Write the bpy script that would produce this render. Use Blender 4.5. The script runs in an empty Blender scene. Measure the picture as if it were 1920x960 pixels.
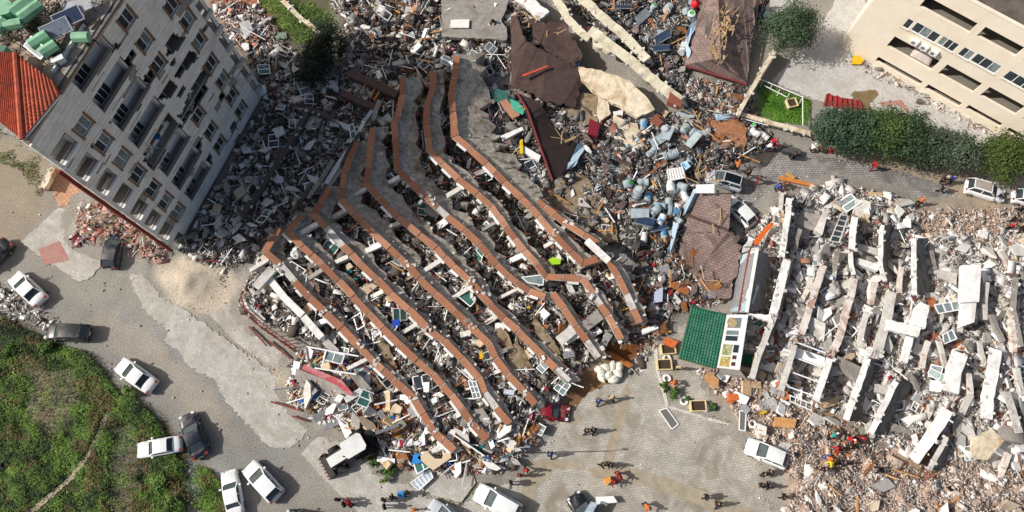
import bpy, math, random
import numpy as np
from mathutils import Vector, Matrix

random.seed(7); RNG = np.random.default_rng(11)
SC = bpy.context.scene
COL = SC.collection
PI = math.pi

# ---------------------------------------------------------------- camera, sky, sun, exposure
HC = 72.0                     # height of the drone above the street, metres
FPX = 1340.0                  # focal length in photo pixels (photo 1920 wide)
NADIR = (930.0, 925.0)        # where the plumb line below the drone meets the picture
_du, _dv = NADIR[0]-960, 480-NADIR[1]
TILT = math.atan(math.hypot(_du, _dv)/FPX); ROLL = -math.atan2(_du, -_dv)
def _rot(th, rz):
    cx, sx, cz, sz = math.cos(th), math.sin(th), math.cos(rz), math.sin(rz)
    return np.array([[1,0,0],[0,cx,-sx],[0,sx,cx]]) @ np.array([[cz,-sz,0],[sz,cz,0],[0,0,1]])
RM = _rot(TILT, ROLL)
if abs(960 + FPX*(RM.T@np.array([0,0,-1.]))[0]/-(RM.T@np.array([0,0,-1.]))[2] - NADIR[0]) > 1:
    RM = _rot(TILT, -ROLL)
cam = bpy.data.objects.new('camera', bpy.data.cameras.new('camera')); COL.objects.link(cam)
cam.matrix_world = Matrix.Translation((0,0,HC)) @ Matrix(RM.tolist()).to_4x4()
cam.data.sensor_width = 36; cam.data.lens = 36*FPX/1920; cam.data.clip_start = 1; cam.data.clip_end = 3000
SC.camera = cam

SUN_EL = 38
wd = bpy.data.worlds.new("World"); SC.world = wd; wd.use_nodes = True
nt = wd.node_tree; bg = nt.nodes['Background']
sky = nt.nodes.new('ShaderNodeTexSky'); sky.sky_type = 'NISHITA'; sky.sun_disc = False
sky.sun_elevation = math.radians(SUN_EL); sky.sun_rotation = math.radians(272)
nt.links.new(sky.outputs[0], bg.inputs[0]); bg.inputs[1].default_value = 0.092
sky.dust_density = 4.0; sky.ozone_density = 0.4
sl = bpy.data.lights.new('sun', 'SUN'); sl.energy = 4.4; sl.angle = math.radians(0.5); sl.color = (1.0, 0.975, 0.94)
sun = bpy.data.objects.new('sun', sl); COL.objects.link(sun)
SC.view_settings.view_transform = 'Standard'; SC.view_settings.look = 'None'
SC.view_settings.exposure = -0.05; SC.view_settings.gamma = 1.0

def P(px, py, z=0.0):
    """a photo pixel seen at height z, as a point in the world"""
    d = RM @ np.array([px-960.0, 480.0-py, -FPX]); t = (z-HC)/d[2]
    return Vector((d[0]*t, d[1]*t, HC+d[2]*t))
def proj(x, y, z=0.0):
    x, y, z = np.asarray(x, float), np.asarray(y, float), np.asarray(z, float)+0*np.asarray(x, float)
    q = np.stack([x, y, z-HC], -1) @ RM
    return 960+FPX*q[..., 0]/-q[..., 2], 480-FPX*q[..., 1]/-q[..., 2]
def scale_at(px, py, z=0.0):     # photo pixels per metre
    return 20.0/((P(px+10, py, z)-P(px-10, py, z)).length)
_sd = P(1060, 698)-P(960, 700); _az = math.atan2(_sd.y, _sd.x)
_light = Vector((math.cos(_az)*math.cos(math.radians(SUN_EL)), math.sin(_az)*math.cos(math.radians(SUN_EL)), -math.sin(math.radians(SUN_EL))))
sun.rotation_euler = _light.to_track_quat('-Z', 'Y').to_euler(); sun.location = (-40, 20, 60)

# ---------------------------------------------------------------- colours and materials
def hx(h):
    v = [int(h[i:i+2], 16)/255 for i in (0, 2, 4)]
    return tuple(x/12.92 if x <= .04045 else ((x+.055)/1.055)**2.4 for x in v)
MATS = {}
def mat(name, color=(.5,.5,.5), rough=.8, scale=3.0, amt=.25, bump=.0, metal=0., attr=False, dirt=None, dirt_amt=.5, dscale=.5,
        brick=None, spec=.3, coat=0., streak=0.):
    if name in MATS: return MATS[name]
    m = bpy.data.materials.new(name); m.use_nodes = True; MATS[name] = m
    n, l = m.node_tree.nodes, m.node_tree.links; b = n['Principled BSDF']
    b.inputs['Roughness'].default_value = rough; b.inputs['Metallic'].default_value = metal
    b.inputs['Specular IOR Level'].default_value = spec
    if coat: b.inputs['Coat Weight'].default_value = coat; b.inputs['Coat Roughness'].default_value = .05
    geo = n.new('ShaderNodeNewGeometry')
    def noise(s, det=6, vec=None, dist=0.):
        t = n.new('ShaderNodeTexNoise'); t.inputs['Scale'].default_value = s; t.inputs['Detail'].default_value = det
        t.inputs['Roughness'].default_value = .65; t.inputs['Distortion'].default_value = dist
        l.new(vec or geo.outputs['Position'], t.inputs['Vector']); return t.outputs['Fac']
    def mix(fac, a, c, mode='MIX'):
        x = n.new('ShaderNodeMix'); x.data_type = 'RGBA'; x.blend_type = mode
        for s, v in ((0, fac), (6, a), (7, c)):
            if isinstance(v, bpy.types.NodeSocket): l.new(v, x.inputs[s])
            elif s == 0: x.inputs[0].default_value = v
            else: x.inputs[s].default_value = (*v[:3], 1)
        return x.outputs[2]
    def ramp(fac, lo, hi, a=0., c=1.):
        r = n.new('ShaderNodeMapRange'); r.inputs[1].default_value = lo; r.inputs[2].default_value = hi
        r.inputs[3].default_value = a; r.inputs[4].default_value = c; l.new(fac, r.inputs[0]); return r.outputs[0]
    if attr:
        a = n.new('ShaderNodeAttribute'); a.attribute_name = 'Col'; base = a.outputs['Color']
    else: base = (*color, 1)
    f = noise(scale); v = ramp(f, .3, .7, 1-amt, 1+amt)
    comb = n.new('ShaderNodeCombineColor'); [l.new(v, comb.inputs[i]) for i in range(3)]
    out = mix(1.0, base, comb.outputs[0], 'MULTIPLY')
    hgt = f
    if brick:                                             # pavers and shingles too small to pick apart
        bw, bh, mort, k, ang = brick
        mp = n.new('ShaderNodeMapping'); l.new(geo.outputs['Position'], mp.inputs['Vector']); mp.inputs['Rotation'].default_value = (0, 0, ang)
        bt = n.new('ShaderNodeTexBrick'); l.new(mp.outputs[0], bt.inputs['Vector'])
        bt.inputs['Scale'].default_value = 1; bt.inputs['Brick Width'].default_value = bw; bt.inputs['Row Height'].default_value = bh
        bt.inputs['Mortar Size'].default_value = mort; bt.inputs['Mortar Smooth'].default_value = .3
        bt.inputs['Color1'].default_value = (1.1,1.1,1.1,1); bt.inputs['Color2'].default_value = (.86,.86,.86,1); bt.inputs['Mortar'].default_value = (k,k,k,1)
        out = mix(1.0, out, bt.outputs['Color'], 'MULTIPLY')
    if streak:
        mp = n.new('ShaderNodeMapping'); l.new(geo.outputs['Position'], mp.inputs['Vector']); mp.inputs['Scale'].default_value = (1,1,.12)
        s = noise(1.6, 5, mp.outputs[0], .6); out = mix(ramp(s, .5, .72, 0, streak), out, (.09,.075,.06), 'MIX')
    if dirt:
        d = noise(dscale, 8, None, .8); out = mix(ramp(d, .48, .66, 0, dirt_amt), out, dirt)
    l.new(out, b.inputs['Base Color'])
    if bump:
        bp = n.new('ShaderNodeBump'); bp.inputs['Strength'].default_value = bump; bp.inputs['Distance'].default_value = .08
        l.new(hgt, bp.inputs['Height']); l.new(bp.outputs[0], b.inputs['Normal'])
    return m
def glass(name, color, rough=.08):
    return mat(name, color, rough, 1.5, .35, spec=.6)

# ---------------------------------------------------------------- mesh helpers
def tag(o, label=None, cat=None, group=None, kind=None):
    if label: o['label'] = label
    if cat: o['category'] = cat
    if group: o['group'] = group
    if kind: o['kind'] = kind
    elif cat: o['kind'] = 'thing'
    return o
def empty(name, loc, label=None, cat=None, group=None, rz=0.):
    o = bpy.data.objects.new(name, None); COL.objects.link(o); o.location = loc; o.rotation_euler.z = rz
    o.empty_display_size = .3
    return tag(o, label, cat, group)
def make_mesh(name, v, f, m, cols=None, smooth=False):
    me = bpy.data.meshes.new(name); me.from_pydata([tuple(p) for p in v], [], f)
    if m: me.materials.append(m)
    if cols is not None:
        a = me.attributes.new('Col', 'FLOAT_COLOR', 'POINT'); a.data.foreach_set('color', np.asarray(cols, np.float32).ravel())
    if smooth: me.polygons.foreach_set('use_smooth', [True]*len(me.polygons))
    me.update(); return me
def link(name, me, parent=None, loc=None, rot=None, mtx=None):
    o = bpy.data.objects.new(name, me); COL.objects.link(o)
    if parent: o.parent = parent
    if mtx is not None: o.matrix_local = mtx
    else:
        if loc is not None: o.location = loc
        if rot is not None: o.rotation_euler = rot
    return o
BOXF = [(0,3,2,1),(4,5,6,7),(0,1,5,4),(1,2,6,5),(2,3,7,6),(3,0,4,7)]
class MB:
    """collects boxes, bars, tubes and prisms and links them as ONE mesh object"""
    def __init__(s): s.v, s.f = [], []
    def add(s, v, f):
        k = len(s.v); s.v += [Vector(p) for p in v]; s.f += [tuple(i+k for i in q) for q in f]; return s
    def box(s, c, size, rz=0., m=None):
        hxx, hy, hz = size[0]/2, size[1]/2, size[2]/2
        pts = [Vector(p) for p in ((-hxx,-hy,-hz),(hxx,-hy,-hz),(hxx,hy,-hz),(-hxx,hy,-hz),(-hxx,-hy,hz),(hxx,-hy,hz),(hxx,hy,hz),(-hxx,hy,hz))]
        R = m or Matrix.Rotation(rz, 3, 'Z'); c = Vector(c)
        return s.add([R@p+c for p in pts], BOXF)
    def bar(s, a, b, w, h=None, up=(0,0,1)):
        a, b = Vector(a), Vector(b); d = b-a; L = d.length
        if L < 1e-5: return s
        x = d/L; y = Vector(up).cross(x)
        if y.length < 1e-3: y = Vector((0,1,0)).cross(x)
        y.normalize(); z = x.cross(y)
        return s.box((a+b)/2, (L, w, h or w), m=Matrix((x, y, z)).transposed())
    def tube(s, a, b, r0, r1=None, n=10, cap=True):
        a, b = Vector(a), Vector(b); r1 = r0 if r1 is None else r1; x = (b-a).normalized()
        y = x.orthogonal().normalized(); z = x.cross(y); v, f = [], []
        for c, r in ((a, r0), (b, r1)):
            for i in range(n): t = 2*PI*i/n; v.append(c+(y*math.cos(t)+z*math.sin(t))*r)
        for i in range(n): j = (i+1) % n; f.append((i, j, n+j, n+i))
        if cap: f += [tuple(range(n-1, -1, -1)), tuple(range(n, 2*n))]
        return s.add(v, f)
    def prism(s, pts, th, dirv=None):
        """closed polygon of 3-D points, thickened downwards (or along dirv)"""
        n = len(pts); d = Vector(dirv) if dirv is not None else Vector((0,0,-th))
        v = [Vector(p) for p in pts]+[Vector(p)+d for p in pts]
        return s.add(v, [tuple(range(n)), tuple(range(2*n-1, n-1, -1))]+[(i, n+i, n+(i+1) % n, (i+1) % n) for i in range(n)])
    def grid(s, fn, nu, nv):
        v = [fn(i/nu, j/nv) for j in range(nv+1) for i in range(nu+1)]
        return s.add(v, [(j*(nu+1)+i, j*(nu+1)+i+1, (j+1)*(nu+1)+i+1, (j+1)*(nu+1)+i) for j in range(nv) for i in range(nu)])
    def build(s, name, m, parent=None, label=None, cat=None, group=None, kind=None, smooth=False, origin=None, local=False):
        if not s.v: return None
        if parent is not None and not local:
            o0 = Vector((0,0,0)); p = parent
            while p: o0 = o0+p.location; p = p.parent
        elif local: o0 = Vector((0,0,0))
        elif origin is not None: o0 = Vector(origin)
        else:
            n = len(s.v); o0 = Vector((sum(p.x for p in s.v)/n, sum(p.y for p in s.v)/n, min(p.z for p in s.v)))
        me = make_mesh(name, [p-o0 for p in s.v], s.f, m, smooth=smooth)
        o = link(name, me, parent)
        if parent is None: o.location = o0
        return tag(o, label, cat, group, kind)
def copy_tree(o, parent=None):
    c = o.copy(); COL.objects.link(c)
    if parent: c.parent = parent; c.matrix_parent_inverse = o.matrix_parent_inverse.copy()
    for ch in o.children: copy_tree(ch, c)
    return c

# ---------------------------------------------------------------- areas of the site, as rasters over the ground
RX0, RY0, RS = -240, -240, 4
RW, RH = 600, 360
_gx, _gy = np.meshgrid(RX0+RS*(np.arange(RW)+.5), RY0+RS*(np.arange(RH)+.5))
def inpoly(poly, x, y):
    x = np.asarray(x, float); y = np.asarray(y, float); r = np.zeros(x.shape, bool); n = len(poly)
    for i in range(n):
        x0, y0 = poly[i]; x1, y1 = poly[(i+1) % n]
        if y0 == y1: continue
        c = (y0 > y) != (y1 > y); r ^= c & (x < (x1-x0)*(y-y0)/(y1-y0)+x0)
    return r
def blur(a, r):
    for _ in range(2):
        for ax in (0, 1):
            p = np.pad(a, [(r+1, r) if i == ax else (0, 0) for i in (0, 1)], mode='edge'); c = np.cumsum(p, ax)
            a = (np.take(c, range(2*r+1, c.shape[ax]), ax)-np.take(c, range(0, c.shape[ax]-2*r-1), ax))/(2*r+1)
    return a
def vnoise(x, y, s, seed=0, octv=4):
    """value noise on arrays"""
    x = np.asarray(x, float)/s; y = np.asarray(y, float)/s; out = 0; amp = 1.; tot = 0
    for o in range(octv):
        rs = np.random.default_rng(seed*31+o).random((64, 64)); xi = np.floor(x).astype(int); yi = np.floor(y).astype(int)
        fx = x-xi; fy = y-yi; fx = fx*fx*(3-2*fx); fy = fy*fy*(3-2*fy)
        g = lambda a, b: rs[b % 64, a % 64]
        out = out+amp*((g(xi, yi)*(1-fx)+g(xi+1, yi)*fx)*(1-fy)+(g(xi, yi+1)*(1-fx)+g(xi+1, yi+1)*fx)*fy); tot += amp
        amp *= .5; x = x*2+17.3; y = y*2+9.1
    return out/tot
def pmask(poly, r=2): return blur(inpoly(poly, _gx, _gy).astype(float), r) if r else inpoly(poly, _gx, _gy).astype(float)
def sample(ras, px, py):
    i = np.clip(((np.asarray(px)-RX0)/RS-.5), 0, RW-1.001); j = np.clip(((np.asarray(py)-RY0)/RS-.5), 0, RH-1.001)
    a = i.astype(int); b = j.astype(int); fx = i-a; fy = j-b
    if ras.ndim == 3: fx = fx[..., None]; fy = fy[..., None]
    return (ras[b, a]*(1-fx)+ras[b, a+1]*fx)*(1-fy)+(ras[b+1, a]*(1-fx)+ras[b+1, a+1]*fx)*fy

ZONES = {  # polygon in photo pixels, mound height, rubble per m2, palette
 'shade': ([(400,20),(470,10),(520,60),(560,110),(640,130),(740,130),(720,200),(640,300),(560,400),(480,480),(440,510),(370,490),(336,470),(430,330),(500,190),(470,120)], .7, 26, 'plaster'),
 'brickup': ([(395,-60),(440,-60),(512,45),(520,80),(470,100),(400,10)], .5, 22, 'brick'),
 'core': ([(500,470),(640,330),(760,130),(860,100),(960,250),(1100,440),(1170,520),(1210,610),(1180,640),(1120,650),(1060,740),(1000,790),(930,840),(840,850),(740,720),(600,650),(450,580)], 1.1, 30, 'mixed'),
 'top': ([(600,-60),(1000,-60),(1020,150),(880,140),(700,200),(630,140),(650,60)], 1.2, 26, 'mixed'),
 'topright': ([(1000,-60),(1310,-60),(1290,150),(1400,170),(1420,230),(1300,240),(1260,190),(1120,70)], .9, 28, 'grey'),
 'tanks': ([(1180,215),(1420,215),(1445,270),(1380,310),(1310,350),(1280,460),(1230,520),(1160,470),(1130,400)], .8, 26, 'grey'),
 'middle': ([(880,150),(1000,190),(1240,230),(1190,300),(1160,420),(1120,460),(1000,380),(920,300)], 1.0, 28, 'grey'),
 'white': ([(1470,380),(1560,350),(1700,380),(1720,450),(1990,430),(1990,960),(1900,870),(1700,850),(1560,770),(1400,700),(1370,600),(1380,480),(1430,410)], .75, 34, 'white'),
 'tan': ([(1690,400),(1990,390),(1990,540),(1730,500)], .6, 22, 'tan'),
 'front': ([(560,660),(700,690),(850,820),(960,780),(1020,800),(960,870),(900,890),(830,890),(720,870),(690,810),(630,800),(540,750)], .7, 36, 'home'),
 'frontright': ([(1360,760),(1440,740),(1560,790),(1700,880),(1880,860),(1990,860),(1990,1010),(1470,1010),(1480,900),(1440,840)], .9, 30, 'tan'),
 'mall': ([(1170,520),(1280,470),(1370,470),(1360,570),(1270,580),(1235,640),(1180,640)], .5, 26, 'mixed'),
 'yard': ([(1300,690),(1420,690),(1490,760),(1400,800),(1350,740)], .4, 24, 'tan'),
 'foot': ([(145,390),(220,375),(330,465),(300,495),(250,480),(205,460),(150,450)], .9, 26, 'pink'),
 'edge': ([(-60,510),(60,560),(105,600),(90,615),(-60,590)], .2, 16, 'plaster'),
 'spill': ([(1230,630),(1210,700),(1180,700),(1190,640)], .15, 14, 'home'),
 'ledge': ([(1600,102),(1700,150),(1880,250),(1868,264),(1690,170),(1590,118)], .15, 26, 'tan'),
 'rightroad': ([(1290,330),(1420,400),(1440,470),(1360,480)], .1, 7, 'grey'),
}
HR = np.zeros((RH, RW))
for k, (poly, hh, dn, pal) in ZONES.items(): HR = np.maximum(HR, pmask(poly, 6)*hh)
HR *= .45+.7*vnoise(_gx, _gy, 55, 3)+.75*np.clip(vnoise(_gx, _gy, 15, 21, 2)*2-.7, 0, 1)
for q in ([(1605,725),(1632,690),(1640,720),(1612,790),(1592,790)], [(1645,800),(1690,715),(1712,720),(1690,800),(1660,825)], [(1655,430),(1700,440),(1705,500),(1665,520)], [(1718,450),(1750,460),(1745,560),(1718,560)], [(1480,650),(1545,670),(1530,745),(1475,735)], [(1560,690),(1600,700),(1580,780),(1535,755)], [(1425,640),(1470,600),(1460,690),(1420,710)], [(1480,380),(1545,400),(1530,470),(1475,470)], [(1840,520),(1870,560),(1850,640),(1835,620)], [(1740,800),(1775,780),(1765,860),(1730,870)], [(1880,690),(1900,720),(1905,800),(1885,790)]):
    HR *= 1-.85*pmask(q, 2)
HR += .9*np.exp(-(((_gx-355)/38)**2+((_gy-530)/24)**2))              # heap of sand
def hz(px, py): return sample(HR, px, py)
def hzw(x, y):
    px, py = proj(x, y, 0); return sample(HR, px, py)
def G(px, py, dz=0.):
    """the point of the ground that a photo pixel shows"""
    z = 0.
    for _ in range(2): p = P(px, py, z); z = float(hzw(p.x, p.y))
    p = P(px, py, z+dz); return p

# ground colours
BASE = np.array(hx('938e84')); CR = np.ones((RH, RW, 3))*BASE
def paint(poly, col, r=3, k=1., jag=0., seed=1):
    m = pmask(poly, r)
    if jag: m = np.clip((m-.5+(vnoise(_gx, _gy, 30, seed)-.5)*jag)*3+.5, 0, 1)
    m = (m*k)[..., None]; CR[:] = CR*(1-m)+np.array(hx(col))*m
n1 = vnoise(_gx, _gy, 120, 5)[..., None]; CR[:] = CR*(1-.5*(n1 > .5)*(n1-.5)*4)+np.array(hx('8d877c'))*.5*(n1 > .5)*(n1-.5)*4
paint([(200,560),(300,620),(560,900),(420,900),(300,760),(180,640)], '8b8a86', 6, .9, 1.2, 8)
paint([(-60,260),(80,260),(100,360),(40,450),(-60,460)], '978a77', 5, .9, 1.0)
paint([(290,490),(400,470),(445,520),(430,580),(400,600),(340,575),(295,535)], 'c4b6a1', 4, 1, .7)
paint([(420,560),(470,640),(560,730),(545,740),(430,630)], 'bca78c', 3, .8, .6)
paint([(-60,600),(60,600),(150,660),(210,720),(330,790),(420,930),(420,1010),(-60,1010)], '4b4330', 6, 1, .8)
paint([(50,690),(140,690),(150,760),(110,830),(50,800)], '988a78', 4, .7, 1.2)
paint([(205,790),(250,780),(270,900),(240,990),(205,990)], '958b7b', 4, .7, 1.2)
paint([(340,860),(370,860),(380,990),(340,990)], '8d8f8c', 3, .9, .5)
paint([(330,-60),(640,-60),(640,90),(540,110)], '5f5a43', 5)
for k in ('shade','core','top','middle'): paint(ZONES[k][0], '5b5148', 4, 1, .3)  # darkened soil; in the shaded zone the block's shade is painted in
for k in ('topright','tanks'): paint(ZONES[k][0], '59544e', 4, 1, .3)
for k in ('white',): paint(ZONES[k][0], '8a7d73', 4)
for k in ('tan','frontright','yard'): paint(ZONES[k][0], 'a58c77', 4, 1, .5)
paint([(1470,880),(1700,890),(1920,900),(1920,1000),(1470,1000)], 'ae9a89', 4, .8, .6, 3)
paint([(1700,800),(1800,880),(1850,960),(1700,990),(1600,900)], 'b39a86', 4, .8, .6)
paint([(1530,770),(1570,780),(1600,860),(1550,880)], 'a8703f', 3, .9, .6)
for k in ('front','mall','foot'): paint(ZONES[k][0], '847565', 4, 1, .3)
paint(ZONES['brickup'][0], 'b27a5f', 3)
paint([(1290,150),(1400,170),(1400,210),(1350,230),(1290,190)], 'b5876c', 3, .9, .5)
paint([(1400,250),(1445,250),(1470,320),(1430,330),(1395,290)], '3f3b38', 4, .9, .5)
paint([(1180,500),(1300,480),(1340,520),(1330,570),(1190,610)], '57493f', 4, .9, .5)
paint([(1110,600),(1200,610),(1210,670),(1150,690),(1100,660)], '7a4b24', 4, 1, .4)  # deeper brown patch of soil
paint([(1060,700),(1160,690),(1170,740),(1080,780),(1050,760)], '8a6747', 4, 1, .4)
paint([(1560,760),(1700,400),(1900,410),(1920,380),(1750,370),(1680,385)], 'a58d77', 4, .7, .6)
paint([(1560,290),(1700,330),(1900,420),(1900,380),(1700,290),(1560,270)], 'a08e78', 4, .8, .5)
paint([(0,560),(120,640),(220,720),(330,800),(430,900),(560,900),(420,760),(300,650),(200,590),(90,540)], '8a877f', 5, .7, 1.3, 17)
paint([(150,590),(250,600),(400,740),(470,850),(380,800),(250,680)], 'a69b8b', 4, .6, 1.4, 23)
paint([(1060,400),(1160,350),(1170,460),(1110,470)], '6e6152', 4, .9, .5)
paint([(1590,90),(1870,245),(1860,270),(1590,118)], '857a6b', 2, .9, .5)
# ---------------------------------------------------------------- materials
M = {}
M['ground'] = mat('ground_soil', attr=True, rough=.95, scale=7, amt=.4, bump=.7)
M['conc'] = mat('concrete', hx('9a948b'), .9, 2.2, .22, .3, dirt=hx('6f675d'), dirt_amt=.7, dscale=.45)
M['concw'] = mat('pale_concrete', hx('cfcac1'), .9, 2.5, .15, .3, dirt=hx('8f867b'), dirt_amt=.6, dscale=.6)
M['slab'] = mat('floor_slab_concrete', hx('c0b6a6'), .92, 2.2, .45, .7, dirt=hx('6d5b45'), dirt_amt=.75, dscale=.6, streak=.4)
M['terra'] = [mat('terracotta_'+str(i), hx(c), .75, 4, .12, .1, dirt=hx('8c6552'), dirt_amt=.6, dscale=.7) for i, c in enumerate(('b37d5e', 'a87254', 'bd8a6c', '9c684c'))]
M['wplas'] = mat('white_plaster', hx('efece6'), .85, 3, .08, .15, dirt=hx('b5aca2'), dirt_amt=.55, dscale=.7)
M['dwall'] = mat('dark_stained_wall', hx('8b877f'), .9, 1.5, .25, .3, dirt=hx('5a544d'), dirt_amt=.8, dscale=.4, streak=.4)
M['stone'] = [mat('stone_tile_'+str(i), hx(c), .6, 1.2, .07, .05, dirt=hx('c4bfb3'), dirt_amt=.45, dscale=.3) for i, c in enumerate(('f3efe7', 'ebe7de', 'f6f3ee'))]
M['backing'] = mat('wall_backing', hx('9c968c'), .9, 2, .15)
M['brownf'] = mat('brown_jamb', hx('8d6b4c'), .6, 3, .15)
M['white'] = mat('white_pvc', hx('f0efec'), .4, 3, .05)
M['glassd'] = glass('dark_glass', hx('3a4146'))
M['glassg'] = glass('grey_glass', hx('7e8a8a'))
M['glassgreen'] = glass('green_glass', hx('3f6b60'))
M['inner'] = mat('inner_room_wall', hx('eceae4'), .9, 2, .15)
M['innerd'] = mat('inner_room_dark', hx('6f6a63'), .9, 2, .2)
M['metal'] = mat('grey_metal', hx('b9bcbf'), .4, 4, .15, metal=.6)
M['steel'] = mat('steel_rail', hx('9da0a2'), .45, 4, .15, metal=.5)
M['rust'] = mat('rusty_red_steel', hx('7c3a30'), .7, 5, .3)
M['rope'] = mat('black_cable', hx('2b2928'), .7)
M['beige'] = mat('beige_render', hx('eee2cd'), .85, 1.0, .04, .1, dirt=hx('dcc9ac'), dirt_amt=.45, dscale=.25)
M['beigein'] = mat('beige_inner_shaded', hx('837b70'), .9, 1, .1)  # gloom of the bays put into the colour, darker than the outer render
M['roofbrown'] = mat('flat_roof_felt', hx('6d6259'), .9, 1.0, .25, .2, dirt=hx('4b413a'), dirt_amt=.7)
M['rtile'] = mat('red_roof_tile', hx('b85c42'), .8, 2, .3, .1, dirt=hx('7d4434'), dirt_amt=.7)
M['gtile'] = mat('green_roof_tile', hx('1a5c44'), .55, 2, .35, .1, dirt=hx('587c68'), dirt_amt=.5, dscale=.9)
M['shing'] = mat('brown_shingle', hx('8c7870'), .85, 1.2, .2, .2, brick=(.5, .3, .035, .5, .3), dirt=hx('4f3f3a'), dirt_amt=.6, dscale=.5)
M['shing2'] = mat('dark_felt_roof', hx('54423d'), .9, 1.5, .15, .3, brick=(.6, .3, .012, .7, -.5), dirt=hx('3b2f2b'), dirt_amt=.5)
M['wood'] = mat('raw_timber', hx('c7945c'), .8, 4, .25, .2)
M['woodd'] = mat('dark_timber', hx('8a5a35'), .8, 4, .25, .2)
M['mud'] = mat('yellow_stained_slab', hx('dccdb2'), .9, 1.6, .25, .8, dirt=hx('a07c4d'), dirt_amt=.8, dscale=.6)
M['mudd'] = mat('brown_stained_slab', hx('94826a'), .95, 2.0, .4, .9, dirt=hx('5e4b32'), dirt_amt=.85, dscale=.6)
M['paver'] = mat('grey_pavers', hx('bdb8ae'), .9, .9, .18, .15, brick=(.34, .24, .03, .74, .55), dirt=hx('9a9284'), dirt_amt=.6, dscale=.3)
M['paver2'] = mat('plaza_pavers', hx('b6b0a3'), .85, .6, .22, .2, brick=(.36, .25, .04, .72, -.2), dirt=hx('857a68'), dirt_amt=.85, dscale=.28)
M['paver3'] = mat('court_pavers', hx('c4c1bb'), .9, .9, .08, .1, brick=(.3, .22, .025, .75, -.5), dirt=hx('a09a8f'), dirt_amt=.5, dscale=.2)
M['paverd'] = mat('street_pavers', hx('a19d97'), .9, 1.5, .25, .25, brick=(.4, .26, .06, .55, -.1), dirt=hx('5d5853'), dirt_amt=.75, dscale=.28)
M['redpav'] = mat('red_pavers', hx('b98479'), .9, .9, .12, .15, brick=(.45, .22, .04, .7, .55), dirt=hx('a59184'), dirt_amt=.6, dscale=.3)
M['orpav'] = mat('orange_pavers', hx('c99a7c'), .9, .9, .12, .15, brick=(.4, .4, .06, .72, .75), dirt=hx('b39a80'), dirt_amt=.5, dscale=.3)
M['sandp'] = mat('sandy_vein', hx('a39782'), .95, 1.2, .2, .2)
M['wet'] = mat('wet_patch', hx('7d6a4c'), .35, 1.2, .2, .1)
M['rub'] = mat('rubble_mix', attr=True, rough=.9, scale=6, amt=.2, bump=.3)
M['leaf'] = mat('foliage', attr=True, rough=.7, scale=3, amt=.2)
M['bark'] = mat('bark', hx('5b4a3a'), .9, 6, .3, .4)

# ---------------------------------------------------------------- the ground, one sheet
def build_ground():
    xs = np.concatenate([[-600, -250, -110], np.arange(-66, 66.01, .42), [110, 250, 600]])
    ys = np.concatenate([[-600, -250, -60], np.arange(-14, 70.01, .42), [110, 250, 600]])
    X, Y = np.meshgrid(xs, ys); px, py = proj(X, Y, 0); inside = (abs(X) < 67) & (Y > -15) & (Y < 71)
    h = np.where(inside, sample(HR, px, py), 0); h = h*(.7+.6*RNG.random(h.shape)) + np.where(inside, .05*(vnoise(X, Y, 2.5, 3)-.5), 0)
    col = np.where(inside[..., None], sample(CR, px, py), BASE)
    n = vnoise(X, Y, 3.0, 9, 5); n2 = vnoise(X, Y, .8, 4, 3)
    col = col*(.72+.36*n+.22*n2)[..., None]
    nx, ny = len(xs), len(ys)
    v = np.stack([X, Y, h], -1).reshape(-1, 3); idx = np.arange(nx*ny).reshape(ny, nx)
    f = np.stack([idx[:-1, :-1], idx[:-1, 1:], idx[1:, 1:], idx[1:, :-1]], -1).reshape(-1, 4)
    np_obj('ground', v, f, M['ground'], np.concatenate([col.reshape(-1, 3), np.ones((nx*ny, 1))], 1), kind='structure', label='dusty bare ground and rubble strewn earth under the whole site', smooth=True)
def np_obj(name, v, f, m, cols=None, kind=None, label=None, cat=None, group=None, parent=None, smooth=False):
    me = bpy.data.meshes.new(name); v = np.asarray(v, np.float32); f = np.asarray(f, np.int32); k = f.shape[1]
    me.vertices.add(len(v)); me.vertices.foreach_set('co', v.ravel()); me.loops.add(f.size); me.loops.foreach_set('vertex_index', f.ravel())
    me.polygons.add(len(f)); me.polygons.foreach_set('loop_start', np.arange(0, f.size, k, dtype=np.int32))
    if smooth: me.polygons.foreach_set('use_smooth', np.ones(len(f), bool))
    if cols is not None:
        a = me.attributes.new('Col', 'FLOAT_COLOR', 'POINT'); a.data.foreach_set('color', np.asarray(cols, np.float32).ravel())
    me.materials.append(m); me.update(calc_edges=True); me.validate()
    o = bpy.data.objects.new(name, me); COL.objects.link(o)
    if parent: o.parent = parent
    return tag(o, label, cat, group, kind)
build_ground()

def sheet(name, poly, m, lift, label, jag=6, step=5, seed=0):
    """a paved or bare area lying on the ground: a ragged-edged sheet that follows it"""
    rr = random.Random(seed+len(poly)); pts = []
    for i in range(len(poly)):
        (x0, y0), (x1, y1) = poly[i], poly[(i+1) % len(poly)]; n = max(1, int(math.hypot(x1-x0, y1-y0)/step))
        for k in range(n):
            t = k/n; pts.append((x0+(x1-x0)*t+rr.uniform(-jag, jag)*.5, y0+(y1-y0)*t+rr.uniform(-jag, jag)*.5))
    b = MB(); b.prism([P(x, y, 0)+Vector((0, 0, .05+lift)) for x, y in pts], .1)
    return b.build(name, m, None, label, kind='structure', origin=P(*poly[0]))
sheet('pavement', [(245,512),(262,508),(300,555),(345,578),(375,602),(412,628),(450,655),(500,690),(550,735),(578,790),(575,815),(540,842),(500,835),(470,800),(430,760),(400,710),(360,690),(330,655),(308,640),(320,622),(270,580),(250,540)], M['paver'], .02, 'pale grey paver strip winding along the dirt road', 7)
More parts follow.
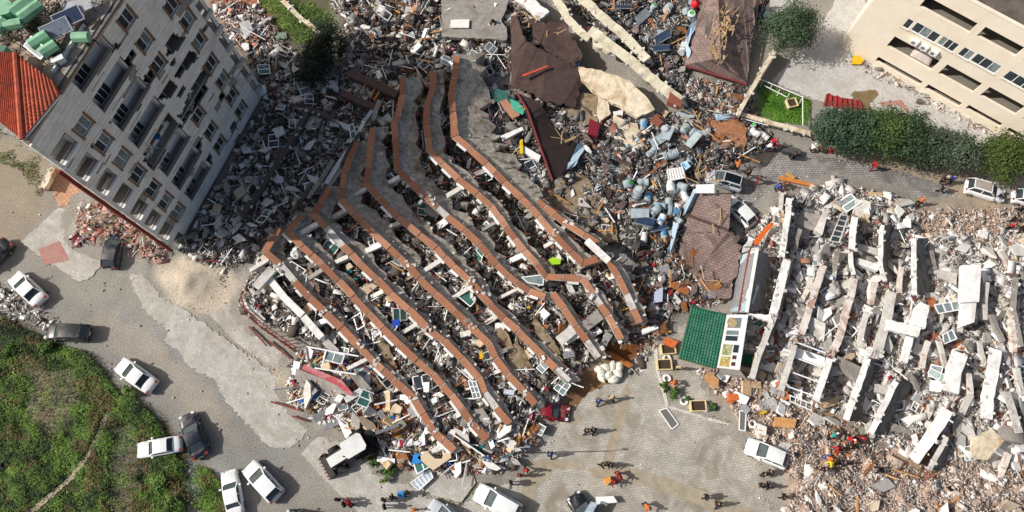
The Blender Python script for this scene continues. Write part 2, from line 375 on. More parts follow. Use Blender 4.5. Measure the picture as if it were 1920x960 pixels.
sheet('pavement', [(395,592),(450,555),(475,590),(560,690),(575,730),(545,712),(440,640)], M['paver'], .016, 'narrow paver walk along the foot of the collapsed orange block', 4)
sheet('pavement', [(565,850),(600,815),(650,800),(690,850),(830,872),(950,852),(1000,800),(975,985),(700,985),(640,930),(600,890)], M['paver'], .012, 'grey pavers under the digger and bystanders', 2)
sheet('pavement', [(985,800),(1080,745),(1160,715),(1225,640),(1260,690),(1300,770),(1385,810),(1425,850),(1480,900),(1465,1000),(960,1000)], M['paver2'], .02, 'wide plaza of worn grey pavers with dirt streaks', 7)
sheet('pavement', [(1225,590),(1275,575),(1350,690),(1440,740),(1380,800),(1250,760),(1232,690)], M['paver2'], .05, 'raised paved terrace with planters in front of the green roof', 3)
sheet('pavement', [(40,455),(110,390),(160,400),(175,440),(215,470),(165,525),(150,530)], M['paver'], .02, 'small grey paver patch by the standing block', 4)
sheet('pavement', [(72,468),(112,452),(131,488),(86,498)], M['redpav'], .032, 'faded red paver diamond inset in the small patch', 1)
sheet('pavement', [(85,330),(150,300),(185,345),(160,385),(110,385)], M['orpav'], .015, 'orange paver strip beside the standing apartment block', 6)
sheet('pavement', [(1446,152),(1500,95),(1545,40),(1600,-60),(1640,60),(1690,120),(1890,240),(1860,275),(1700,275),(1560,200)], M['paver3'], .02, 'clean light grey paved court before the beige building', 4)
sheet('pavement', [(1647,192),(1690,188),(1708,215),(1700,212),(1685,197),(1655,201)], M['redpav'], .032, 'pink paver chevron set in the light court', .5)
sheet('wet_patch', [(1597,172),(1640,168),(1645,178),(1632,196),(1630,207),(1596,200)], M['wet'], .036, 'brown wet patch on the light court', 6)
sheet('road', [(1385,275),(1445,262),(1500,285),(1580,300),(1700,325),(1775,350),(1800,375),(1700,392),(1600,372),(1500,348),(1400,345),(1380,310)], M['paverd'], .02, 'dark stained paver street below the row of trees', 4)
sheet('pavement', [(1335,335),(1400,345),(1470,355),(1460,400),(1430,440),(1400,430),(1400,385)], M['paverd'], .012, 'pale dusty pavers round the white hatchback', 8)
sheet('pavement', [(1428,-60),(1500,-60),(1490,5),(1450,40),(1425,20)], M['paver3'], .02, 'strip of paving beside the dark blue car', 5)
for vi, q in enumerate(([(1132,860),(1150,790),(1162,745),(1174,720),(1184,735),(1168,800),(1154,850),(1146,872),(1132,876)], [(1100,880),(1150,866),(1240,893),(1330,925),(1440,965),(1400,985),(1300,943),(1200,908),(1120,897)],
          [(985,870),(1020,860),(1090,862),(1100,880),(1040,880),(1005,920),(1000,990),(970,990)], [(1060,745),(1075,740),(1090,790),(1076,800)])):
    sheet('dirt_track', q, M['sandp'], .028+.005*vi, 'trodden brown dirt vein across the plaza pavers', 3)
sheet('dirt_path', [(40,962),(90,925),(130,893),(158,855),(180,815),(196,778),(206,765),(203,785),(186,825),(165,862),(136,900),(95,935),(55,970)], mat('path_dirt', hx('b0a287'), .95, 2, .2, .2), .02, 'narrow trodden dirt path through the weeds', 3)
for q, nm in (([(740,842),(880,862),(892,905),(865,942),(800,925)], 'b'),):
    b = MB(); b.prism([P(x, y, 0)+Vector((0, 0, .32)) for x, y in q], .33); b.build('raised_paving', M['paver'], None, 'raised paved bed with a mossy edge by the white suv', 'paving')
b = MB(); pts = [(1225,600),(1232,690),(1252,762),(1310,780),(1385,802)]
for a, c in zip(pts, pts[1:]): b.bar(P(*a, .07), P(*c, .07), .3, .2)
b.build('kerb', M['concw'], None, 'pale kerb edging the planted terrace', kind='structure')

# ---------------------------------------------------------------- brick-edged floor slabs of the overturned block
def strip_frame(pts):
    """per-vertex mitred normals of a plan polyline of 3-D points, pointing to its right-hand side"""
    out = []
    for i, p in enumerate(pts):
        a = (p-pts[i-1]) if i else (pts[1]-p); b = (pts[i+1]-p) if i < len(pts)-1 else (p-pts[i-1])
        a = Vector((a.x, a.y, 0)).normalized(); b = Vector((b.x, b.y, 0)).normalized()
        t = (a+b).normalized(); n = Vector((t.y, -t.x, 0)); k = max(.5, abs(n.dot(Vector((a.y, -a.x, 0))))); out.append(n/k)
    return out
def resample(pts, step):
    o = [pts[0]]
    for a, b in zip(pts, pts[1:]):
        n = max(1, round((b-a).length/step))
        o += [a.lerp(b, (k+1)/n) for k in range(n)]
    return o
def wall_slab(pts, width, foot, zfoot, parent, name, m, th=.22, drop=.7):
    """leaning slab: its top edge runs along pts (3-D), its foot lies at the matching points of foot; facing strip overhang on the left"""
    n = strip_frame(pts); v = []; f = []
    for p, k, q in zip(pts, n, foot):
        r = p-k*(width/2)*-1; r = p+k*(width/2); l = r-k*th
        q = Vector((q.x, q.y, q.z if zfoot is None else zfoot)); v += [l, r, q, Vector((q.x, q.y, min(.1, q.z-.3)))]
    for i in range(len(pts)-1):
        a, b = 4*i, 4*i+4
        for j in range(4): f.append((a+j, b+j, b+(j+1) % 4, a+(j+1) % 4))
    f += [(0, 1, 2, 3), tuple(4*len(pts)-4+j for j in (3, 2, 1, 0))]
    return MB().add(v, f).build(name, m, parent)
def slab_thing(seq, label, group, arm=None, foots=(50, 14), ztop=(4.8, 3.6), zfoot=2.0, widths=.66, arm_dark=True, sills=True, columns=True, seed=0, cat='floor slab', name='collapsed_floor_slab'):
    """seq: band centreline in photo pixels from the bend to the lower right end; arm: from the bend upwards"""
    rr = random.Random(seed)
    full = (list(reversed(arm))[:-1] if arm else [])+list(seq); na = len(arm)-1 if arm else 0
    ztop = (ztop[0]*.74, ztop[1]*.78); foots = (foots[0], foots[1]*1.5)
    N = len(full); zs = [ztop[0]+(ztop[1]-ztop[0])*i/(N-1) for i in range(N)]
    pts = [P(x, y, z) for (x, y), z in zip(full, zs)]
    foot = []
    for i, ((x, y), z) in enumerate(zip(full, zs)):
        t = i/(N-1); k = foots[0]+(foots[1]-foots[0])*min(1, max(0, (i-na)/(max(1, N-1-na))*1.5)) if i >= na else foots[0]*(.75+.25*i/max(1, na))
        zf_ = max(.7, z-.5*k/17.); foot.append(P(x+k, y-.12*k, zf_))
    pts = [p+Vector((rr.gauss(0,.03), rr.gauss(0,.03), rr.gauss(0,.1))) for p in pts]
    root = empty(name, (pts[na].x, pts[na].y, 0), label, cat, group)
    sp, sf = [], []
    for i in range(N-1):
        m_ = max(1, round((pts[i+1]-pts[i]).length/.8))
        for k in range(m_): sp.append(pts[i].lerp(pts[i+1], k/m_)); sf.append(foot[i].lerp(foot[i+1], k/m_))
    sp.append(pts[-1]); sf.append(foot[-1])
    for i, (p, q) in enumerate(zip(sp, sf)):
        d = (q-p); sf[i] = q+d*max(-.45, rr.gauss(-.03,.09)-(.35 if rr.random() < .09 else 0))
    wall_slab(sp, widths, sf, None, root, 'concrete_slab', M['slab'])
    rub = MB(); bars = MB()
    for k in range(int(len(sp)*.9)):
        i = rr.randrange(len(sp)); u = rr.random()**.6; p = sp[i].lerp(sf[i], u); s_ = rr.uniform(.06, .24)*(1.8 if rr.random() < .1 else 1)
        rub.box(p+Vector((widths*.4, 0, .08)), (s_*1.5, s_, s_*.45), m=Matrix.Rotation(rr.uniform(0,6), 3, 'Z') @ Matrix.Rotation(rr.uniform(-.6,.6), 3, 'Y'))
    for k in range(int(len(sp)*.55)):
        i = rr.randrange(len(sp)); p = sf[i].copy(); a = rr.uniform(-1.2, .8); L = rr.uniform(.4, 1.5); bars.bar(p, p+Vector((math.cos(a)*L, math.sin(a)*L, rr.uniform(-.5,.5))), .05)
    rub.build('loose_rubble', M['concw'] if seed % 2 else M['conc'], root, kind='stuff'); bars.build('rebar', M['rust'], root, kind='stuff')
    crumb = MB()
    for i in range(na+1, N-1):
        if rr.random() < .2:
            for k in range(16): s_ = rr.uniform(.07,.34); crumb.box(pts[i]+Vector((rr.gauss(0,.35), rr.gauss(0,.35), rr.uniform(-.35,.15))), (s_*1.4, s_, s_*.7), m=Matrix.Rotation(rr.uniform(0,6), 3, 'Z') @ Matrix.Rotation(rr.uniform(-.8,.8), 3, 'X'))
    crumb.build('crumbled_joint', M['concw'], root, kind='stuff')
    # facing: terracotta panels laid along the edge
    n = strip_frame(pts); W = widths/2
    under = MB(); vv = []
    for p, k in zip(pts, n): vv += [p-k*W, p+k*W, p+k*W-Vector((0,0,.14)), p-k*W-Vector((0,0,.75)), p-k*(W-.12)-Vector((0,0,.75))]
    ff = []
    for i in range(N-1):
        for j in range(5): ff.append((5*i+j, 5*i+5+j, 5*i+5+(j+1) % 5, 5*i+(j+1) % 5))
    under.add(vv, ff+[(0,1,2,3,4), tuple(5*N-5+j for j in (4,3,2,1,0))]); under.build('edge_beam', M['concw'], root)
    for i in range(N-1):
        a, b = pts[i], pts[i+1]; L = (b-a).length; m_ = max(1, round(L/1.75)); na_, nb_ = n[i], n[i+1]
        for k in range(m_):
            if rr.random() < .05 and i > na: continue
            g = .055/L; t0, t1 = k/m_+g, (k+1)/m_-g; p0, p1 = a.lerp(b, t0), a.lerp(b, t1); k0, k1 = na_.lerp(nb_, t0), na_.lerp(nb_, t1)
            w0, w1 = W+rr.uniform(.0, .02), W+rr.uniform(.0, .02); up = Vector((0, 0, .05+abs(rr.gauss(0, .03))))
            j1, j2 = rr.gauss(0, .035), rr.gauss(0, .035)
            q = [p0-k0*(w0+j1)+up, p1-k1*(w0+j2)+up, p1+k1*(w1+j2)+up, p0+k0*(w1-j1)+up]
            MB().prism(q, .09).build('facing_panel', M['terra'][rr.choice((0, 0, 1, 2, 3) if i >= na else (3, 1, 3, 0))], root)  # arm panels take darker clays: the standing block's shade put into their colour
    if sills:
        for i in range(na, N-1):
            if rr.random() < .55:
                a, b = pts[i], pts[i+1]; t0 = rr.uniform(0, .4); t1 = t0+rr.uniform(.35, .6); k0, k1 = n[i].lerp(n[i+1], t0), n[i].lerp(n[i+1], min(1, t1))
                p0, p1 = a.lerp(b, t0)+k0*(W+.14), a.lerp(b, min(1, t1))+k1*(W+.14)
                MB().bar(p0+Vector((0,0,.0)), p1+Vector((0,0,.0)), .24, .16).build('window_sill', M['wplas'], root)
    if columns:
        for i in range(na, N-1, 2):
            if rr.random() < .62:
                x, y = full[i]; t = rr.uniform(.2, .8); x += (full[i+1][0]-x)*t; y += (full[i+1][1]-y)*t; L = rr.uniform(20, 46)
                z0 = zs[i]-.6; p0 = P(x-4, y+3, z0); p1 = P(x-4-L, y+3+L*rr.uniform(.3,.65), z0-rr.uniform(.5,1.3))
                MB().bar(p0, p1, rr.uniform(.3, .55), rr.uniform(.35, .6)).build('broken_column', rr.choice((M['concw'], M['concw'], M['conc'], M['wplas'])), root)
    return root
GS = 'terracotta edged floor slabs of the overturned block'
BANDS = [
 dict(seq=[(496,472),(525,497),(552,527),(580,557),(612,587),(640,615),(670,647),(700,677),(737,710),(775,745),(812,808),(852,846)], arm=[(496,472),(514,442),(524,428)], foots=(32,12), ztop=(4.2,2.6), label='lowest terracotta edged slab of the overturned block, along the red steel fence side'),
 dict(seq=[(539,435),(567,462),(602,495),(632,527),(662,555),(690,587),(717,615),(750,647),(782,677),(812,702),(847,742),(885,792),(914,824)], arm=[(539,435),(556,417),(566,402)], foots=(34,12), ztop=(4.6,2.6), label='second terracotta edged slab from the red steel fence, its end broken in the middle'),
 dict(seq=[(587,402),(612,427),(642,460),(675,495),(707,525),(733,551),(767,582),(800,615),(832,640),(865,672),(897,710),(910,737),(930,765),(955,795)], arm=[(587,402),(603,378),(619,352)], foots=(38,12), ztop=(4.8,2.8), label='third terracotta edged slab from the red steel fence, ending beside the front heap'),
 dict(seq=[(640,375),(665,400),(697,435),(730,465),(767,500),(785,522),(817,552),(850,582),(882,612),(918,647),(930,672),(952,702),(982,732),(1004,759)], arm=[(640,375),(646,328),(656,298),(672,266)], foots=(42,14), ztop=(5.2,2.8), label='terracotta edged slab ending just above the crushed red car'),
 dict(seq=[(687,345),(712,372),(745,405),(787,440),(817,465),(850,500),(880,527),(900,550),(920,572),(945,597),(970,620),(995,645),(1017,667),(1067,715)], arm=[(687,345),(692,315),(694,280),(700,240)], foots=(40,15), ztop=(5.4,3.2), label='long terracotta edged slab ending by the bundle of white sacks'),
 dict(seq=[(744,317),(770,342),(802,375),(837,405),(870,432),(900,460),(932,497),(953,518),(970,530),(992,545),(1022,558)], arm=[(744,317),(741,262),(740,230),(746,215),(755,180),(754,148)], foots=(46,16), ztop=(5.6,4.0), label='terracotta edged slab with the long upright arm, snapped off above the fallen white chairs'),
 dict(seq=[(1037,550),(1057,580),(1080,612),(1100,640),(1122,670)], foots=(16,12), ztop=(4.2,3.4), label='short detached terracotta strip pointing at the wet brown soil'),
 dict(seq=[(805,282),(830,307),(860,335),(895,365),(920,387),(950,427),(982,470),(1005,495),(1024,518),(1055,521),(1090,523)], arm=[(805,282),(800,237),(800,200),(811,165),(812,132)], foots=(30,14), ztop=(5.8,4.4), label='terracotta edged slab that kinks flat at its right hand end'),
 dict(seq=[(1092,522),(1112,550),(1140,592),(1165,637)], foots=(16,12), ztop=(4.4,3.6), label='detached terracotta strip between two others above the brown soil'),
 dict(seq=[(853,258),(880,280),(910,307),(945,342),(977,372),(1010,407),(1037,440),(1070,472),(1092,494),(1120,485)], arm=[(853,258),(850,210),(846,177),(852,147),(858,105)], foots=(78,16), ztop=(6.0,4.6), label='uppermost terracotta edged slab with the widest bare grey face'),
 dict(seq=[(1142,490),(1160,520),(1175,552),(1200,605)], foots=(18,12), ztop=(4.6,3.6), label='rightmost detached terracotta strip, next to the parking mall debris'),
 dict(seq=[(1006,374),(1022,389),(1060,417),(1095,441),(1122,459)], foots=(14,12), ztop=(4.4,4.2), label='short dark terracotta strip alone against the brown stained slab'),
]
for i, bd in enumerate(BANDS):
    slab_thing(group=GS, seed=i+3, sills=len(bd['seq']) > 5, columns=len(bd['seq']) > 4, **bd)
MDK = mat('dark_wreck', hx('544943'), .85, 3, .3, .3, dirt=hx('8a7d70'), dirt_amt=.5)
for k, (a, c, w, z) in enumerate((((565,432),(612,352),.5,2.2), ((590,395),(640,318),.35,2.6), ((556,448),(590,400),.4,2.0), ((612,345),(668,262),.5,2.4), ((640,310),(676,248),.3,3.0), ((578,372),(625,300),.45,1.7), ((545,400),(585,342),.4,1.5), ((670,255),(700,205),.4,2.2), ((715,290),(742,215),.35,2.4), ((700,225),(712,190),.5,2.6))):
    b = MB(); r_ = random.Random(k); q = [P(*a, z), P((a[0]+c[0])/2+r_.uniform(-4,4), (a[1]+c[1])/2+r_.uniform(-4,4), z+r_.uniform(0,.5)), P(*c, z+r_.uniform(0,1))]
    for u, v_ in zip(q, q[1:]): b.bar(u, v_, w, .25)
    b.build('wrecked_strip', (MDK, M['conc'], MDK, M['metal'])[k % 4], None, ('lowest dark', 'grey', 'short dark', 'metal', 'upper thin dark', 'outer grey', 'outermost dark', 'short metal', 'inner dark', 'topmost grey')[k]+' twisted strip in the wrecked upper left corner of the overturned block', 'strip', 'twisted strips at the upper left of the overturned block')
# white plank-like fallen beam before the lowest slab, and the snapped concrete joints
def beam(pts, w, h, z, m, name, label, cat, group=None):
    b = MB(); q = [P(x, y, z if not isinstance(z, (list, tuple)) else z[i]) for i, (x, y) in enumerate(pts)]
    for a, c in zip(q, q[1:]): b.bar(a, c, w, h)
    return b.build(name, m, None, label, cat, group)
GB = 'fallen concrete beams'
beam([(505,523),(535,560),(568,592)], .7, .6, 2.2, M['wplas'], 'fallen_beam', 'long white beam lying below the lowest terracotta slab', 'beam', GB)
beam([(570,595),(604,634)], .7, .6, 2.1, M['wplas'], 'fallen_beam', 'white beam piece continuing the long one below the lowest terracotta slab', 'beam', GB)
beam([(610,640),(632,662)], .7, .6, 1.6, M['concw'], 'fallen_beam', 'short white beam stub near the white window frame', 'beam', GB)
beam([(480,540),(512,505)], .9, .5, 2.6, M['concw'], 'fallen_beam', 'pale beam across the corner of the lowest terracotta slab', 'beam', GB)
beam([(662,700),(692,735)], .8, .5, 1.6, M['conc'], 'fallen_beam', 'grey beam leaning under the lowest terracotta slab', 'beam', GB)
beam([(632,768),(660,830)], .75, .25, .8, M['wplas'], 'fallen_beam', 'white board like beam beside the digger', 'beam', GB)
beam([(655,140),(700,158),(745,180)], .9, .7, 2.6, mat('dark_lintel', hx('5a4640'), .8, 2, .2), 'fallen_beam', 'dark red brown beam over the black pit', 'beam', GB)
beam([(640,175),(680,195),(715,205)], .8, .7, 2.2, mat('dark_lintel', hx('5a4640')), 'fallen_beam', 'lower dark red brown beam edging the black pit', 'beam', GB)
beam([(1100,451),(1120,470),(1142,490)], .6, .5, 4.4, M['wplas'], 'fallen_beam', 'jagged white beam end by the rightmost terracotta strip', 'beam', GB)
beam([(1048,640),(1078,616)], 1.0, .5, 2.5, M['concw'], 'fallen_beam', 'wide pale beam under the short terracotta strip', 'beam', GB)
beam([(1088,618),(1125,590)], 1.1, .4, 2.2, M['conc'], 'fallen_beam', 'grey slab piece under the middle detached terracotta strip', 'beam', GB)
# ---------------------------------------------------------------- facades
class Face:
    def __init__(s, bl, br, h, tl=None):
        s.o = bl; s.ex = (br-bl).normalized(); s.ez = Vector((0,0,1)) if tl is None else (tl-bl)-s.ex*(tl-bl).dot(s.ex); s.ez.normalize(); s.n = s.ex.cross(s.ez); s.n.normalize(); s.S = (br-bl).length; s.H = h
    def at(s, a, h, d=0.): return s.o+s.ex*a+s.ez*h+s.n*d      # d towards the outside
    def uv(s, px, py):
        d = Vector((RM @ np.array([px-960.0, 480.0-py, -FPX])).tolist()); o = Vector((0,0,HC)); t = (s.o-o).dot(s.n)/d.dot(s.n); q = o+d*t-s.o
        return q.dot(s.ex), q.dot(s.ez)
    def box(s, b, a0, a1, h0, h1, d0, d1):
        v = [s.at(a, h, d) for h in (h0, h1) for (a, d) in ((a0, d1), (a1, d1), (a1, d0), (a0, d0))]
        return b.add(v, BOXF)
def free_rows(F, rects, holes, step, s0, s1, h0, h1):
    br = sorted({round(h0, 3), round(h1, 3)} | {round(min(max(r[k], h0), h1), 3) for r in rects for k in (2, 3)})
    rows = []
    for a, b in zip(br, br[1:]):
        if b-a < .02: continue
        n = max(1, round((b-a)/step)); rows += [(a+(b-a)*i/n, a+(b-a)*(i+1)/n) for i in range(n)]
    for a, b in rows:
        c = (a+b)/2; cut = [(r[0], r[1]) for r in rects if r[2] < c < r[3]]
        for h in holes:
            xs = []
            for i in range(len(h)):
                (x0, y0), (x1, y1) = h[i], h[(i+1) % len(h)]
                if (y0 > c) != (y1 > c): xs.append(x0+(x1-x0)*(c-y0)/(y1-y0))
            xs.sort(); cut += [(xs[i]+random.uniform(-.12, .12), xs[i+1]+random.uniform(-.12, .12)) for i in range(0, len(xs)-1, 2)]
        cut.sort(); x = s0; iv = []
        for u, w in cut:
            if u > x+.03: iv.append((x, u))
            x = max(x, w)
        if x < s1-.03: iv.append((x, s1))
        yield a, b, iv

# standing apartment block, leaning over the rubble, its street front to the lower right
FA = Face(P(337,468), P(497,180), 23.5, P(58,258,23.4)); K = 72/68.
apt = empty('apartment_block', FA.at(9, 0), 'standing pale stone apartment block with torn balconies and brown framed windows', 'building')
hA = [x*K for x in (18.79,16.14,13.49,10.82,8.19,5.77,3.38)]
floors = [x*K for x in (19.9,17.3,14.6,11.9,9.5,6.9,4.3,1.9)]           # floor lines
wins, rects = [], []
for h, s in zip(hA, (3.34,3.33,3.34,3.12,2.98,2.85,2.8)): wins.append((s*K, h))
for s, h in ((11.98,20.86),(11.91,18.16),(11.5,15.58),(11.17,7.82),(11.1,5.14),(10.88,2.85),(15.95,17.76),(16.37,15.4),(16.05,12.86),(15.65,9.94),(15.58,7.43),(15.36,4.95),(15.26,2.6),(15.9,20.4)): wins.append((s*K, h*K))
for s, h in wins: rects.append((s-.72, s+.72, h-.72, h+.72))
shops = [(1.32,19.19),(1.19,16.38),(1.2,13.71),(1.07,11.17),(.87,8.43),(.85,6.04),(.68,3.53),(.62,.95)]
sh = [(-.2, (s+.75)*K, (h-.75)*K, (h+.75)*K) for s, h in shops]; rects += sh
edge = [(18.1*K,18.67*K,h*K-.9,h*K+.75) for h in (20,17.4,14.79,12.6,10.11,7.5,5.15,2.8)]
edge = [(min(e[0], 18.9), 19.6, e[2], e[3]) for e in edge]; rects += edge
balc = []
for l, r, h in ((5.26,9.62,20.55),(5.23,9.51,17.8),(5.08,9.48,15.1),(4.91,9.31,12.5),(4.8,9.2,10.0),(4.77,9.05,7.4),(4.58,8.83,4.8),(4.59,8.34,2.35)):
    balc.append((l*K, r*K, h*K, min((h+1.62)*K, 23.3)))
rects += balc
HOLES_PX = [[(312,82),(327,62),(350,72),(333,95),(313,107)], [(232,110),(247,92),(255,105),(245,127)], [(268,145),(283,128),(293,142),(280,165)], [(297,180),(317,145),(333,160),(320,182),(285,192)],
 [(345,107),(360,92),(373,108),(350,130),(335,150),(325,140)], [(370,145),(383,128),(393,140),(385,160),(355,170)], [(340,215),(352,175),(365,165),(385,160),(392,165),(370,200),(345,235),(330,215)],
 [(268,300),(300,255),(325,225),(347,236),(318,275),(288,320)], [(380,55),(392,40),(395,46),(383,66)], [(365,277),(379,255),(377,284)], [(385,302),(397,283),(397,308)], [(200,230),(212,222),(208,236)], [(275,308),(290,300),(285,318)], [(205,88),(222,78),(226,86),(212,98)], [(250,200),(262,188),(266,196),(258,208)], [(285,262),(296,250),(298,262)], [(318,118),(326,108),(330,116),(322,126)], [(410,178),(420,168),(424,182),(414,190)], [(345,300),(356,290),(358,302),(350,312)], [(168,272),(176,266),(176,278)], [(430,240),(440,226),(446,240),(436,252)], [(330,180),(344,158),(350,166),(338,188)]]
holes = [[FA.uv(x, y) for x, y in h] for h in HOLES_PX]
S1 = FA.S+.25; HT = 23.4
wall = MB(); tiles = []; row_h = .47
for a, b, iv in free_rows(FA, rects, holes, row_h, 0, S1, .6, HT):
    for u, w in iv:
        FA.box(wall, u, w, a, b, -.22, 0)
        L = w-u; n = max(1, round(L/1.15)); off = random.uniform(-.2, .2)
        cuts = [u]+[u+L*(k/n)+(off if 0 < k < n and L/n > .8 else 0) for k in range(1, n)]+[w]
        tiles += [(p, q, a, b) for p, q in zip(cuts, cuts[1:]) if q-p > .1]
wall.build('wall', M['backing'], apt)
tiles.sort(key=lambda t: -(t[1]-t[0])*(t[3]-t[2])*(1+t[2]*.03)); rest = MB()
for i, (p, q, a, b) in enumerate(tiles):
    if random.random() < .02 or vnoise(np.array([p*9.]), np.array([a*9.]), 14, 77, 2)[0] > .74: continue
    d = .035+random.uniform(0, .012); bb = MB() if i < 300 else rest
    FA.box(bb, p+.01, q-.01, a+.012, b-.012, .003, d)
    if i < 300: bb.build('stone_tile', M['stone'][i*7 % 3], apt)
rest.build('stone_cladding', M['stone'][0], apt, kind='stuff')
# rooms behind: back walls, floor slabs, party walls
b = MB(); FA.box(b, .2, S1, 0, HT-.1, -2.3, -2.1); b.build('inner_wall', M['inner'], apt)
b = MB()
for h in floors+[22.6*K]: FA.box(b, -.1, S1-.05, h-.36, h-.14, -2.1, -.23)
b.build('floor_slab', M['conc'], apt)
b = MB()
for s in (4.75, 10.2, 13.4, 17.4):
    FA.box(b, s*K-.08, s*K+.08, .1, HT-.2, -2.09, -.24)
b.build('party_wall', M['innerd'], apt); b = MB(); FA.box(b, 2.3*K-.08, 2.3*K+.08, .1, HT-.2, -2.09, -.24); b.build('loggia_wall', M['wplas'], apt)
# body and roof
def apoly(a, d, h): return FA.at(a, h, -d)
b = MB(); b.prism([FA.at(a, HT-.2, d) for a, d in ((.9,-2.32),(S1,-2.32),(S1,-12),(4.6,-12))], 1, FA.ez*-(HT-.2)); b.build('block_body', M['concw'], apt)
b = MB(); b.prism([FA.at(a, HT+.1, d) for a, d in ((-.15,.12),(S1+.1,.12),(S1+.1,-12.2),(4.4,-12.2))], .2); b.build('roof', mat('roof_screed', hx('bba795'), .95, 1.2, .25, .3, dirt=hx('5a5048'), dirt_amt=.85, dscale=.35), apt)
b = MB(); FA.box(b, 3.2, S1+.1, HT+.1, HT+.32, -.12, .13); b.build('roof_parapet', mat('parapet', hx('6f6a64'), .8), apt)
# windows: frame, panes, brown jambs, sill
fm, pm = MB(), MB()
def window(F, parent, s, h, w, ht, jamb=True, depth=-.12, n=2, fr=None, seed=0, glassm=None):
    rr = random.Random(seed); f = MB(); x0, x1, h0, h1 = s-w/2, s+w/2, h-ht/2, h+ht/2; t = .07
    F.box(f, x0, x1, h0, h0+t, depth-.05, depth+.05); F.box(f, x0, x1, h1-t, h1, depth-.05, depth+.05)
    for k in range(n+1):
        x = x0+(w-t)*k/n; F.box(f, x, x+t, h0+t+.002, h1-t-.002, depth-.05, depth+.05)
    fo = f.build('window', fr or M['white'], parent)
    for k in range(n):
        g = MB(); xa = x0+(w-t)*k/n+t+.002; xb = x0+(w-t)*(k+1)/n-.002
        F.box(g, xa, xb, h0+t+.003, h1-t-.003, depth-.015, depth+.005)
        g.build('pane', glassm or (M['glassd'] if rr.random() < .7 else M['glassg']), fo)
    if jamb:
        for xa in (x0-.2, x1+.02): j = MB(); F.box(j, xa, xa+.18, h0-.15, h1+.12, .0, .14); j.build('jamb', M['brownf'], fo)
    si = MB(); F.box(si, x0-.1, x1+.1, h0-.12, h0-.02, -.1, .1); si.build('sill', M['concw'], fo)
for i, (s, h) in enumerate(wins): window(FA, apt, s, h, 1.42, 1.42, seed=i)
# balconies: railing, back doors, side walls, floor
for i, (a0, a1, h0, h1) in enumerate(balc):
    if i == 4: continue
    bl = MB(); FA.box(bl, a0+.02, a1-.02, h0-1.05, h0-.9, -1.05, .02); bo = bl.build('balcony', M['conc'], apt)
    r = MB(); FA.box(r, a0-.05, a1+.1, h0-.04, h0+.05, .05, .15); FA.box(r, a0-.05, a1+.1, h0+.16, h0+.2, .07, .11)
    for k in range(6): FA.box(r, a0+(a1-a0-.04)*k/5, a0+(a1-a0-.04)*k/5+.04, h0+.05, h0+.16, .07, .11)
    r.build('railing', M['steel'], bo)
    r = MB(); FA.box(r, a0+.01, a1-.01, h0-1.0, h1+.8, -1.2, -1.06); r.build('balcony_back_wall', M['inner'], bo)
    window(FA, apt, a0+1.5, h0+.35, 1.7, 1.9, jamb=False, depth=-.98, n=3, seed=90+i)
    r = MB(); FA.box(r, a1-.14, a1-.01, h0-.9, h1-.02, -1.04, -.24); r.build('balcony_side_wall', M['wplas'], bo); r = MB(); FA.box(r, a0+.01, a0+.14, h0-.9, h1-.02, -1.04, -.24); r.build('balcony_side_wall', M['wplas'], bo)
for i, (a0, a1, h0, h1) in enumerate(sh):
    r = MB(); FA.box(r, a0-.02, a1, h0-.28, h0-.01, -.3, .22); ro = r.build('loggia_ledge', M['white'], apt)
    r = MB(); FA.box(r, a0+.9, a1-.01, h0+.01, h1-.01, -1.5, -1.38); r.build('loggia_screen', (M['white'], M['glassg'], M['wplas'])[i % 3], ro)
for i, (a0, a1, h0, h1) in enumerate(edge):
    r = MB(); FA.box(r, a0, S1+.1, h0-.5, h0-.02, -.2, .2); ro = r.build('corner_balcony', M['concw'], apt)
    r = MB(); FA.box(r, a0+.05, S1, h0-.02, h0+.03, .1, .16); r.build('railing', M['steel'], ro)
r = MB(); FA.box(r, -.3, -.02, 0, HT-.2, -.02, .16); r.build('white_pilaster', M['wplas'], apt)
r = MB(); FA.box(r, -.72, -.44, 1, HT-4, -.35, .05); r.build('red_trim', mat('dark_red_trim', hx('7b332c'), .7), apt)
# torn concrete hanging in the gash, and a blue bowl
r = MB()
for k in range(46):
    x, y = random.choice([(330+random.gauss(0, 14), 240+random.gauss(0, 22)), (365, 190+random.gauss(0, 16)), (300+random.gauss(0, 9), 290+random.gauss(0, 10))]); s, h = FA.uv(x, y)
    r.box(FA.at(s, h, -random.uniform(.4, 1.9)), (random.uniform(.2, .9), random.uniform(.2, .7), random.uniform(.08, .3)), m=Matrix.Rotation(random.uniform(0, 6), 3, Vector((random.random(), random.random(), random.random()+.1)).normalized()))
r.build('torn_concrete', M['concw'], apt, kind='stuff')
r = MB(); s, h = FA.uv(309, 262); r.tube(FA.at(s, h, -.7), FA.at(s, h+.35, -.7), .25, .34, 12); r.build('basin', mat('blue_plastic', hx('2a7fb5'), .4), None, 'bright blue plastic basin left on a torn floor of the apartment block', 'basin')
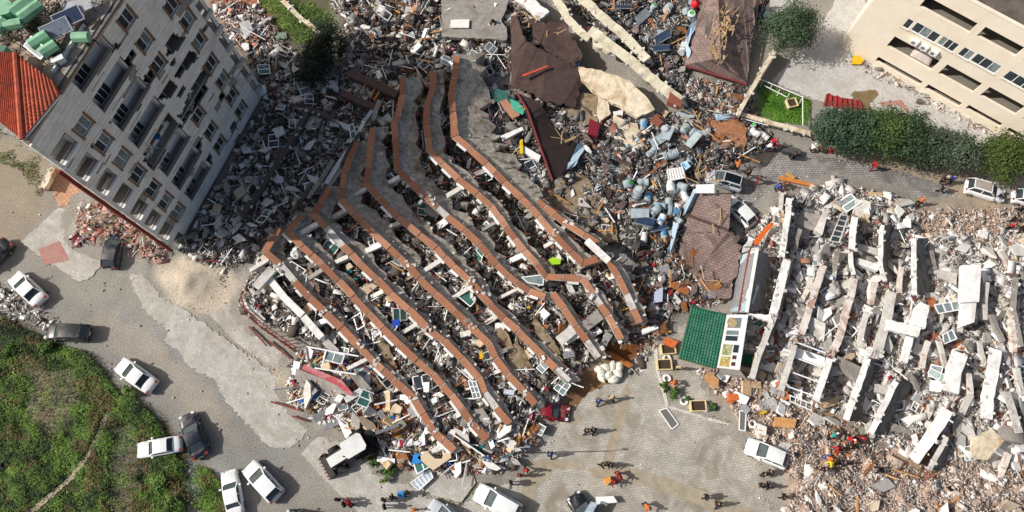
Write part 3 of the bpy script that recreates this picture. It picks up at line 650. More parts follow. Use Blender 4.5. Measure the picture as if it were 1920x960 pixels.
# red tiled hip roof at the left end
zr = HT+.2
def tiled(quad, parent, m, nu, nv, rise=.09, name='roof_tile_field'):
    a, b_, c, d = quad; bb = MB(); nrm = (b_-a).cross(d-a).normalized()
    if nrm.z < 0: nrm = -nrm
    def fn(u, v):
        p = (a.lerp(b_, u)).lerp(d.lerp(c, u), v); return p+nrm*(abs(math.sin(u*nu*PI))*rise+(v*nv % 1)*.05)
    bb.grid(lambda u, v: fn(u, v*.9999), nu*4, nv*2); return bb.build(name, m, parent, kind='stuff')
ri0, ri1 = P(30,100,zr+1.6), P(42,262,zr)
q1 = (P(-70,90,zr+1.5), ri0, ri1, P(-60,180,zr)); q2 = (ri0, P(118,172,zr+.9), P(112,178,zr+.6), ri1)
tiled((q1[1], q1[0], q1[3], q1[2]), apt, M['rtile'], 26, 14); tiled((ri0, P(100,152,zr+1.0), P(114,176,zr+.5), ri1), apt, M['rtile'], 10, 16)
b = MB(); b.tube(ri0+Vector((0,0,.05)), ri1+Vector((0,0,.05)), .22, .22, 8); b.build('ridge_tile', M['rtile'], apt)
b = MB(); b.prism([ri0-Vector((0,0,.15)), P(100,152,zr+.8), P(114,176,zr+.4), ri1-Vector((0,0,.15)), P(-60,180,zr-.1), P(-70,90,zr+1.2)], .15); b.build('roof_deck', M['woodd'], apt)
b = MB(); b.bar(P(114,177,zr+.4), P(42,264,zr-.1), .16, .16); b.build('gutter', M['wplas'], apt)

# rooftop clutter: tanks on stands, solar panels
MT = mat('mint_green_tank', hx('8fc09a'), .45, 2, .12, dirt=hx('5d8a68'), dirt_amt=.5)
def tank(px, py, rz, L, R, label, up=True):
    z = HT+.1; p = P(px, py, z+1); t = empty('rooftop_water_tank', (p.x, p.y, z), label, 'water tank', 'mint green rooftop water tanks')
    d = Vector((math.cos(rz), math.sin(rz), 0)); b = MB(); c = Vector((0, 0, 1.0))
    if up: b.tube(c-d*L/2, c+d*L/2, R, R, 8)
    else: b.tube(c+Vector((0,0,-L/2)), c+Vector((0,0,L/2)), R, R*.92, 8)
    b.build('tank_shell', MT, t, local=True)
    for a in (-.8, .8): s = MB(); s.bar(c+d*L*.4*a+Vector((.5,0,-1)), c+d*L*.4*a+Vector((.5,0,-.4)), .06); s.bar(c+d*L*.4*a+Vector((-.5,0,-1)), c+d*L*.4*a+Vector((-.5,0,-.4)), .06); s.bar(c+d*L*.4*a+Vector((-.6,0,-.4)), c+d*L*.4*a+Vector((.6,0,-.4)), .06); s.build('stand', M['rope'], t, local=True)
tank(14, 22, .9, 1.1, .8, 'upright octagonal mint tank near the red tiled roof', False)
tank(45, 12, .9, 2.0, .62, 'long mint tank at the top left corner of the roof'); tank(58, 22, .9, 1.9, .5, 'slimmer mint tank lying beside the long one')
tank(74, 76, .8, 1.5, .5, 'mint tank next to the shiny cradle, nearer the panels'); tank(92, 92, .8, 1.3, .45, 'smaller mint tank by the cables')
tank(26, 46, .3, 1.3, .42, 'low mint tank under the octagonal one'); tank(2, 50, 1.2, 1.2, .5, 'mint tank cut by the frame edge'); tank(152, 70, .1, 1.2, .42, 'mint tank tipped near the front parapet'); tank(1, 105, 1.4, 1.4, .5, 'dark mint tank beside the upper end of the red tiles')
def panel(px, py, label, m, rz=.62, w=2.1, h=1.25):
    z = HT+1.1; p = P(px, py, z); t = empty('solar_water_panel', (p.x, p.y, HT+.1), label, 'solar panel', 'rooftop solar panels', rz)
    R = Matrix.Rotation(.25, 3, 'X'); b = MB(); b.box((0,0,1), (w, h, .07), m=R); b.build('collector', m, t, local=True); f = MB()
    for s in (-1, 1): f.box((s*w/2, 0, 1), (.07, h+.1, .12), m=R); f.box(R@Vector((0, s*h/2, 0))+Vector((0,0,1)), (w, .07, .12), m=R)
    f.build('panel_frame', M['metal'], t, local=True); l = MB()
    for s in (-1, 1): l.bar((s*w*.4, .4, 0), (s*w*.4, .4, 1), .06); l.bar((s*w*.4, -.4, 0), (s*w*.4, -.4, .85), .06)
    l.build('panel_legs', M['rope'], t, local=True)
MP = glass('solar_blue', hx('2d3b52'), .12)
panel(127, 33, 'dark blue panel in the middle of the roof row', MP); panel(105, 55, 'grey blue panel nearest the mint cradle', mat('dusty_panel', hx('6d7683'), .3, 2, .2)); panel(146, 10, 'silvery dusty panel at the top of the roof row', mat('silver_panel', hx('b9bbb8'), .35, 2, .2)); panel(68, 90, 'shiny empty collector cradle beside the mint tank', mat('shiny_panel', hx('9aa1a3'), .2, 2, .3), rz=-.6, w=1.9, h=.9)
b = MB()
for k in range(170):
    x, y = random.uniform(0, 215), random.uniform(-20, 120)
    if x*.72+y*.75 > 165: continue
    p = P(x, y, HT+.1); a = random.uniform(0, PI); L = random.uniform(.8, 2.6); z = random.uniform(.1, 1.2); b.bar(p+Vector((0,0,z)), p+Vector((math.cos(a)*L, math.sin(a)*L, random.uniform(.05, 1.4))), .045)
b.build('tangled_roof_frames', mat('roof_frame_dark', hx('4a4440'), .7), None, 'tangle of thin dark steel frames and cables on the apartment roof', 'scrap', kind='stuff')
rub_ = MB()
for k in range(420):
    a_ = random.uniform(.6, S1); d_ = random.choice((random.uniform(.3, 9), random.uniform(.2, 2.2))); s_ = random.uniform(.12, .45)*(1 if random.random() < .9 else 1.8)
    if d_ > a_*2.2+.5: continue
    rub_.box(FA.at(a_, HT+.1+s_*.25, -d_), (s_*1.4, s_, s_*.5), m=Matrix.Rotation(random.uniform(0, 6), 3, 'Z') @ Matrix.Rotation(random.uniform(-.4,.4), 3, 'X'))
rub_.build('roof_debris', mat('roof_debris_mix', hx('8c8074'), .95, 1.3, .6, .2), None, 'broken screed and stones strewn over the flat roof of the standing block', 'rubble', kind='stuff')
p = P(112, 115, HT+.5); t = empty('roof_ac_unit', (p.x, p.y, HT+.1), 'white air conditioner unit beside a dish on the roof corner', 'air conditioner'); MB().box((0,0,.45), (.9,.45,.7), .6).build('unit_case', M['white'], t, local=True); MB().tube((-.1,-.25,.45), (-.13,-.3,.45), .25, .25, 12).build('fan_grille', M['rope'], t, local=True)

# beige commercial building at the upper right
FB = Face(P(1572,86), P(1869,253), 13.9); KB = K
bb_ = empty('beige_building', FB.at(8, 0), 'intact beige rendered building with open parking bays and strip windows', 'building')
bays = [(3.9,9.15,9.85,11.3),(9.87,13.85,10.0,11.4),(14.6,18.6,10.1,11.45),(19.3,23.3,10.1,11.45),(4.03,9.2,3.4,5.1),(9.95,13.88,3.5,5.2),(14.6,18.5,3.65,5.3),(19.3,23.3,3.7,5.35),(4.15,9.5,.75,1.5),(10.1,14.1,.78,1.55),(14.68,18.6,1.1,1.8),(19.3,23.3,1.1,1.8)]
wb = [(3.85,4.55,6.65,8.0,1),(4.75,7.42,6.78,8.1,3),(7.6,9.4,6.85,8.15,3),(9.85,11.1,6.9,8.2,2),(11.2,13.85,6.98,8.3,3),(14.6,18.5,7.05,8.35,4),(19.3,23.2,7.05,8.35,4)]
SB, HB = 25.2, 13.1*K
rB = [tuple(x*K for x in r) for r in bays]+[tuple(x*K for x in r[:4]) for r in wb]
b = MB()
for a, c, iv in free_rows(FB, rB, [], 9, 0, SB, 0, HB):
    for u, w in iv: FB.box(b, u, w, a, c, -.3, 0)
b.build('wall', M['beige'], bb_)
b = MB(); FB.box(b, .0, SB, HB-.35, HB-.05, -14, -.31); b.build('roof', M['roofbrown'], bb_)
b = MB(); FB.box(b, -.05, SB, HB, HB+.12, -.32, .06); b.build('parapet_coping', M['beige'], bb_)
b = MB(); FB.box(b, 0, SB, 0, HB-.4, -14, -6.5); FB.box(b, 0, .3, 0, HB-.36, -6.49, -.31); b.build('building_body', M['beige'], bb_)
b = MB()
for h in (.35, 3.1, 6.1, 9.3): FB.box(b, .31, SB, h*K-.25, h*K, -6.49, -.32)
b.build('floor_slab', M['beigein'], bb_)
b = MB()
for s in (9.5, 14.2, 18.95, 23.6):
    for d in (3,): FB.box(b, s*K-.2, s*K+.2, .4, HB-.4, -d-.2, -d+.2)
b.build('inner_column', M['beigein'], bb_)
for i, (a0, a1, h0, h1, n) in enumerate(wb): window(FB, bb_, (a0+a1)/2*K, (h0+h1)/2*K, (a1-a0)*K, (h1-h0)*K, jamb=False, depth=-.06, n=n, seed=300+i)
for i, (px, py) in enumerate(((1717,75),(1735,85),(1753,95))):
    s, h = FB.uv(px, py); t = empty('wall_ac_unit', FB.at(s, h, .3), 'white wall air conditioner below the strip windows, '+('leftmost of three', 'middle of three', 'rightmost of three')[i], 'air conditioner', 'air conditioners on the beige facade')
    m_ = MB(); FB.box(m_, s-.4, s+.4, h-.3, h+.3, .1, .5); m_.build('unit_case', M['white'], t); m_ = MB(); m_.tube(FB.at(s-.1, h, .5), FB.at(s-.1, h, .53), .22, .22, 12); m_.build('fan_grille', M['steel'], t)
    m_ = MB(); FB.box(m_, s-.3, s-.26, h-.36, h-.3, .02, .5); FB.box(m_, s+.26, s+.3, h-.36, h-.3, .02, .5); m_.build('bracket', M['rope'], t)
b = MB(); s, h = FB.uv(1730, 110); b.grid(lambda u, v: FB.at(s-1.2+2.4*u, 3.3*K+.02+1.15*math.sin(PI*min(1, max(0, u)))**.35*math.sin(PI*v)**.5, -.5-1.6*v), 14, 10); b.build('covered_boat', mat('pale_cover', hx('c9bdb3'), .7, 3, .1), None, 'pale covered hull parked in the second parking bay of the beige building', 'boat cover', smooth=True)
# ---------------------------------------------------------------- the white collapsed block on the right: walls on edge
GW = 'walls left standing on edge in the white collapsed block'
def wall_thing(pts, label, w=.5, z=(3.2, 2.6), foot=(10, 0), zf=.6, m='wplas', face='dwall', rough=.025, seed=1, name='broken_wall'):
    rr = random.Random(seed); n = len(pts)
    tp = [P(x, y, z[0]+(z[1]-z[0])*i/(n-1)) for i, (x, y) in enumerate(pts)]
    tp = resample(tp, .7); N = len(tp); tp = [p+Vector((rr.uniform(-rough, rough), rr.uniform(-rough, rough), rr.uniform(-rough, rough)*1.5)) for p in tp]
    ft = []
    for p in tp:
        px, py = proj(p.x, p.y, p.z); ft.append(P(float(px)+foot[0]*1.25, float(py)+foot[1]*1.25, zf))
    root = empty(name, (tp[0].x, tp[0].y, zf), label, 'wall', GW)
    if face: wall_slab(tp, w, ft, zf, root, 'wall_face', M[face], th=w*.9)
    k = strip_frame(tp); v = []; f = []
    for p, q in zip(tp, k):
        a, b = rr.uniform(-rough, rough), rr.uniform(-rough, rough); v += [p-q*(w/2+a), p+q*(w/2+.01+b), p+q*(w/2+.01+b)-Vector((0,0,.16)), p-q*(w/2+a)-Vector((0,0,.6))]
    v = [Vector(x)+Vector((0,0,.03)) for x in v]
    for i in range(N-1):
        for j in range(4): f.append((4*i+j, 4*i+4+j, 4*i+4+(j+1) % 4, 4*i+(j+1) % 4))
    f += [(0,1,2,3), tuple(4*N-4+j for j in (3,2,1,0))]
    MB().add(v, f).build('wall_top', M[m], root)
    cb, rb = MB(), MB()
    for i in range(int(N*1.6)):
        j_ = rr.randrange(N); s_ = rr.uniform(.06,.26); p = tp[j_]+k[j_]*rr.choice((-1,1,1))*rr.uniform(w*.2, w*.8)+Vector((0,0,rr.uniform(-.1,.1))); cb.box(p, (s_*1.5, s_, s_*.6), m=Matrix.Rotation(rr.uniform(0,6), 3, 'Z') @ Matrix.Rotation(rr.uniform(-.7,.7), 3, 'X'))
    for e, d in ((0, tp[0]-tp[1]), (N-1, tp[-1]-tp[-2])):
        for q_ in range(4): a_ = tp[e]-Vector((0,0,.25))+k[e]*rr.uniform(-w/2, w/2); rb.bar(a_, a_+d*rr.uniform(.4,1.3)+Vector((rr.gauss(0,.15), rr.gauss(0,.15), rr.uniform(-.4,.2))), .035)
    cb.build('crumbs', M['concw'], root, kind='stuff'); rb.build('rebar', M['rust'], root, kind='stuff'); return root
M['wplasr'] = mat('white_plaster_brick_worn', hx('ddd3c8'), .9, 3, .12, .3, dirt=hx('96654c'), dirt_amt=.75, dscale=.7)
WL = [
 ([(1480,372),(1478,400),(1472,440),(1466,482)], .55, (3.4,3.2), (10,0), 'wplas', 'conc', 'thin white wall edge rising from the street at the top of the white block'),
 ([(1467,362),(1464,395)], .4, (2.4,2.4), (6,0), 'concw', 'conc', 'short stub beside the thin white wall edge by the street'),
 ([(1476,487),(1465,530),(1450,592)], .8, (3.0,3.0), (16,3), 'wplas', 'conc', 'wide white wall top just right of the glass front shop'),
 ([(1452,594),(1437,630),(1422,667),(1410,710)], .55, (3.2,2.6), (12,4), 'concw', 'dwall', 'curving pale wall edge behind the menu board kiosk'),
 ([(1545,497),(1532,535),(1520,572),(1512,597),(1503,625)], .65, (2.6,2.4), (12,0), 'wplasr', 'conc', 'rust stained wall top in the left middle of the white block'),
 ([(1490,647),(1478,690),(1464,732)], .55, (3.2,2.8), (6,0), 'concw', 'conc', 'left wall of the balcony with steel bars'),
 ([(1603,407),(1599,435),(1597,467)], .6, (3.4,3.2), (16,0), 'wplas', 'dwall', 'upright white wall end beside the dark window grid'),
 ([(1595,472),(1597,495),(1602,515)], .4, (3,2.8), (8,0), 'wplas', 'conc', 'thin curved wall edge below the dark window grid'),
 ([(1602,522),(1594,560),(1584,592),(1580,615),(1570,642),(1558,665)], .7, (2.6,2.2), (10,0), 'wplasr', 'conc', 'long rust stained wall top in the centre of the white block'),
 ([(1556,672),(1543,712),(1530,752)], .6, (3.3,3.0), (6,0), 'wplas', 'conc', 'right white wall of the balcony with steel bars'),
 ([(1655,422),(1652,450),(1651,500),(1660,527)], .4, (3.6,2.8), (20,0), 'wplas', 'dwall', 'dark faced wall with a thin white edge near the top of the white block'),
 ([(1672,547),(1663,597),(1646,657)], .95, (2.6,2.4), (10,0), 'concw', 'conc', 'wide pale beam like wall left of the big white slab'),
 ([(1628,672),(1613,715),(1600,750),(1587,787)], .55, (3.4,3.0), (24,3), 'wplas', 'dwall', 'white wall edge with a dark inner face, right of the steel barred balcony'),
 ([(1714,447),(1714,485),(1714,520),(1715,553)], .45, (3.8,3.2), (26,0), 'wplas', 'dwall', 'straight upright white wall with a tall dark face beside the tan rubble'),
 ([(1706,632),(1700,655),(1694,678)], .75, (2.8,2.6), (16,2), 'wplas', 'dwall', 'short white wall below the big white slab'),
 ([(1680,715),(1657,762),(1633,812)], .5, (3.6,3.0), (30,2), 'wplas', 'dwall', 'long white wall edge with the largest dark face at the front of the white block'),
 ([(1777,768),(1762,795),(1735,832),(1714,862)], 1.05, (3.2,2.6), (14,8), 'wplas', 'conc', 'thick white bent beam at the front of the white block'),
 ([(1775,822),(1758,852),(1742,880)], .4, (2.6,2.2), (18,0), 'concw', 'dwall', 'grey wall edge next to the thick white bent beam'),
 ([(1868,655),(1861,700),(1852,745),(1850,785)], 1.15, (2.6,2.2), (14,0), 'wplas', 'conc', 'rough broad white wall near the right edge of the picture'),
 ([(1887,735),(1900,770),(1912,812)], .7, (2.4,2.2), (10,0), 'concw', 'conc', 'pale bent wall at the far right of the white block'),
 ([(1800,662),(1788,695),(1783,735)], 1.5, (3.2,3.0), (26,0), 'wplas', 'conc', 'broad white wall top with a blue grey face'),
 ([(1905,520),(1900,580),(1915,650)], .5, (2.4,2.2), (12,0), 'conc', 'dwall', 'dark wall edge cut by the right side of the frame'),
]
for i, (pts, w, z, ft, m_, fc, lb) in enumerate(WL): wall_thing(pts, lb, w, z, ft, .2, m_, fc, seed=i)

WX = [((1838,520),(1832,560),.5,2.4),((1850,530),(1846,600),.4,2.0),((1875,470),(1890,500),.5,1.4),((1858,590),(1880,640),.45,2.0),((1835,640),(1845,680),.4,1.8),((1895,600),(1900,660),.5,1.8),((1812,640),(1822,655),.6,2.2),((1905,690),(1915,740),.5,1.6),((1690,500),(1686,550),.4,2.0),((1745,470),(1752,505),.4,1.4),((1760,640),(1772,690),.4,2.2),((1640,530),(1632,570),.5,2.0),((1570,470),(1562,520),.4,1.8),((1625,585),(1612,640),.45,2.2),((1740,640),(1728,690),.45,1.8),((1700,700),(1720,730),.4,1.8),((1820,740),(1800,780),.5,1.8),((1890,850),(1870,900),.5,1.2),((1580,820),(1620,835),.4,1.0),((1900,780),(1918,830),.4,1.4),((1520,520),(1505,560),.4,2.0),((1500,430),(1490,470),.4,2.0),((1745,760),(1735,785),.5,1.6),((1815,700),(1818,760),.45,2.0)]
for i, (a, c, w, z) in enumerate(WX):
    r_ = random.Random(i); b = MB(); m_ = ((a[0]+c[0])/2+r_.uniform(-3,3), (a[1]+c[1])/2+r_.uniform(-3,3)); q = [P(*a, z+.4), P(*m_, z+r_.uniform(-.1,.3)), P(*c, z-.3)]
    for u, v_ in zip(q, q[1:]): b.bar(u, v_, w, w*.9)
    b.build('broken_beam', (M['conc'], M['concw'], M['wplasr'])[i % 3], None, f'{("grey","pale","rust stained")[i%3]} broken beam, number {i}', 'beam', 'broken beams among the walls of the white block')
def flat(name, poly, z, th, m, label, cat, group=None, jag=0, crack=False, tilt=(0,0), parent=None, seed=0, sub=0):
    """a broken slab: polygon seen in photo pixels at height z (one value or one per corner)"""
    rr = random.Random(seed+len(poly)); q = []
    n = len(poly); zz = z if isinstance(z, (list, tuple)) else [z]*n
    for i in range(n):
        a, b = poly[i], poly[(i+1) % n]; k = max(1, int(math.hypot(b[0]-a[0], b[1]-a[1])/jag/2)) if jag else 1
        for j in range(k):
            t = j/k; x = a[0]+(b[0]-a[0])*t; y = a[1]+(b[1]-a[1])*t; h = zz[i]+(zz[(i+1) % n]-zz[i])*t
            if j and jag: x += rr.uniform(-jag, jag)*.5; y += rr.uniform(-jag, jag)*.5
            q.append(P(x, y, h))
    b = MB(); b.prism(q, th); return b.build(name, m, parent, label, cat, group)
GF = 'large fallen concrete slabs'
flat('fallen_slab', [(1805,497),(1840,497),(1836,566),(1803,567)], 3.4, .6, M['wplas'], 'clean white rectangular slab standing out at the right of the white block', 'slab', GF)
flat('fallen_slab', [(1805,569),(1831,568),(1827,604),(1802,613)], 3.1, .6, M['wplas'], 'smaller white slab directly below the clean white rectangular one', 'slab', GF)
flat('fallen_slab', [(1727,566),(1743,573),(1735,616),(1709,606),(1716,580)], 3.2, .5, M['wplas'], 'white upright slab block joined to a horizontal white arm', 'slab', GF, jag=2)
flat('fallen_slab', [(1668,600),(1728,614),(1721,632),(1662,618)], 2.9, .5, M['wplas'], 'horizontal white arm reaching left from the white slab block', 'slab', GF, jag=2)
flat('fallen_slab', [(1572,668),(1623,692),(1605,718),(1572,690)], [3.2,2.4,1.6,2.0], .25, M['conc'], 'tilted grey panel right of the steel barred balcony', 'slab', GF)
flat('fallen_slab', [(1825,820),(1858,805),(1884,825),(1852,862),(1820,858)], [1.8,2,1.8,1.3,1.4], .35, M['mud'], 'broad tan slab near the lower right corner', 'slab', GF, jag=3)
flat('fallen_slab', [(1884,825),(1906,818),(1905,850),(1858,872),(1852,863)], [1.8,1.3,.9,.8,1.3], .3, M['dwall'], 'grey slab fallen against the broad tan one', 'slab', GF, jag=3)
flat('fallen_slab', [(1785,790),(1818,780),(1822,812),(1790,825)], 1.2, .3, M['conc'], 'square grey slab between the bent beam and the rough wall', 'slab', GF, jag=2)
flat('fallen_slab', [(1842,880),(1890,900),(1882,912),(1840,894)], 1.3, .25, M['wplas'], 'white plank like slab low at the right corner', 'slab', GF)
flat('fallen_slab', [(1605,372),(1632,378),(1634,405),(1618,412),(1600,398)], [2,2.2,1.6,1.4,1.6], .25, M['concw'], 'tilted pale grey slab at the street edge of the white block', 'slab', GF, jag=2)
flat('fallen_slab', [(1502,395),(1540,405),(1532,435),(1492,420)], [1.8,2.1,1.6,1.6], .2, M['conc'], 'grey roof slab between the thin white wall and the pale wall', 'slab', GF, jag=2)
flat('fallen_slab', [(1548,395),(1553,398),(1542,440),(1530,432)], [3.2,3.2,2.2,2.2], .8, M['concw'], 'leaning pale wall block with a grey side near the street', 'slab', GF)
flat('fallen_slab', [(1605,455),(1652,468),(1650,480),(1603,465)], 1.6, .3, M['concw'], 'grey ledge slab between two upright walls', 'slab', GF)
flat('fallen_slab', [(1608,483),(1650,497),(1646,508),(1606,494)], 2.2, .6, M['wplas'], 'rounded white beam between two upright walls', 'slab', GF)
flat('fallen_slab', [(1515,590),(1548,607),(1545,640),(1518,628)], [2,2.2,1.4,1.4], .15, M['concw'], 'grey panel leaning by the rust stained wall top', 'slab', GF)
flat('fallen_slab', [(1640,720),(1675,725),(1672,742),(1640,735)], 1.8, .3, M['concw'], 'pale cross slab between the two dark faced front walls', 'slab', GF, jag=2)
flat('fallen_slab', [(1668,790),(1705,805),(1712,815),(1672,808)], 1.4, .3, M['conc'], 'stained cross slab at the front of the white block', 'slab', GF, jag=2)
flat('fallen_slab', [(1760,505),(1795,512),(1793,535),(1758,518)], [2,2.2,1.3,1.3], .2, M['concw'], 'tilted grey white panel left of the clean white slab', 'slab', GF)
flat('fallen_slab', [(1085,125),(1110,128),(1180,150),(1215,185),(1228,205),(1195,220),(1170,205),(1125,180),(1090,150)], [2.6,2.8,2.8,2.4,2,1.8,1.8,1.8,2.2], .5, M['mud'], 'big cracked sand coloured slab beside the long cream wall', 'slab', GF, jag=4)
flat('fallen_slab', [(1122,182),(1140,190),(1145,212),(1125,228),(1120,205)], 1.7, .35, M['mud'], 'broken corner of the big sand coloured slab', 'slab', GF, jag=3)
flat('fallen_slab', [(1150,215),(1195,232),(1210,262),(1180,280),(1150,250)], [1.8,1.6,1.3,1.2,1.5], .4, M['mud'], 'crumbled tan slab below the big cracked sand coloured one', 'slab', GF, jag=5)
flat('fallen_slab', [(1010,332),(1050,312),(1100,330),(1150,400),(1160,455),(1110,445),(1060,410),(1012,370)], [1.3,1.25,1.15,1.0,.95,1.1,1.3,1.4], .5, M['mudd'], 'wide brown stained slab right of the uppermost terracotta slab', 'slab', GF, jag=5)
flat('fallen_slab', [(1062,170),(1125,178),(1120,230),(1080,240),(1060,220)], [1.2,1.2,1.1,1.0,1.0], .3, M['mudd'], 'brown stained slab under the torn dark roof', 'slab', GF, jag=4)
flat('fallen_slab', [(985,372),(1005,345),(1012,352),(1005,378)], 2.6, 1, M['conc'], 'grey wall block at the top of the lone dark terracotta strip', 'slab', GF)
flat('fallen_slab', [(828,68),(950,75),(950,52),(940,40),(955,0),(828,-20)], [2.2,2.2,2.2,2.2,2.2,2.2], .5, M['conc'], 'stained flat slab at the top edge of the picture carrying a white board', 'slab', GF, jag=3)
flat('white_board', [(845,37),(880,36),(879,52),(844,52)], 2.45, .12, M['wplas'], 'white board lying on the stained flat slab at the top', 'board')
for k, q in enumerate(([(705,640),(720,625),(745,690),(728,700)], [(948,650),(970,640),(1000,690),(985,735),(950,700)], [(925,620),(945,612),(968,660),(955,668)], [(1000,590),(1040,640),(1062,690),(1035,670),(1002,622)], [(560,520),(580,500),(600,545),(585,560)])):
    flat('fallen_slab', q, 1.5+.1*k, .25, M['mudd'], ('brown slab face under the second terracotta slab', 'brown grey slab between the two rightmost long terracotta slabs', 'muddy slab piece below the long terracotta slab', 'muddy bare floor face under the longest terracotta slab', 'brown slab sliver near the lowest terracotta slab')[k], 'slab', GF, jag=3)
# long cream walls of the fallen house at the top right
M['cream'] = mat('cream_paint', hx('e6dcc0'), .85, 2, .08, .2, dirt=hx('a89a80'), dirt_amt=.7, dscale=.5)
for pts, w, zz, lb in (([(1072,-20),(1110,14),(1150,50),(1185,80),(1213,112)], 1.1, (3.4,2.6), 'upper of the two long cream wall tops at the top of the picture'),
                       ([(1105,55),(1150,88),(1200,128),(1250,170),(1275,190)], 1.2, (3.4,2.8), 'lower long cream wall with a brick red end'),
                       ([(1040,-10),(1062,30),(1082,55),(1105,72)], .9, (2.8,2.6), 'crumbling white wall left of the two long cream ones')):
    wall_thing(pts, lb, w, zz, (14,10), .6, 'cream', 'concw', .05, 40+int(w*10))
flat('red_wall_end', [(1256,172),(1280,190),(1276,200),(1252,190)], 3.0, .8, mat('red_brown_paint', hx('8c5240'), .8, 3, .2), 'brick red painted end of the long cream wall', 'wall piece')
flat('red_wall_end', [(1228,214),(1244,228),(1236,236),(1222,222)], 1.8, .6, mat('red_brown_paint', hx('8c5240')), 'smaller red painted wall end beside the tanks', 'wall piece')
flat('fallen_slab', [(1112,70),(1155,90),(1152,100),(1112,85)], 3.2, .6, M['cream'], 'cream slab lying across the lower long cream wall', 'slab', GF, jag=3)
flat('fallen_slab', [(965,-5),(985,-15),(1030,22),(1012,35)], 2.4, .5, M['wplas'], 'white broken parapet piece above the torn dark roof', 'slab', GF, jag=3)
# dark retaining wall across the shaded rubble
M['dwd'] = mat('dark_garden_wall', hx('5d554d'), .9, 2, .2, .2)  # dark brown grey over the whole wall
wall_thing([(577,203),(560,240),(540,275),(510,320),(480,365),(452,405)], 'dark straight garden wall crossing the shaded rubble', .6, (2.0,1.8), (4,8), .1, 'dwd', 'dwd', .02, 60)
wall_thing([(577,203),(600,212),(625,222)], 'short dark garden wall turning right from the straight one', .6, (2.0,1.8), (2,10), .1, 'dwd', 'dwd', .02, 61)
wall_thing([(450,405),(420,450),(402,480)], 'low broken wall near the foot of the apartment block', .5, (1.0,.8), (3,4), .1, 'concw', 'conc', .05, 62)
wall_thing([(1452,96),(1425,140),(1383,215)], 'pale garden wall between the brown roof and the lawn', .45, (2.0,2.0), (4,4), 0, 'mud', 'concw', .02, 63)
wall_thing([(1383,212),(1440,228),(1520,250)], 'pale garden wall along the bottom of the lawn', .5, (1.3,1.3), (2,6), 0, 'mud', 'concw', .02, 64)
wall_thing([(108,300),(80,352)], 'ochre stub wall beside the red tiled roof', .55, (1.2,1.2), (2,4), 0, 'mud', 'mud', .02, 65)
wall_thing([(530,0),(560,30),(600,62)], 'pale fallen kerb wall on the grass at the top', .5, (.5,.5), (1,2), 0, 'mud', 'concw', .04, 66)

# brown shingle roofs that came down whole
GR = 'brown roofs that came down whole'
def trimmed(a, c, ridges): return any(math.hypot(r[0][0]-a[0], r[0][1]-a[1])+math.hypot(r[1][0]-c[0], r[1][1]-c[1]) < 40 or math.hypot(r[1][0]-a[0], r[1][1]-a[1])+math.hypot(r[0][0]-c[0], r[0][1]-c[1]) < 40 for r in ridges)
def roof(faces, label, m, ridges=(), trim=None, seed=0):
    c = faces[0][0]; p = P(c[0], c[1], 0); t = empty('fallen_roofing', (p.x, p.y, 0), label, 'roof', GR)
    rr = random.Random(len(label)); cnt = {}
    for fc in faces:
        for a, c2 in zip(fc, fc[1:]+fc[:1]): cnt[frozenset((a, c2))] = cnt.get(frozenset((a, c2)), 0)+1
    for fc in faces:
        q = []
        for a, c2 in zip(fc, fc[1:]+fc[:1]):
            q.append(P(*a)); L = math.hypot(a[0]-c2[0], a[1]-c2[1])
            if cnt[frozenset((a, c2))] == 1 and not trimmed(a, c2, ridges):
                n = int(L/5)
                for k in range(1, n): u = k/n; o_ = rr.gauss(0, 1.3)+(rr.uniform(-6, 0) if rr.random() < .12 else 0); q.append(P(a[0]+(c2[0]-a[0])*u+o_*(c2[1]-a[1])/L, a[1]+(c2[1]-a[1])*u-o_*(c2[0]-a[0])/L, a[2]+(c2[2]-a[2])*u+rr.gauss(0,.05)))
        b = MB(); b.prism(q, .2); b.build('roof_plane', m, t)
    for a, c2, w, mm in ridges:
        b = MB(); b.bar(P(*a), P(*c2), w, .14); b.build('roof_edge', mm, t)
    return t
MRED = mat('maroon_edge', hx('7f3b3b'), .6, 3, .2); MGUT = mat('black_gutter', hx('2c2a2a'), .5)
roof([[(1283,122,1.2),(1312,20,2.0),(1318,-40,2.4),(1345,-40,3.4),(1352,108,3.6)], [(1352,108,3.6),(1345,-40,3.4),(1422,-40,1.8),(1402,157,1.0)], [(1283,122,1.2),(1352,108,3.6),(1402,157,1.0)]],
     'brown shingle hip roof torn open along its middle, top right', M['shing'], [((1283,123,1.2),(1400,158,1.05),.2,MRED),((1402,157,1.05),(1421,10,1.7),.18,MGUT)])
roof([[(958,30,2.0),(970,28,2.4),(985,75,3.0),(1085,130,2.2),(1092,152,1.8),(1078,202,1.6),(1030,190,2.2),(958,160,2.0)]], 'large dark brown roof sheet with an orange bar on it', M['shing2'])
roof([[(990,35,2.2),(1060,45,2.4),(1092,105,2.6),(1080,125,2.4),(1040,105,2.4),(1000,70,2.4)]], 'torn dark roof piece with splintered timber above the large dark sheet', M['shing2'])
roof([[(972,175,2.6),(1010,190,2.8),(1040,240,1.4),(1078,265,1.4),(1082,300,1.4),(1070,320,1.6),(1036,338,2.6)]], 'almost black roof sheet with a pink red edge strip', mat('black_felt', hx('3a2f2c'), .9, 2, .15, .2), [((968,172,2.7),(988,205,2.85),.2,MRED),((988,205,2.85),(1014,280,2.75),.2,MRED),((1014,280,2.75),(1036,340,2.7),.2,MRED)])
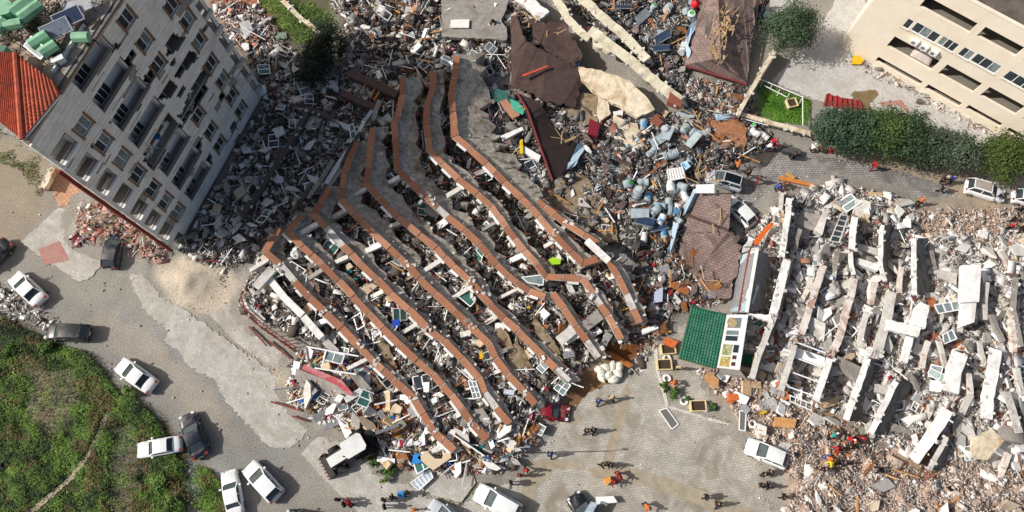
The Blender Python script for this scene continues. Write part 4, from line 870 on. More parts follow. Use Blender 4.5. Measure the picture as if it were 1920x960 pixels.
roof([[(1310,362,1.4),(1372,364,2.4),(1366,430,2.2),(1290,400,1.2)], [(1290,405,1.2),(1366,432,2.2),(1385,440,1.6),(1392,480,1.4),(1368,560,1.2),(1330,560,.9),(1270,470,.8),(1280,430,1.0)]], 'sagging brown shingle roof below the silver car', M['shing'], [((1290,403,1.35),(1366,432,2.3),.25,M['shing2'])])
roof([[(1326,222,1.0),(1384,222,1.3),(1402,240,1.0),(1396,276,.8),(1345,275,.9),(1326,255,.8)]], 'flat plywood roof deck with stripped shingles beside the blue tanks', mat('plywood_worn', hx('a3714f'), .85, 3, .25, dirt=hx('6d5344'), dirt_amt=.8))
roof([[(1545,196,3.0),(1550,176,3.2),(1616,190,3.2),(1628,215,3.0)]], 'bright red ribbed shed roof half hidden by the conifers', mat('red_metal', hx('9a3434'), .55, 2, .25, dirt=hx('6f4a42'), dirt_amt=.5), [((1551+k*9, 176+k*2, 3.28),(1547+k*10, 200+k*2, 3.1),.05,mat('red_metal', hx('a32d2d'))) for k in range(8)])
roof([[(858,820,.6),(920,850,.6),(908,855,2.0),(850,815,2.0)]], 'fallen green glass canopy at the end of the lowest terracotta slab', M['glassgreen'], [((850,815,2.02),(908,855,2.02),.12,M['white'])])
# large grey cladding sheets at the slab ends
flat('cladding_sheet', [(850,800),(878,815),(882,842),(866,832)], 1.8, .1, M['concw'], 'grey green cladding sheet beside the green glass canopy', 'sheet')
flat('cladding_sheet', [(880,770),(905,765),(923,792),(898,808)], 1.7, .1, M['conc'], 'flat grey sheet at the end of the second terracotta slab', 'sheet')
flat('fallen_slab', [(555,690),(640,725),(660,740),(655,760),(620,742),(552,710)], [1.5,1.6,1.5,.9,.9,1], .15, M['conc'], 'long grey awning panel near the red steel frame', 'sheet', GF)
flat('awning_strip', [(570,683),(640,712),(662,738),(655,742),(630,722),(565,692)], 1.75, .1, mat('pink_red_awning', hx('b5545a'), .7, 3, .3, dirt=hx('c9b9b0'), dirt_amt=.6), 'faded pink red awning strip lying on the grey awning panel', 'awning')

# green tiled roof and the white kiosk front with its menu board
t = empty('green_tiled_canopy', P(1316,632,0), 'bright green tiled sheet roof lying by the white kiosk front', 'roof')
q = [P(1296,573,3.0), P(1362,590,3.4), P(1342,692,3.2), P(1272,672,2.8)]
tiled(q, t, M['gtile'], 13, 18, .05, 'tile_field')
b = MB(); b.prism([p-Vector((0,0,.08)) for p in q], .12); b.build('roof_deck', M['woodd'], t)
kt = empty('kiosk_front', P(1375,640,0), 'white framed kiosk front with food pictures and windows beside the green roof', 'kiosk')
kq = [P(1363,590,3.5), P(1403,590,3.5), P(1387,694,3.3), P(1345,689,3.3)]
def kp(u, v, z=0.): p = kq[0].lerp(kq[1], u).lerp(kq[3].lerp(kq[2], u), v); return p+Vector((0,0,z))
def kquad(b, u0, u1, v0, v1, z, th): b.prism([kp(u0,v0,z), kp(u1,v0,z), kp(u1,v1,z), kp(u0,v1,z)], th)
b = MB(); kquad(b, 0, 1, 0, 1, 0, .25); b.build('front_board', M['white'], kt)
MFOOD = mat('food_picture', hx('c7b878'), .4, 4.5, .75, dirt=hx('c8742f'), dirt_amt=.8, dscale=1.6)
MFOOD2 = mat('food_picture_green', hx('b9b98a'), .4, 5, .7, dirt=hx('5d7a3a'), dirt_amt=.8, dscale=1.9)
for u0, u1, v0, v1, mm in ((.08,.5,.56,.76,MFOOD2),(.06,.5,.78,.97,MFOOD),(.12,.72,.06,.25,M['glassg']),(.12,.68,.3,.38,M['glassg']),(.12,.68,.4,.49,M['glassd']),(.56,.8,.56,.7,M['glassd']),(.58,.76,.75,.82,mat('brown_print', hx('5b3b2c'), .5)),(.58,.76,.87,.94,mat('brown_print', hx('5b3b2c')))):
    b = MB(); kquad(b, u0, u1, v0, v1, .02, .03); b.build('picture_panel' if mm in (MFOOD, MFOOD2) else 'front_pane', mm, kt)
b = MB(); c = kp(.3, .15, .03); b.tube(c, c+Vector((0,0,.03)), .5, .5, 14); b.build('round_picture', mat('plate_print', hx('b9a27a'), .4, 5, .6), kt)
b = MB(); b.prism([kp(0,1,0), kp(1,1,0), P(1402,712,.6), P(1362,705,.6)], .1); b.build('side_board', M['concw'], kt)
flat('wheelie_bin', [(1394,664),(1413,664),(1412,682),(1393,681)], 1.6, .9, mat('dark_green_plastic', hx('144f38'), .5), 'dark green bin beside the yellow box behind the kiosk', 'bin')
flat('yellow_box', [(1413,668),(1424,668),(1421,684),(1411,682)], 1.8, .7, mat('yellow_plastic', hx('e0bb57'), .5), 'yellow plastic box beside the dark green bin', 'box')
# glass fronted shop leaning over
gt = empty('shop_front', P(1395,540,0), 'leaning pale blue glass shop front with a rust red frame', 'shop front')
gq = [P(1420,466,4.2), P(1400,586,3.6), P(1368,586,.8), P(1388,478,.8)]
MBL = mat('pale_blue_sheet', hx('9db3bf'), .35, 1.2, .12, dirt=hx('d5dfe2'), dirt_amt=.6, dscale=.6)
def gp(u, v, dz=0): return gq[0].lerp(gq[1], u).lerp(gq[3].lerp(gq[2], u), v)+Vector((-.02, 0, dz))
b = MB(); b.prism([gp(0,0), gp(1,0), gp(1,1), gp(0,1)], .12); b.build('front_sheet', M['metal'], gt)
for i in range(5):
    for j, (v0, v1) in enumerate(((.08,.36),(.5,.92))):
        b = MB(); u0, u1 = i/5+.02, (i+1)/5-.02; b.prism([gp(u0,v0,.06), gp(u1,v0,.06), gp(u1,v1,.06), gp(u0,v1,.06)], .03); b.build('glass_sheet', MBL if (i+j) % 3 else M['white'], gt)
b = MB(); b.bar(gp(0,.43,.12), gp(1,.43,.12), .3, .1); b.build('rust_frame', M['rust'], gt)
for i in range(9): b = MB(); b.bar(gp(i/8.2+.01,.36,.16), gp(i/8.2+.01,.5,.16), .08, .06); b.build('frame_rung', M['concw'], gt)
b = MB(); b.bar(gp(0,.01,.1), gp(1,.01,.1), .3, .16); b.build('top_rail', M['wplas'], gt)
flat('fallen_slab', [(1420,468),(1440,475),(1448,510),(1440,575),(1402,586)], [4.0,2.4,1.2,1.0,3.2], .2, M['conc'], 'grey floor slab behind the leaning shop front', 'slab', GF, jag=3)
flat('fallen_slab', [(1408,532),(1424,536),(1412,570),(1404,566)], 3.0, .4, M['wplas'], 'white block lying on the floor slab behind the shop front', 'slab', GF)
flat('fallen_slab', [(1400,588),(1445,590),(1450,606),(1412,592)], 3.3, .4, M['wplas'], 'white curved parapet above the kiosk front', 'slab', GF, jag=2)
flat('sign_board', [(1447,416),(1452,420),(1438,436),(1422,458),(1415,460),(1415,450),(1432,428)], 2.2, .15, mat('orange_sign', hx('d8692c'), .5, 14, .6), 'bent orange and black sign strip near the tyres', 'sign')
# barred balcony in the white block
t = empty('barred_balcony', P(1510,720,0), 'balcony with steel bars and a white dish between two white walls', 'balcony')
for k in range(4):
    b = MB(); y = 640+k*27; b.bar(P(1488-k*7, y, 2.6), P(1548-k*7, y+22, 2.6), .12, .1); b.build('cross_bar', M['white'], t)
for k in range(9):
    b = MB(); a = P(1475+k*2-8, 660+k*9-10, 2.4); b.bar(a, P(1496+k*2-10, 664+k*9-8, 2.3), .05); b.build('bar', M['steel'], t)
for k in range(10):
    b = MB(); b.bar(P(1560-k*3+4, 690+k*8, 2.4), P(1582-k*3, 698+k*8, 1.6), .05); b.build('bar', M['steel'], t)
b = MB(); b.prism([P(1490,650,2.3), P(1547,670,2.3), P(1545,690,2.3), P(1488,668,2.3)], .12); b.build('white_panel', M['white'], t)
b = MB(); c = P(1514,667,2.6); b.tube(c, c+Vector((.1,.1,.12)), .2, .48, 18); b.build('satellite_dish', mat('dish_white', hx('d9d9d6'), .5), t)
b = MB()
for k in range(5): b.bar(P(1482+k*10, 742+k*4, 2.2), P(1481+k*10, 752+k*4, 2.2), .06)
b.bar(P(1480,741,2.2), P(1524,758,2.2), .1); b.bar(P(1480,752,2.2), P(1522,770,2.2), .1); b.build('railing', M['white'], t)
# dark window grid
t = empty('window_grid', P(1572,425,0), 'dark glass window grid leaning between the pale walls', 'window')
w0, w1, w2, w3 = P(1576,402,3.2), P(1590,406,3.2), P(1573,455,2.2), P(1556,452,2.2)
def wp(u, v, dz=0): return w0.lerp(w1, u).lerp(w3.lerp(w2, u), v)+Vector((0,0,dz))
for k in range(5): b = MB(); b.prism([wp(.06,k/5+.02), wp(.94,k/5+.02), wp(.94,(k+1)/5-.02), wp(.06,(k+1)/5-.02)], .03); b.build('pane', M['glassd'], t)
b = MB(); b.bar(wp(0,0,.04), wp(0,1,.04), .1); b.bar(wp(1,0,.04), wp(1,1,.04), .1)
for k in range(6): b.bar(wp(0,k/5,.05), wp(1,k/5,.05), .09)
b.build('window_frame', M['concw'], t)
# red steel fence and gate by the outermost slab
t = empty('steel_fence', P(470,600,0), 'bent dark red steel fence along the paver walk', 'fence')
fp = [(447,565),(455,588),(490,618),(525,642),(550,660)]
for zz in (.35, 1.5):
    b = MB(); q = [P(x+zz*3, y-zz*6, zz) for x, y in fp]
    for a, c in zip(q, q[1:]): b.bar(a, c, .12)
    b.build('rail', M['rust'], t)
for k in range(13):
    u = k/12*(len(fp)-1.001); i = int(u); f_ = u-i; x = fp[i][0]+(fp[i+1][0]-fp[i][0])*f_; y = fp[i][1]+(fp[i+1][1]-fp[i][1])*f_
    b = MB(); b.bar(P(x, y, .1), P(x+5, y-10, 1.6), .07); b.build('picket', M['rust'], t)
b = MB(); b.prism([P(457,560,1.2), P(498,598,1.2), P(492,606,1.1), P(452,568,1.1)], .05); b.build('white_sheet', M['concw'], t)
for a, c, lb in (((496,474),(450,556),'long pinkish red pole along the left corner of the overturned block'), ((467,612),(500,648),'dark red bar lying on the paver walk'), ((505,640),(545,672),'dark red bar below the steel fence'), ((508,753),(565,770),'thin red rod on the pavers near the awning'), ((548,780),(576,790),'short red rod on the pavers')):
    b = MB(); b.bar(P(*a, .4), P(*c, .4), .16); b.build('steel_bar', M['rust'], None, lb, 'steel bar', 'red steel bars')
# white window frame and poles over the front
def frame_thing(poly, z, label, nx=2, ny=1, m=None, gm=None, w=.1, glassy=True, group='loose window frames in the rubble'):
    q = [P(x, y, z if not isinstance(z, (list, tuple)) else z[i]) for i, (x, y) in enumerate(poly)]
    t = empty('fallen_window', q[0], label, 'window frame', group)
    def fpnt(u, v, dz=0): return q[0].lerp(q[1], u).lerp(q[3].lerp(q[2], u), v)+Vector((0,0,dz))
    b = MB()
    for k in range(nx+1): b.bar(fpnt(k/nx, 0), fpnt(k/nx, 1), w, .08)
    for k in range(ny+1): b.bar(fpnt(0, k/ny, .004), fpnt(1, k/ny, .004), w, .08)
    b.build('sash', m or M['white'], t)
    if glassy:
        for i in range(nx):
            for j in range(ny):
                b = MB(); b.prism([fpnt(i/nx+.02, j/ny+.02, -.01), fpnt((i+1)/nx-.02, j/ny+.02, -.01), fpnt((i+1)/nx-.02, (j+1)/ny-.02, -.01), fpnt(i/nx+.02, (j+1)/ny-.02, -.01)], .02); b.build('pane', gm or M['glassg'], t)
    return t
frame_thing([(611,657),(646,666),(640,683),(606,674)], 2.2, 'white double window frame held up on poles near the awning', 2, 1)
frame_thing([(820,158),(832,160),(825,184),(811,182)], 3.4, 'green glazed window leaning by the upright arm of the slabs', 2, 2, gm=M['glassgreen'])
frame_thing([(700,285),(710,284),(709,303),(700,306)], 3.2, 'small green glazed window on the shaded slab arm', 1, 2, gm=M['glassgreen'])
frame_thing([(655,235),(662,232),(672,268),(660,278)], 2.4, 'long green glazed frame standing in the shade', 1, 3, gm=M['glassgreen'])
frame_thing([(815,205),(825,200),(835,225),(830,232)], 2.6, 'green glass pane frame next to the tall upright slab', 2, 2, gm=M['glassgreen'])
frame_thing([(870,535),(893,562),(882,575),(858,555)], 2.3, 'empty white frame over green glass between two slabs', 1, 1, gm=M['glassgreen'])
frame_thing([(878,714),(892,715),(902,745),(888,748)], 2.5, 'tilted white window frame near the end of the third slab', 2, 3)
frame_thing([(1038,728),(1052,712),(1070,722),(1056,742)], 1.8, 'square white frame above the crushed red car', 2, 2)
frame_thing([(1236,770),(1250,765),(1272,795),(1260,805)], .15, 'white framed mesh screen lying flat on the plaza', 1, 1, gm=mat('mesh_screen', hx('6f6c66'), .8, 30, .4))
frame_thing([(1387,770),(1399,772),(1397,808),(1386,806)], .9, 'grey meshed frame standing in the tan rubble', 1, 1, gm=mat('mesh_screen', hx('6f6c66')))
frame_thing([(1745,690),(1774,704),(1767,720),(1740,700)], 2.0, 'white framed green tinted window in the white block', 1, 1, gm=mat('aqua_glass', hx('b5c9c4'), .1))
frame_thing([(1768,628),(1785,618),(1794,635),(1770,645)], 2.4, 'white triangular frame beside the broad white wall', 2, 1)
frame_thing([(1752,572),(1797,564),(1802,580),(1760,588)], 2.5, 'long white frame left of the smaller white slab', 3, 1)
frame_thing([(1672,756),(1697,751),(1694,767),(1674,771)], 1.9, 'thin steel frame on the dark wall face', 1, 1, glassy=False, m=M['steel'])
frame_thing([(978,520),(1020,515),(1018,535),(990,530)], 3.0, 'pale see through frame at the kinked terracotta slab', 1, 1)
frame_thing([(770,905),(805,880),(812,895),(785,920)], .7, 'pale blue slatted radiator panel on the front heap', 5, 1, gm=mat('pale_blue_radiator', hx('b9c3cf'), .4), group='loose window frames in the rubble')
for a, c, za, zb, lb in (((575,650),(672,668),2.4,2.4,'upper white pole across the front of the block'), ((590,690),(668,702),2.2,2.2,'lower white pole below the white window frame'), ((603,690),(612,655),2.2,2.3,'short white post left of the white window frame')):
    b = MB(); b.bar(P(*a, za), P(*c, zb), .13); b.build('pole', M['white'], None, lb, 'pole', 'white poles at the front of the block')
# pit bridged by poles
for k, (a, c) in enumerate((((675,176),(693,147)), ((694,184),(710,152)), ((701,188),(719,160)))):
    b = MB(); b.bar(P(*a, 2.4), P(*c, 2.8), .12); b.build('pole', M['wood'], None, ('left', 'middle', 'right')[k]+' one of three timber poles across the dark pit', 'pole', 'timber poles over the pit')
b = MB(); b.prism([P(x, y, .55) for x, y in ((650,150),(705,150),(735,185),(700,205),(650,185))], .1); b.build('pit', mat('pit_dark', hx('2a2421'), .95), None, 'flat dark sheet for the pit between two fallen beams', kind='structure')  # flat near-black sheet laid for the pit, no depth modelled
# lawn fence
t = empty('lawn_fence', P(1450,165,0), 'white pipe fence bent along the small lawn', 'fence')
for a, c in (((1425,148),(1505,182)), ((1432,160),(1475,182)), ((1390,222),(1440,235)), ((1505,180),(1505,235))):
    b = MB(); b.bar(P(*a, 1.1), P(*c, 1.1), .08); b.build('rail', M['white'], t)
for x, y in ((1430,152),(1447,160),(1462,168),(1480,175),(1503,185)):
    b = MB(); b.bar(P(x, y, 1.1), P(x-5, y+12, .1), .07); b.build('post', M['white'], t)
# ---------------------------------------------------------------- vehicles
MTYRE = mat('tyre', hx('262524'), .85); MRIM = mat('rim', hx('a9abad'), .35, metal=.7); MLAMP = mat('lamp_glass', hx('d8dde0'), .1, spec=.6); MTAIL = mat('tail_lamp', hx('8f1c1c'), .2, spec=.6)
MPLATE = mat('plate', hx('e9e9e6'), .5); MTRIM = mat('black_trim', hx('1d1d1e'), .6); MSUN = glass('panorama_glass', hx('14181c'), .05)
def paint_mat(n, c): return mat('paint_'+n, hx(c), .28, 2, .03, spec=.5, coat=.6, dirt=hx('a79f92'), dirt_amt=.3, dscale=.9)
PW, PS, PK, PB, PR = paint_mat('white', 'f1f1ee'), paint_mat('silver', 'b9bec3'), paint_mat('black', '17191c'), paint_mat('navy', '12182a'), paint_mat('red', '8a1b24')
CARS = {  # length, width, height, hood end, cabin start/end at belt, roof start/end, belt, hood height, tail height  (x from the front bumper)
 'sedan': (4.5, 1.78, 1.44, .92, 1.18, 3.72, 1.95, 3.05, .93, .86, .98), 'hatch': (4.2, 1.76, 1.48, .9, 1.1, 4.05, 1.85, 3.45, .95, .9, 1.0),
 'suv': (4.5, 1.86, 1.68, 1.05, 1.2, 4.4, 1.95, 4.0, 1.08, 1.02, 1.08), 'coupe': (4.5, 1.8, 1.36, .9, 1.25, 4.0, 2.0, 3.1, .9, .84, .95), 'old': (4.3, 1.66, 1.38, .9, 1.3, 3.5, 1.8, 3.05, .92, .88, .93)}
def car(kind, px, py, fx, fy, paint, label, glassroof=None, dz=0., tilt=0., scale=1., crushed=0., cat='car', name='parked_car'):
    L, W, H, _, c0, c1, r0, r1, belt, hood, tail = CARS[kind]; rr = random.Random(int(px*7+py))
    p = G(px, py, dz); q = P(px+fx, py+fy, p.z); az = math.atan2(q.y-p.y, q.x-p.x)
    root = empty(name, p, label, cat, 'cars parked or crushed around the site', az); root.rotation_euler.y = tilt; root.scale = (scale,)*3
    X = lambda s: L/2-s
    # body shell, lofted along the length
    st = [(0, .36*W, .35, .48, .58), (.06, .43*W, .24, .55, .66), (.3, .475*W, .2, .62, hood*.9), (.75, .49*W, .19, .68, hood*.97), (c0, .495*W, .19, belt-.12, max(hood, belt-.02)), (c0+.25, .5*W, .19, belt-.1, belt), (L*.5, .5*W, .19, belt-.1, belt), (c1-.2, .5*W, .2, belt-.1, max(belt, tail)-.01),
          (c1, .495*W, .2, belt-.12, tail), (L-.3, .475*W, .22, tail*.78, tail*.98), (L-.06, .44*W, .26, .62, tail*.84), (L, .38*W, .36, .5, .68)]
    v, f = [], []
    for s, hw, zl, zm, zt in st:
        j = lambda: rr.gauss(0, crushed*.22)
        half = [(.9, zl), (1, zl+.14), (1.0, (zl+zm)/2), (.975, zm), (.9, zt-.035), (.62, zt), (.3, zt+.018)]
        ring = [(X(s), hw*a, z) for a, z in half]+[(X(s), 0, zt+.024)]+[(X(s), -hw*a, z) for a, z in reversed(half)]
        v += [(x+j(), y+j(), max(.1, z+j()-crushed*.2)) for x, y, z in ring]
    n = 15
    for i in range(len(st)-1):
        for k in range(n): f.append((i*n+k, i*n+(k+1) % n, (i+1)*n+(k+1) % n, (i+1)*n+k))
    f += [tuple(range(n-1, -1, -1)), tuple((len(st)-1)*n+k for k in range(n))]
    MB().add(v, f).build('body', paint, root, smooth=True, local=True)
    if crushed: H = belt+.12+(H-belt)*(1-crushed)
    b0, b1, tw, bw = X(c0), X(c1), W*.36, W*.455
    A = lambda s, y, z: Vector((X(s), y, z))
    cb = [A(c0, bw*.9, belt), A(c1, bw*.88, belt), A(c1, -bw*.88, belt), A(c0, -bw*.9, belt)]; rt = [A(r0, tw, H-.05), A(r1, tw*.96, H-.07), A(r1, -tw*.96, H-.07), A(r0, -tw, H-.05)]
    sb0, sb1 = A(c0+.35, bw, belt), A(c1-.3, bw, belt)
    def quad(name, pts, m, inset=.0):
        c = sum(pts, Vector())/len(pts); b = MB(); b.add([p+(c-p)*inset for p in pts], [tuple(range(len(pts)))]); b.build(name, m, root, local=True)
    G1 = M['glassd']
    quad('windscreen', [cb[3], cb[0], rt[0], rt[3]], glass('windscreen_glass', hx('4a5553'), .06)); quad('rear_window', [cb[1], cb[2], rt[2], rt[1]], G1)
    for s in (1, -1):
        k = [(cb[0], cb[1], rt[1], rt[0]), (cb[3], cb[2], rt[2], rt[3])][0 if s > 0 else 1]
        m0, m1 = k[0].lerp(k[1], .5), k[3].lerp(k[2], .45); q = [k[0], m0, m1, k[3]]; q2 = [m0, k[1], k[2], m1]
        quad('side_window', q if s < 0 else q[::-1], G1); quad('side_window', q2 if s < 0 else q2[::-1], G1)
        for a, c in ((k[0], k[3]), (k[1], k[2]), (m0, m1)): b = MB(); b.bar(a+Vector((0, .01*s, 0)), c+Vector((0, .01*s, .01)), .09, .06); b.build('pillar', paint, root, local=True)
        b = MB(); b.box((X(c0+.28), s*(bw+.16), belt+.08), (.16, .2, .13)); b.build('wing_mirror', paint, root, local=True)
        b = MB(); b.box((X(.17), s*W*.33, hood*.78), (.3, .3, .13)); b.build('headlight', MLAMP, root, local=True)
        b = MB(); b.box((X(L-.13), s*W*.355, tail*.86), (.2, .26, .16)); b.build('tail_light', MTAIL, root, local=True)
        for x in (.82, L-.86):
            b = MB(); b.tube((X(x), s*(W/2-.2), .32), (X(x), s*(W/2+.005), .32), .32, .31, 16); w = b.build('wheel', MTYRE, root, local=True)
            b = MB(); b.tube((X(x), s*(W/2+.006), .32), (X(x), s*(W/2+.02), .32), .19, .17, 12); b.build('rim', MRIM, w, local=True)
    b = MB()
    def dome(u, w):
        a = rt[3].lerp(rt[0], w).lerp(rt[2].lerp(rt[1], w), u); return a+Vector((0, 0, .05+.05*math.sin(PI*min(1, max(0, u)))*1+.04*math.sin(PI*w)))+Vector(((.5-u)*.08, (w-.5)*.1, 0))
    b.grid(dome, 6, 6); e = [dome(i/6, 0) for i in range(7)]; b.build('roof', paint, root, local=True, smooth=True)
    if glassroof:
        b = MB(); b.grid(lambda u, w: dome(.06+.88*u, .12+.76*w)+Vector((0,0,.012)), 6, 6); b.build('glass_roof', glassroof, root, local=True, smooth=True)
    b = MB(); b.box((X(L)-.005, 0, .62), (.03, .5, .12)); b.box((X(0)+.005, 0, .45), (.03, .5, .12)); b.build('number_plate', MPLATE, root, local=True)
    b = MB(); b.box((X(.02), 0, .36), (.1, W*.6, .12)); b.build('grille', MTRIM, root, local=True)
    b = MB(); b.bar((X(c0-.03), -W*.36, belt+.03), (X(c0-.03), W*.36, belt+.03), .07, .04); b.build('wiper_cowl', MTRIM, root, local=True)
    return root
car('sedan', 59, 545, -49, -46, PW, 'white sedan at the left edge of the dirt road near the small paver patch')
car('suv', 134, 626, -78, -3, PK, 'black suv parked level beside the weeds', scale=.96)
car('sedan', 261, 706, -71, -50, PW, 'white sedan alone in the middle of the dirt road')
car('old', 305, 839, -82, 14, PW, 'white older sedan backed against the navy coupe', scale=.98)
car('coupe', 368, 817, -26, -74, PB, 'shiny navy coupe parked across behind a white sedan')
car('old', 440, 925, -14, -80, PW, 'boxy white sedan with its nose pointing up, beside another white car')
car('hatch', 497, 903, -56, -60, PW, 'white hatchback next to the boxy white sedan', scale=1.03)
car('suv', 933, 942, -80, -44, PW, 'white suv at the bottom edge beside the raised paved bed', scale=1.03)
car('sedan', 842, 972, -60, -40, PS, 'silver car cut off by the bottom edge beside the white suv')
car('sedan', 582, 978, -60, -10, PK, 'black car barely showing at the bottom edge')
car('hatch', 220, 472, 16, -60, PB, 'dark hatchback with rubble around it at the foot of the standing block', crushed=.12, dz=-.5)
car('hatch', 172, 436, -60, 40, PR, 'crushed red car buried in pink rubble at the foot of the standing block', crushed=.9, dz=-1.05, scale=.9)
car('sedan', -6, 487, -40, 40, PK, 'dark car cut off by the left edge')
car('suv', 1355, 342, -66, -20, PS, 'silver suv with a black glass roof', glassroof=MSUN, scale=.92)
car('hatch', 1385, 401, -38, -40, PW, 'white hatchback with a brown roof sheet across its bonnet', scale=.94)
car('suv', 1839, 362, 72, 22, PW, 'white suv with a dusty glass roof below the end conifer', glassroof=mat('dusty_roof_glass', hx('a49a8e'), .4, 2, .15), scale=.94)
car('hatch', 1924, 378, 60, 16, PW, 'white hatchback cut off by the right edge', scale=.94)
car('sedan', 1028, 771, 66, 12, PR, 'crushed dark red car at the end of a terracotta slab', crushed=.6, scale=.9, dz=-.35)
car('sedan', 1440, 42, -44, -30, PB, 'dark blue car half under the tree at the top', scale=.95)
car('hatch', 1434, 851, -66, -28, PW, 'white car with its rear wedged in the tan rubble')
car('sedan', 1098, 966, -40, -60, PK, 'dark car under a board at the bottom edge')
flat('blue_board', [(1108,940),(1121,944),(1108,968),(1094,964)], 1.7, .06, mat('blue_grey_board', hx('a9b6c2'), .4), 'pale blue board lying on a dark car at the bottom edge', 'board')

# backhoe loader by the front heap
t = empty('backhoe_loader', P(668,842,0), 'white backhoe loader working at the front heap', 'digger', rz=math.atan2(*(lambda a: (a.y, a.x))(P(620,872,0)-P(668,842,0))))
MW = paint_mat('digger', 'e6e5e0'); t.scale = (1.02,)*3
b = MB(); b.box((1.6,0,1.35), (1.9,.95,.7)); b.box((2.45,0,1.2), (.25,.85,.5)); b.build('bonnet', MW, t, local=True)
b = MB(); b.box((-.1,0,1.0), (4.4,.8,.45)); b.box((-1.6,0,1.0), (.9,1.7,.5)); b.build('chassis', MTRIM, t, local=True)
b = MB(); b.tube((1.0,.3,1.7), (1.0,.3,2.5), .06, .06, 8); b.build('exhaust', MTRIM, t, local=True); b = MB(); b.box((2.2,0,1.52), (.5,.6,.04)); b.build('bonnet_grille', MTRIM, t, local=True); b = MB(); b.box((-.2,1.0,1.25), (1.2,.3,.08)); b.build('mudguard', MTRIM, t, local=True); b = MB(); b.box((-.2,-1.0,1.25), (1.2,.3,.08)); b.build('mudguard', MTRIM, t, local=True)
b = MB(); b.add([(.75,.78,1.5),(-1.15,.78,1.5),(-1.15,-.78,1.5),(.75,-.78,1.5),(.55,.7,2.7),(-1.0,.7,2.7),(-1.0,-.7,2.7),(.55,-.7,2.7)], [(0,1,5,4),(1,2,6,5),(2,3,7,6),(3,0,4,7)]); b.build('cab_glass', M['glassd'], t, local=True)
b = MB(); b.prism([Vector((x*1.0, y, 2.86)) for x, y in ((.78,.62),(.6,.82),(-1.05,.86),(-1.3,.6),(-1.3,-.6),(-1.05,-.86),(.6,-.82),(.78,-.62))], .14); b.build('cab_roof', MW, t, local=True)
for s in (1,-1):
    for x, r, w in ((-.85,.8,.5),(1.75,.55,.42)):
        b = MB(); b.tube((x, s*.8, r), (x, s*(.8+w), r), r, r*.96, 18); w_ = b.build('wheel', MTYRE, t, local=True); b = MB(); b.tube((x, s*(.805+w), r), (x, s*(.82+w), r), r*.55, r*.5, 12); b.build('rim', MRIM, w_, local=True)
    b = MB(); b.bar((.4, s*.62, 1.5), (2.5, s*.62, .9), .16, .26); b.build('loader_arm', MTRIM, t, local=True)
b = MB(); b.add([(2.55,-1.15,.2),(3.35,-1.15,.12),(3.35,-1.15,.2),(2.7,-1.15,.95),(2.55,1.15,.2),(3.35,1.15,.12),(3.35,1.15,.2),(2.7,1.15,.95)], [(0,1,5,4),(0,4,7,3),(0,3,2,1),(4,5,6,7),(3,7,4,0)]); b.box((2.66,0,.55), (.1,2.3,.8)); bk = b.build('bucket', mat('worn_bucket', hx('3a3431'), .6, 4, .3), t, local=True)
b = MB(); [b.box((3.42,-1.05+k*.35,.14), (.25,.1,.07)) for k in range(7)]; b.build('bucket_teeth', mat('worn_steel', hx('9b7a66'), .5, 4, .3), bk, local=True)
b = MB(); b.bar((-2,0,1.1), (-2.5,.1,2.6), .35, .4); b.build('boom', MTRIM, t, local=True); b = MB(); b.bar((-2.5,.1,2.6), (-4.6,.5,2.0), .28, .34); b.build('dipper_arm', M['metal'], t, local=True)
b = MB(); b.box((-4.9,.55,1.5), (.6,.7,.8), .2); b.build('rear_bucket', mat('dusty_bucket', hx('8d8676'), .7, 4, .2), t, local=True)

# ---------------------------------------------------------------- trees
def leaf_cloud(c, rad, n, size, dark, light, seed, flat_=1.):
    r = np.random.default_rng(seed)
    # clumps spread through the crown, leaves spread through the clumps
    k = max(10, int(n/70)); u = r.normal(size=(k, 3)); u /= np.linalg.norm(u, axis=1)[:, None]; u[:, 2] = np.where(u[:, 2] < -.35, -u[:, 2], u[:, 2])
    cc = u*(r.random((k, 1))**.45)*np.array(rad)*(.72+.42*r.random((k, 1))); i = r.integers(0, k, n)
    cs = .16+.2*r.random(k); p = r.normal(size=(n, 3))*(cs[i]*np.mean(rad))[:, None]*np.array([.62, .62, .5])+cc[i]
    tint = (r.random(k)*.75+.12)[i]*.75+r.random(n)*.35
    up = p/np.array(rad)+r.normal(size=(n, 3))*.55+np.array([0, 0, .45]); up /= np.linalg.norm(up, axis=1)[:, None]
    t = np.cross(up, r.normal(size=(n, 3))); t /= np.linalg.norm(t, axis=1)[:, None]; w = np.cross(up, t)
    s = (size*(.6+.8*r.random(n)))[:, None]; p = p+np.array(c)
    v = np.stack([p-t*s, p+w*s*.5, p+t*s, p-w*s*.5], 1).reshape(-1, 3)
    col = np.array(dark)*(1-tint[:, None])+np.array(light)*tint[:, None]; col = np.repeat(np.concatenate([col, np.ones((n, 1))], 1), 4, 0)
    return v, np.arange(4*n).reshape(-1, 4), col
def tree(px, py, R, Ht, label, n=12000, dark='1f2e1c', light='5f7350', seed=0, group='conifers along the light court', base=None):
    """px, py: where the crown's middle shows"""
    c = P(px, py, Ht*.55); rr = random.Random(seed); root = empty('conifer_tree', (c.x, c.y, 0), label, 'tree', group)
    b = MB(); b.tube((0,0,0), (.1,0,Ht*.5), R*.1, R*.05, 8); tr = b.build('trunk', M['bark'], root, local=True); b = MB()
    for k in range(9):
        a = k*2.4; z = Ht*(.15+.06*k); b.tube((0,0,z), (math.cos(a)*R*.8, math.sin(a)*R*.8, z+R*.3), .07, .02, 5)
    b.build('limb', M['bark'], tr, local=True, kind='stuff')
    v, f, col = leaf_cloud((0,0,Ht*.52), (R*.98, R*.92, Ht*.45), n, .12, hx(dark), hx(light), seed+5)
    np_obj('crown', v, f, M['leaf'], col, parent=root)
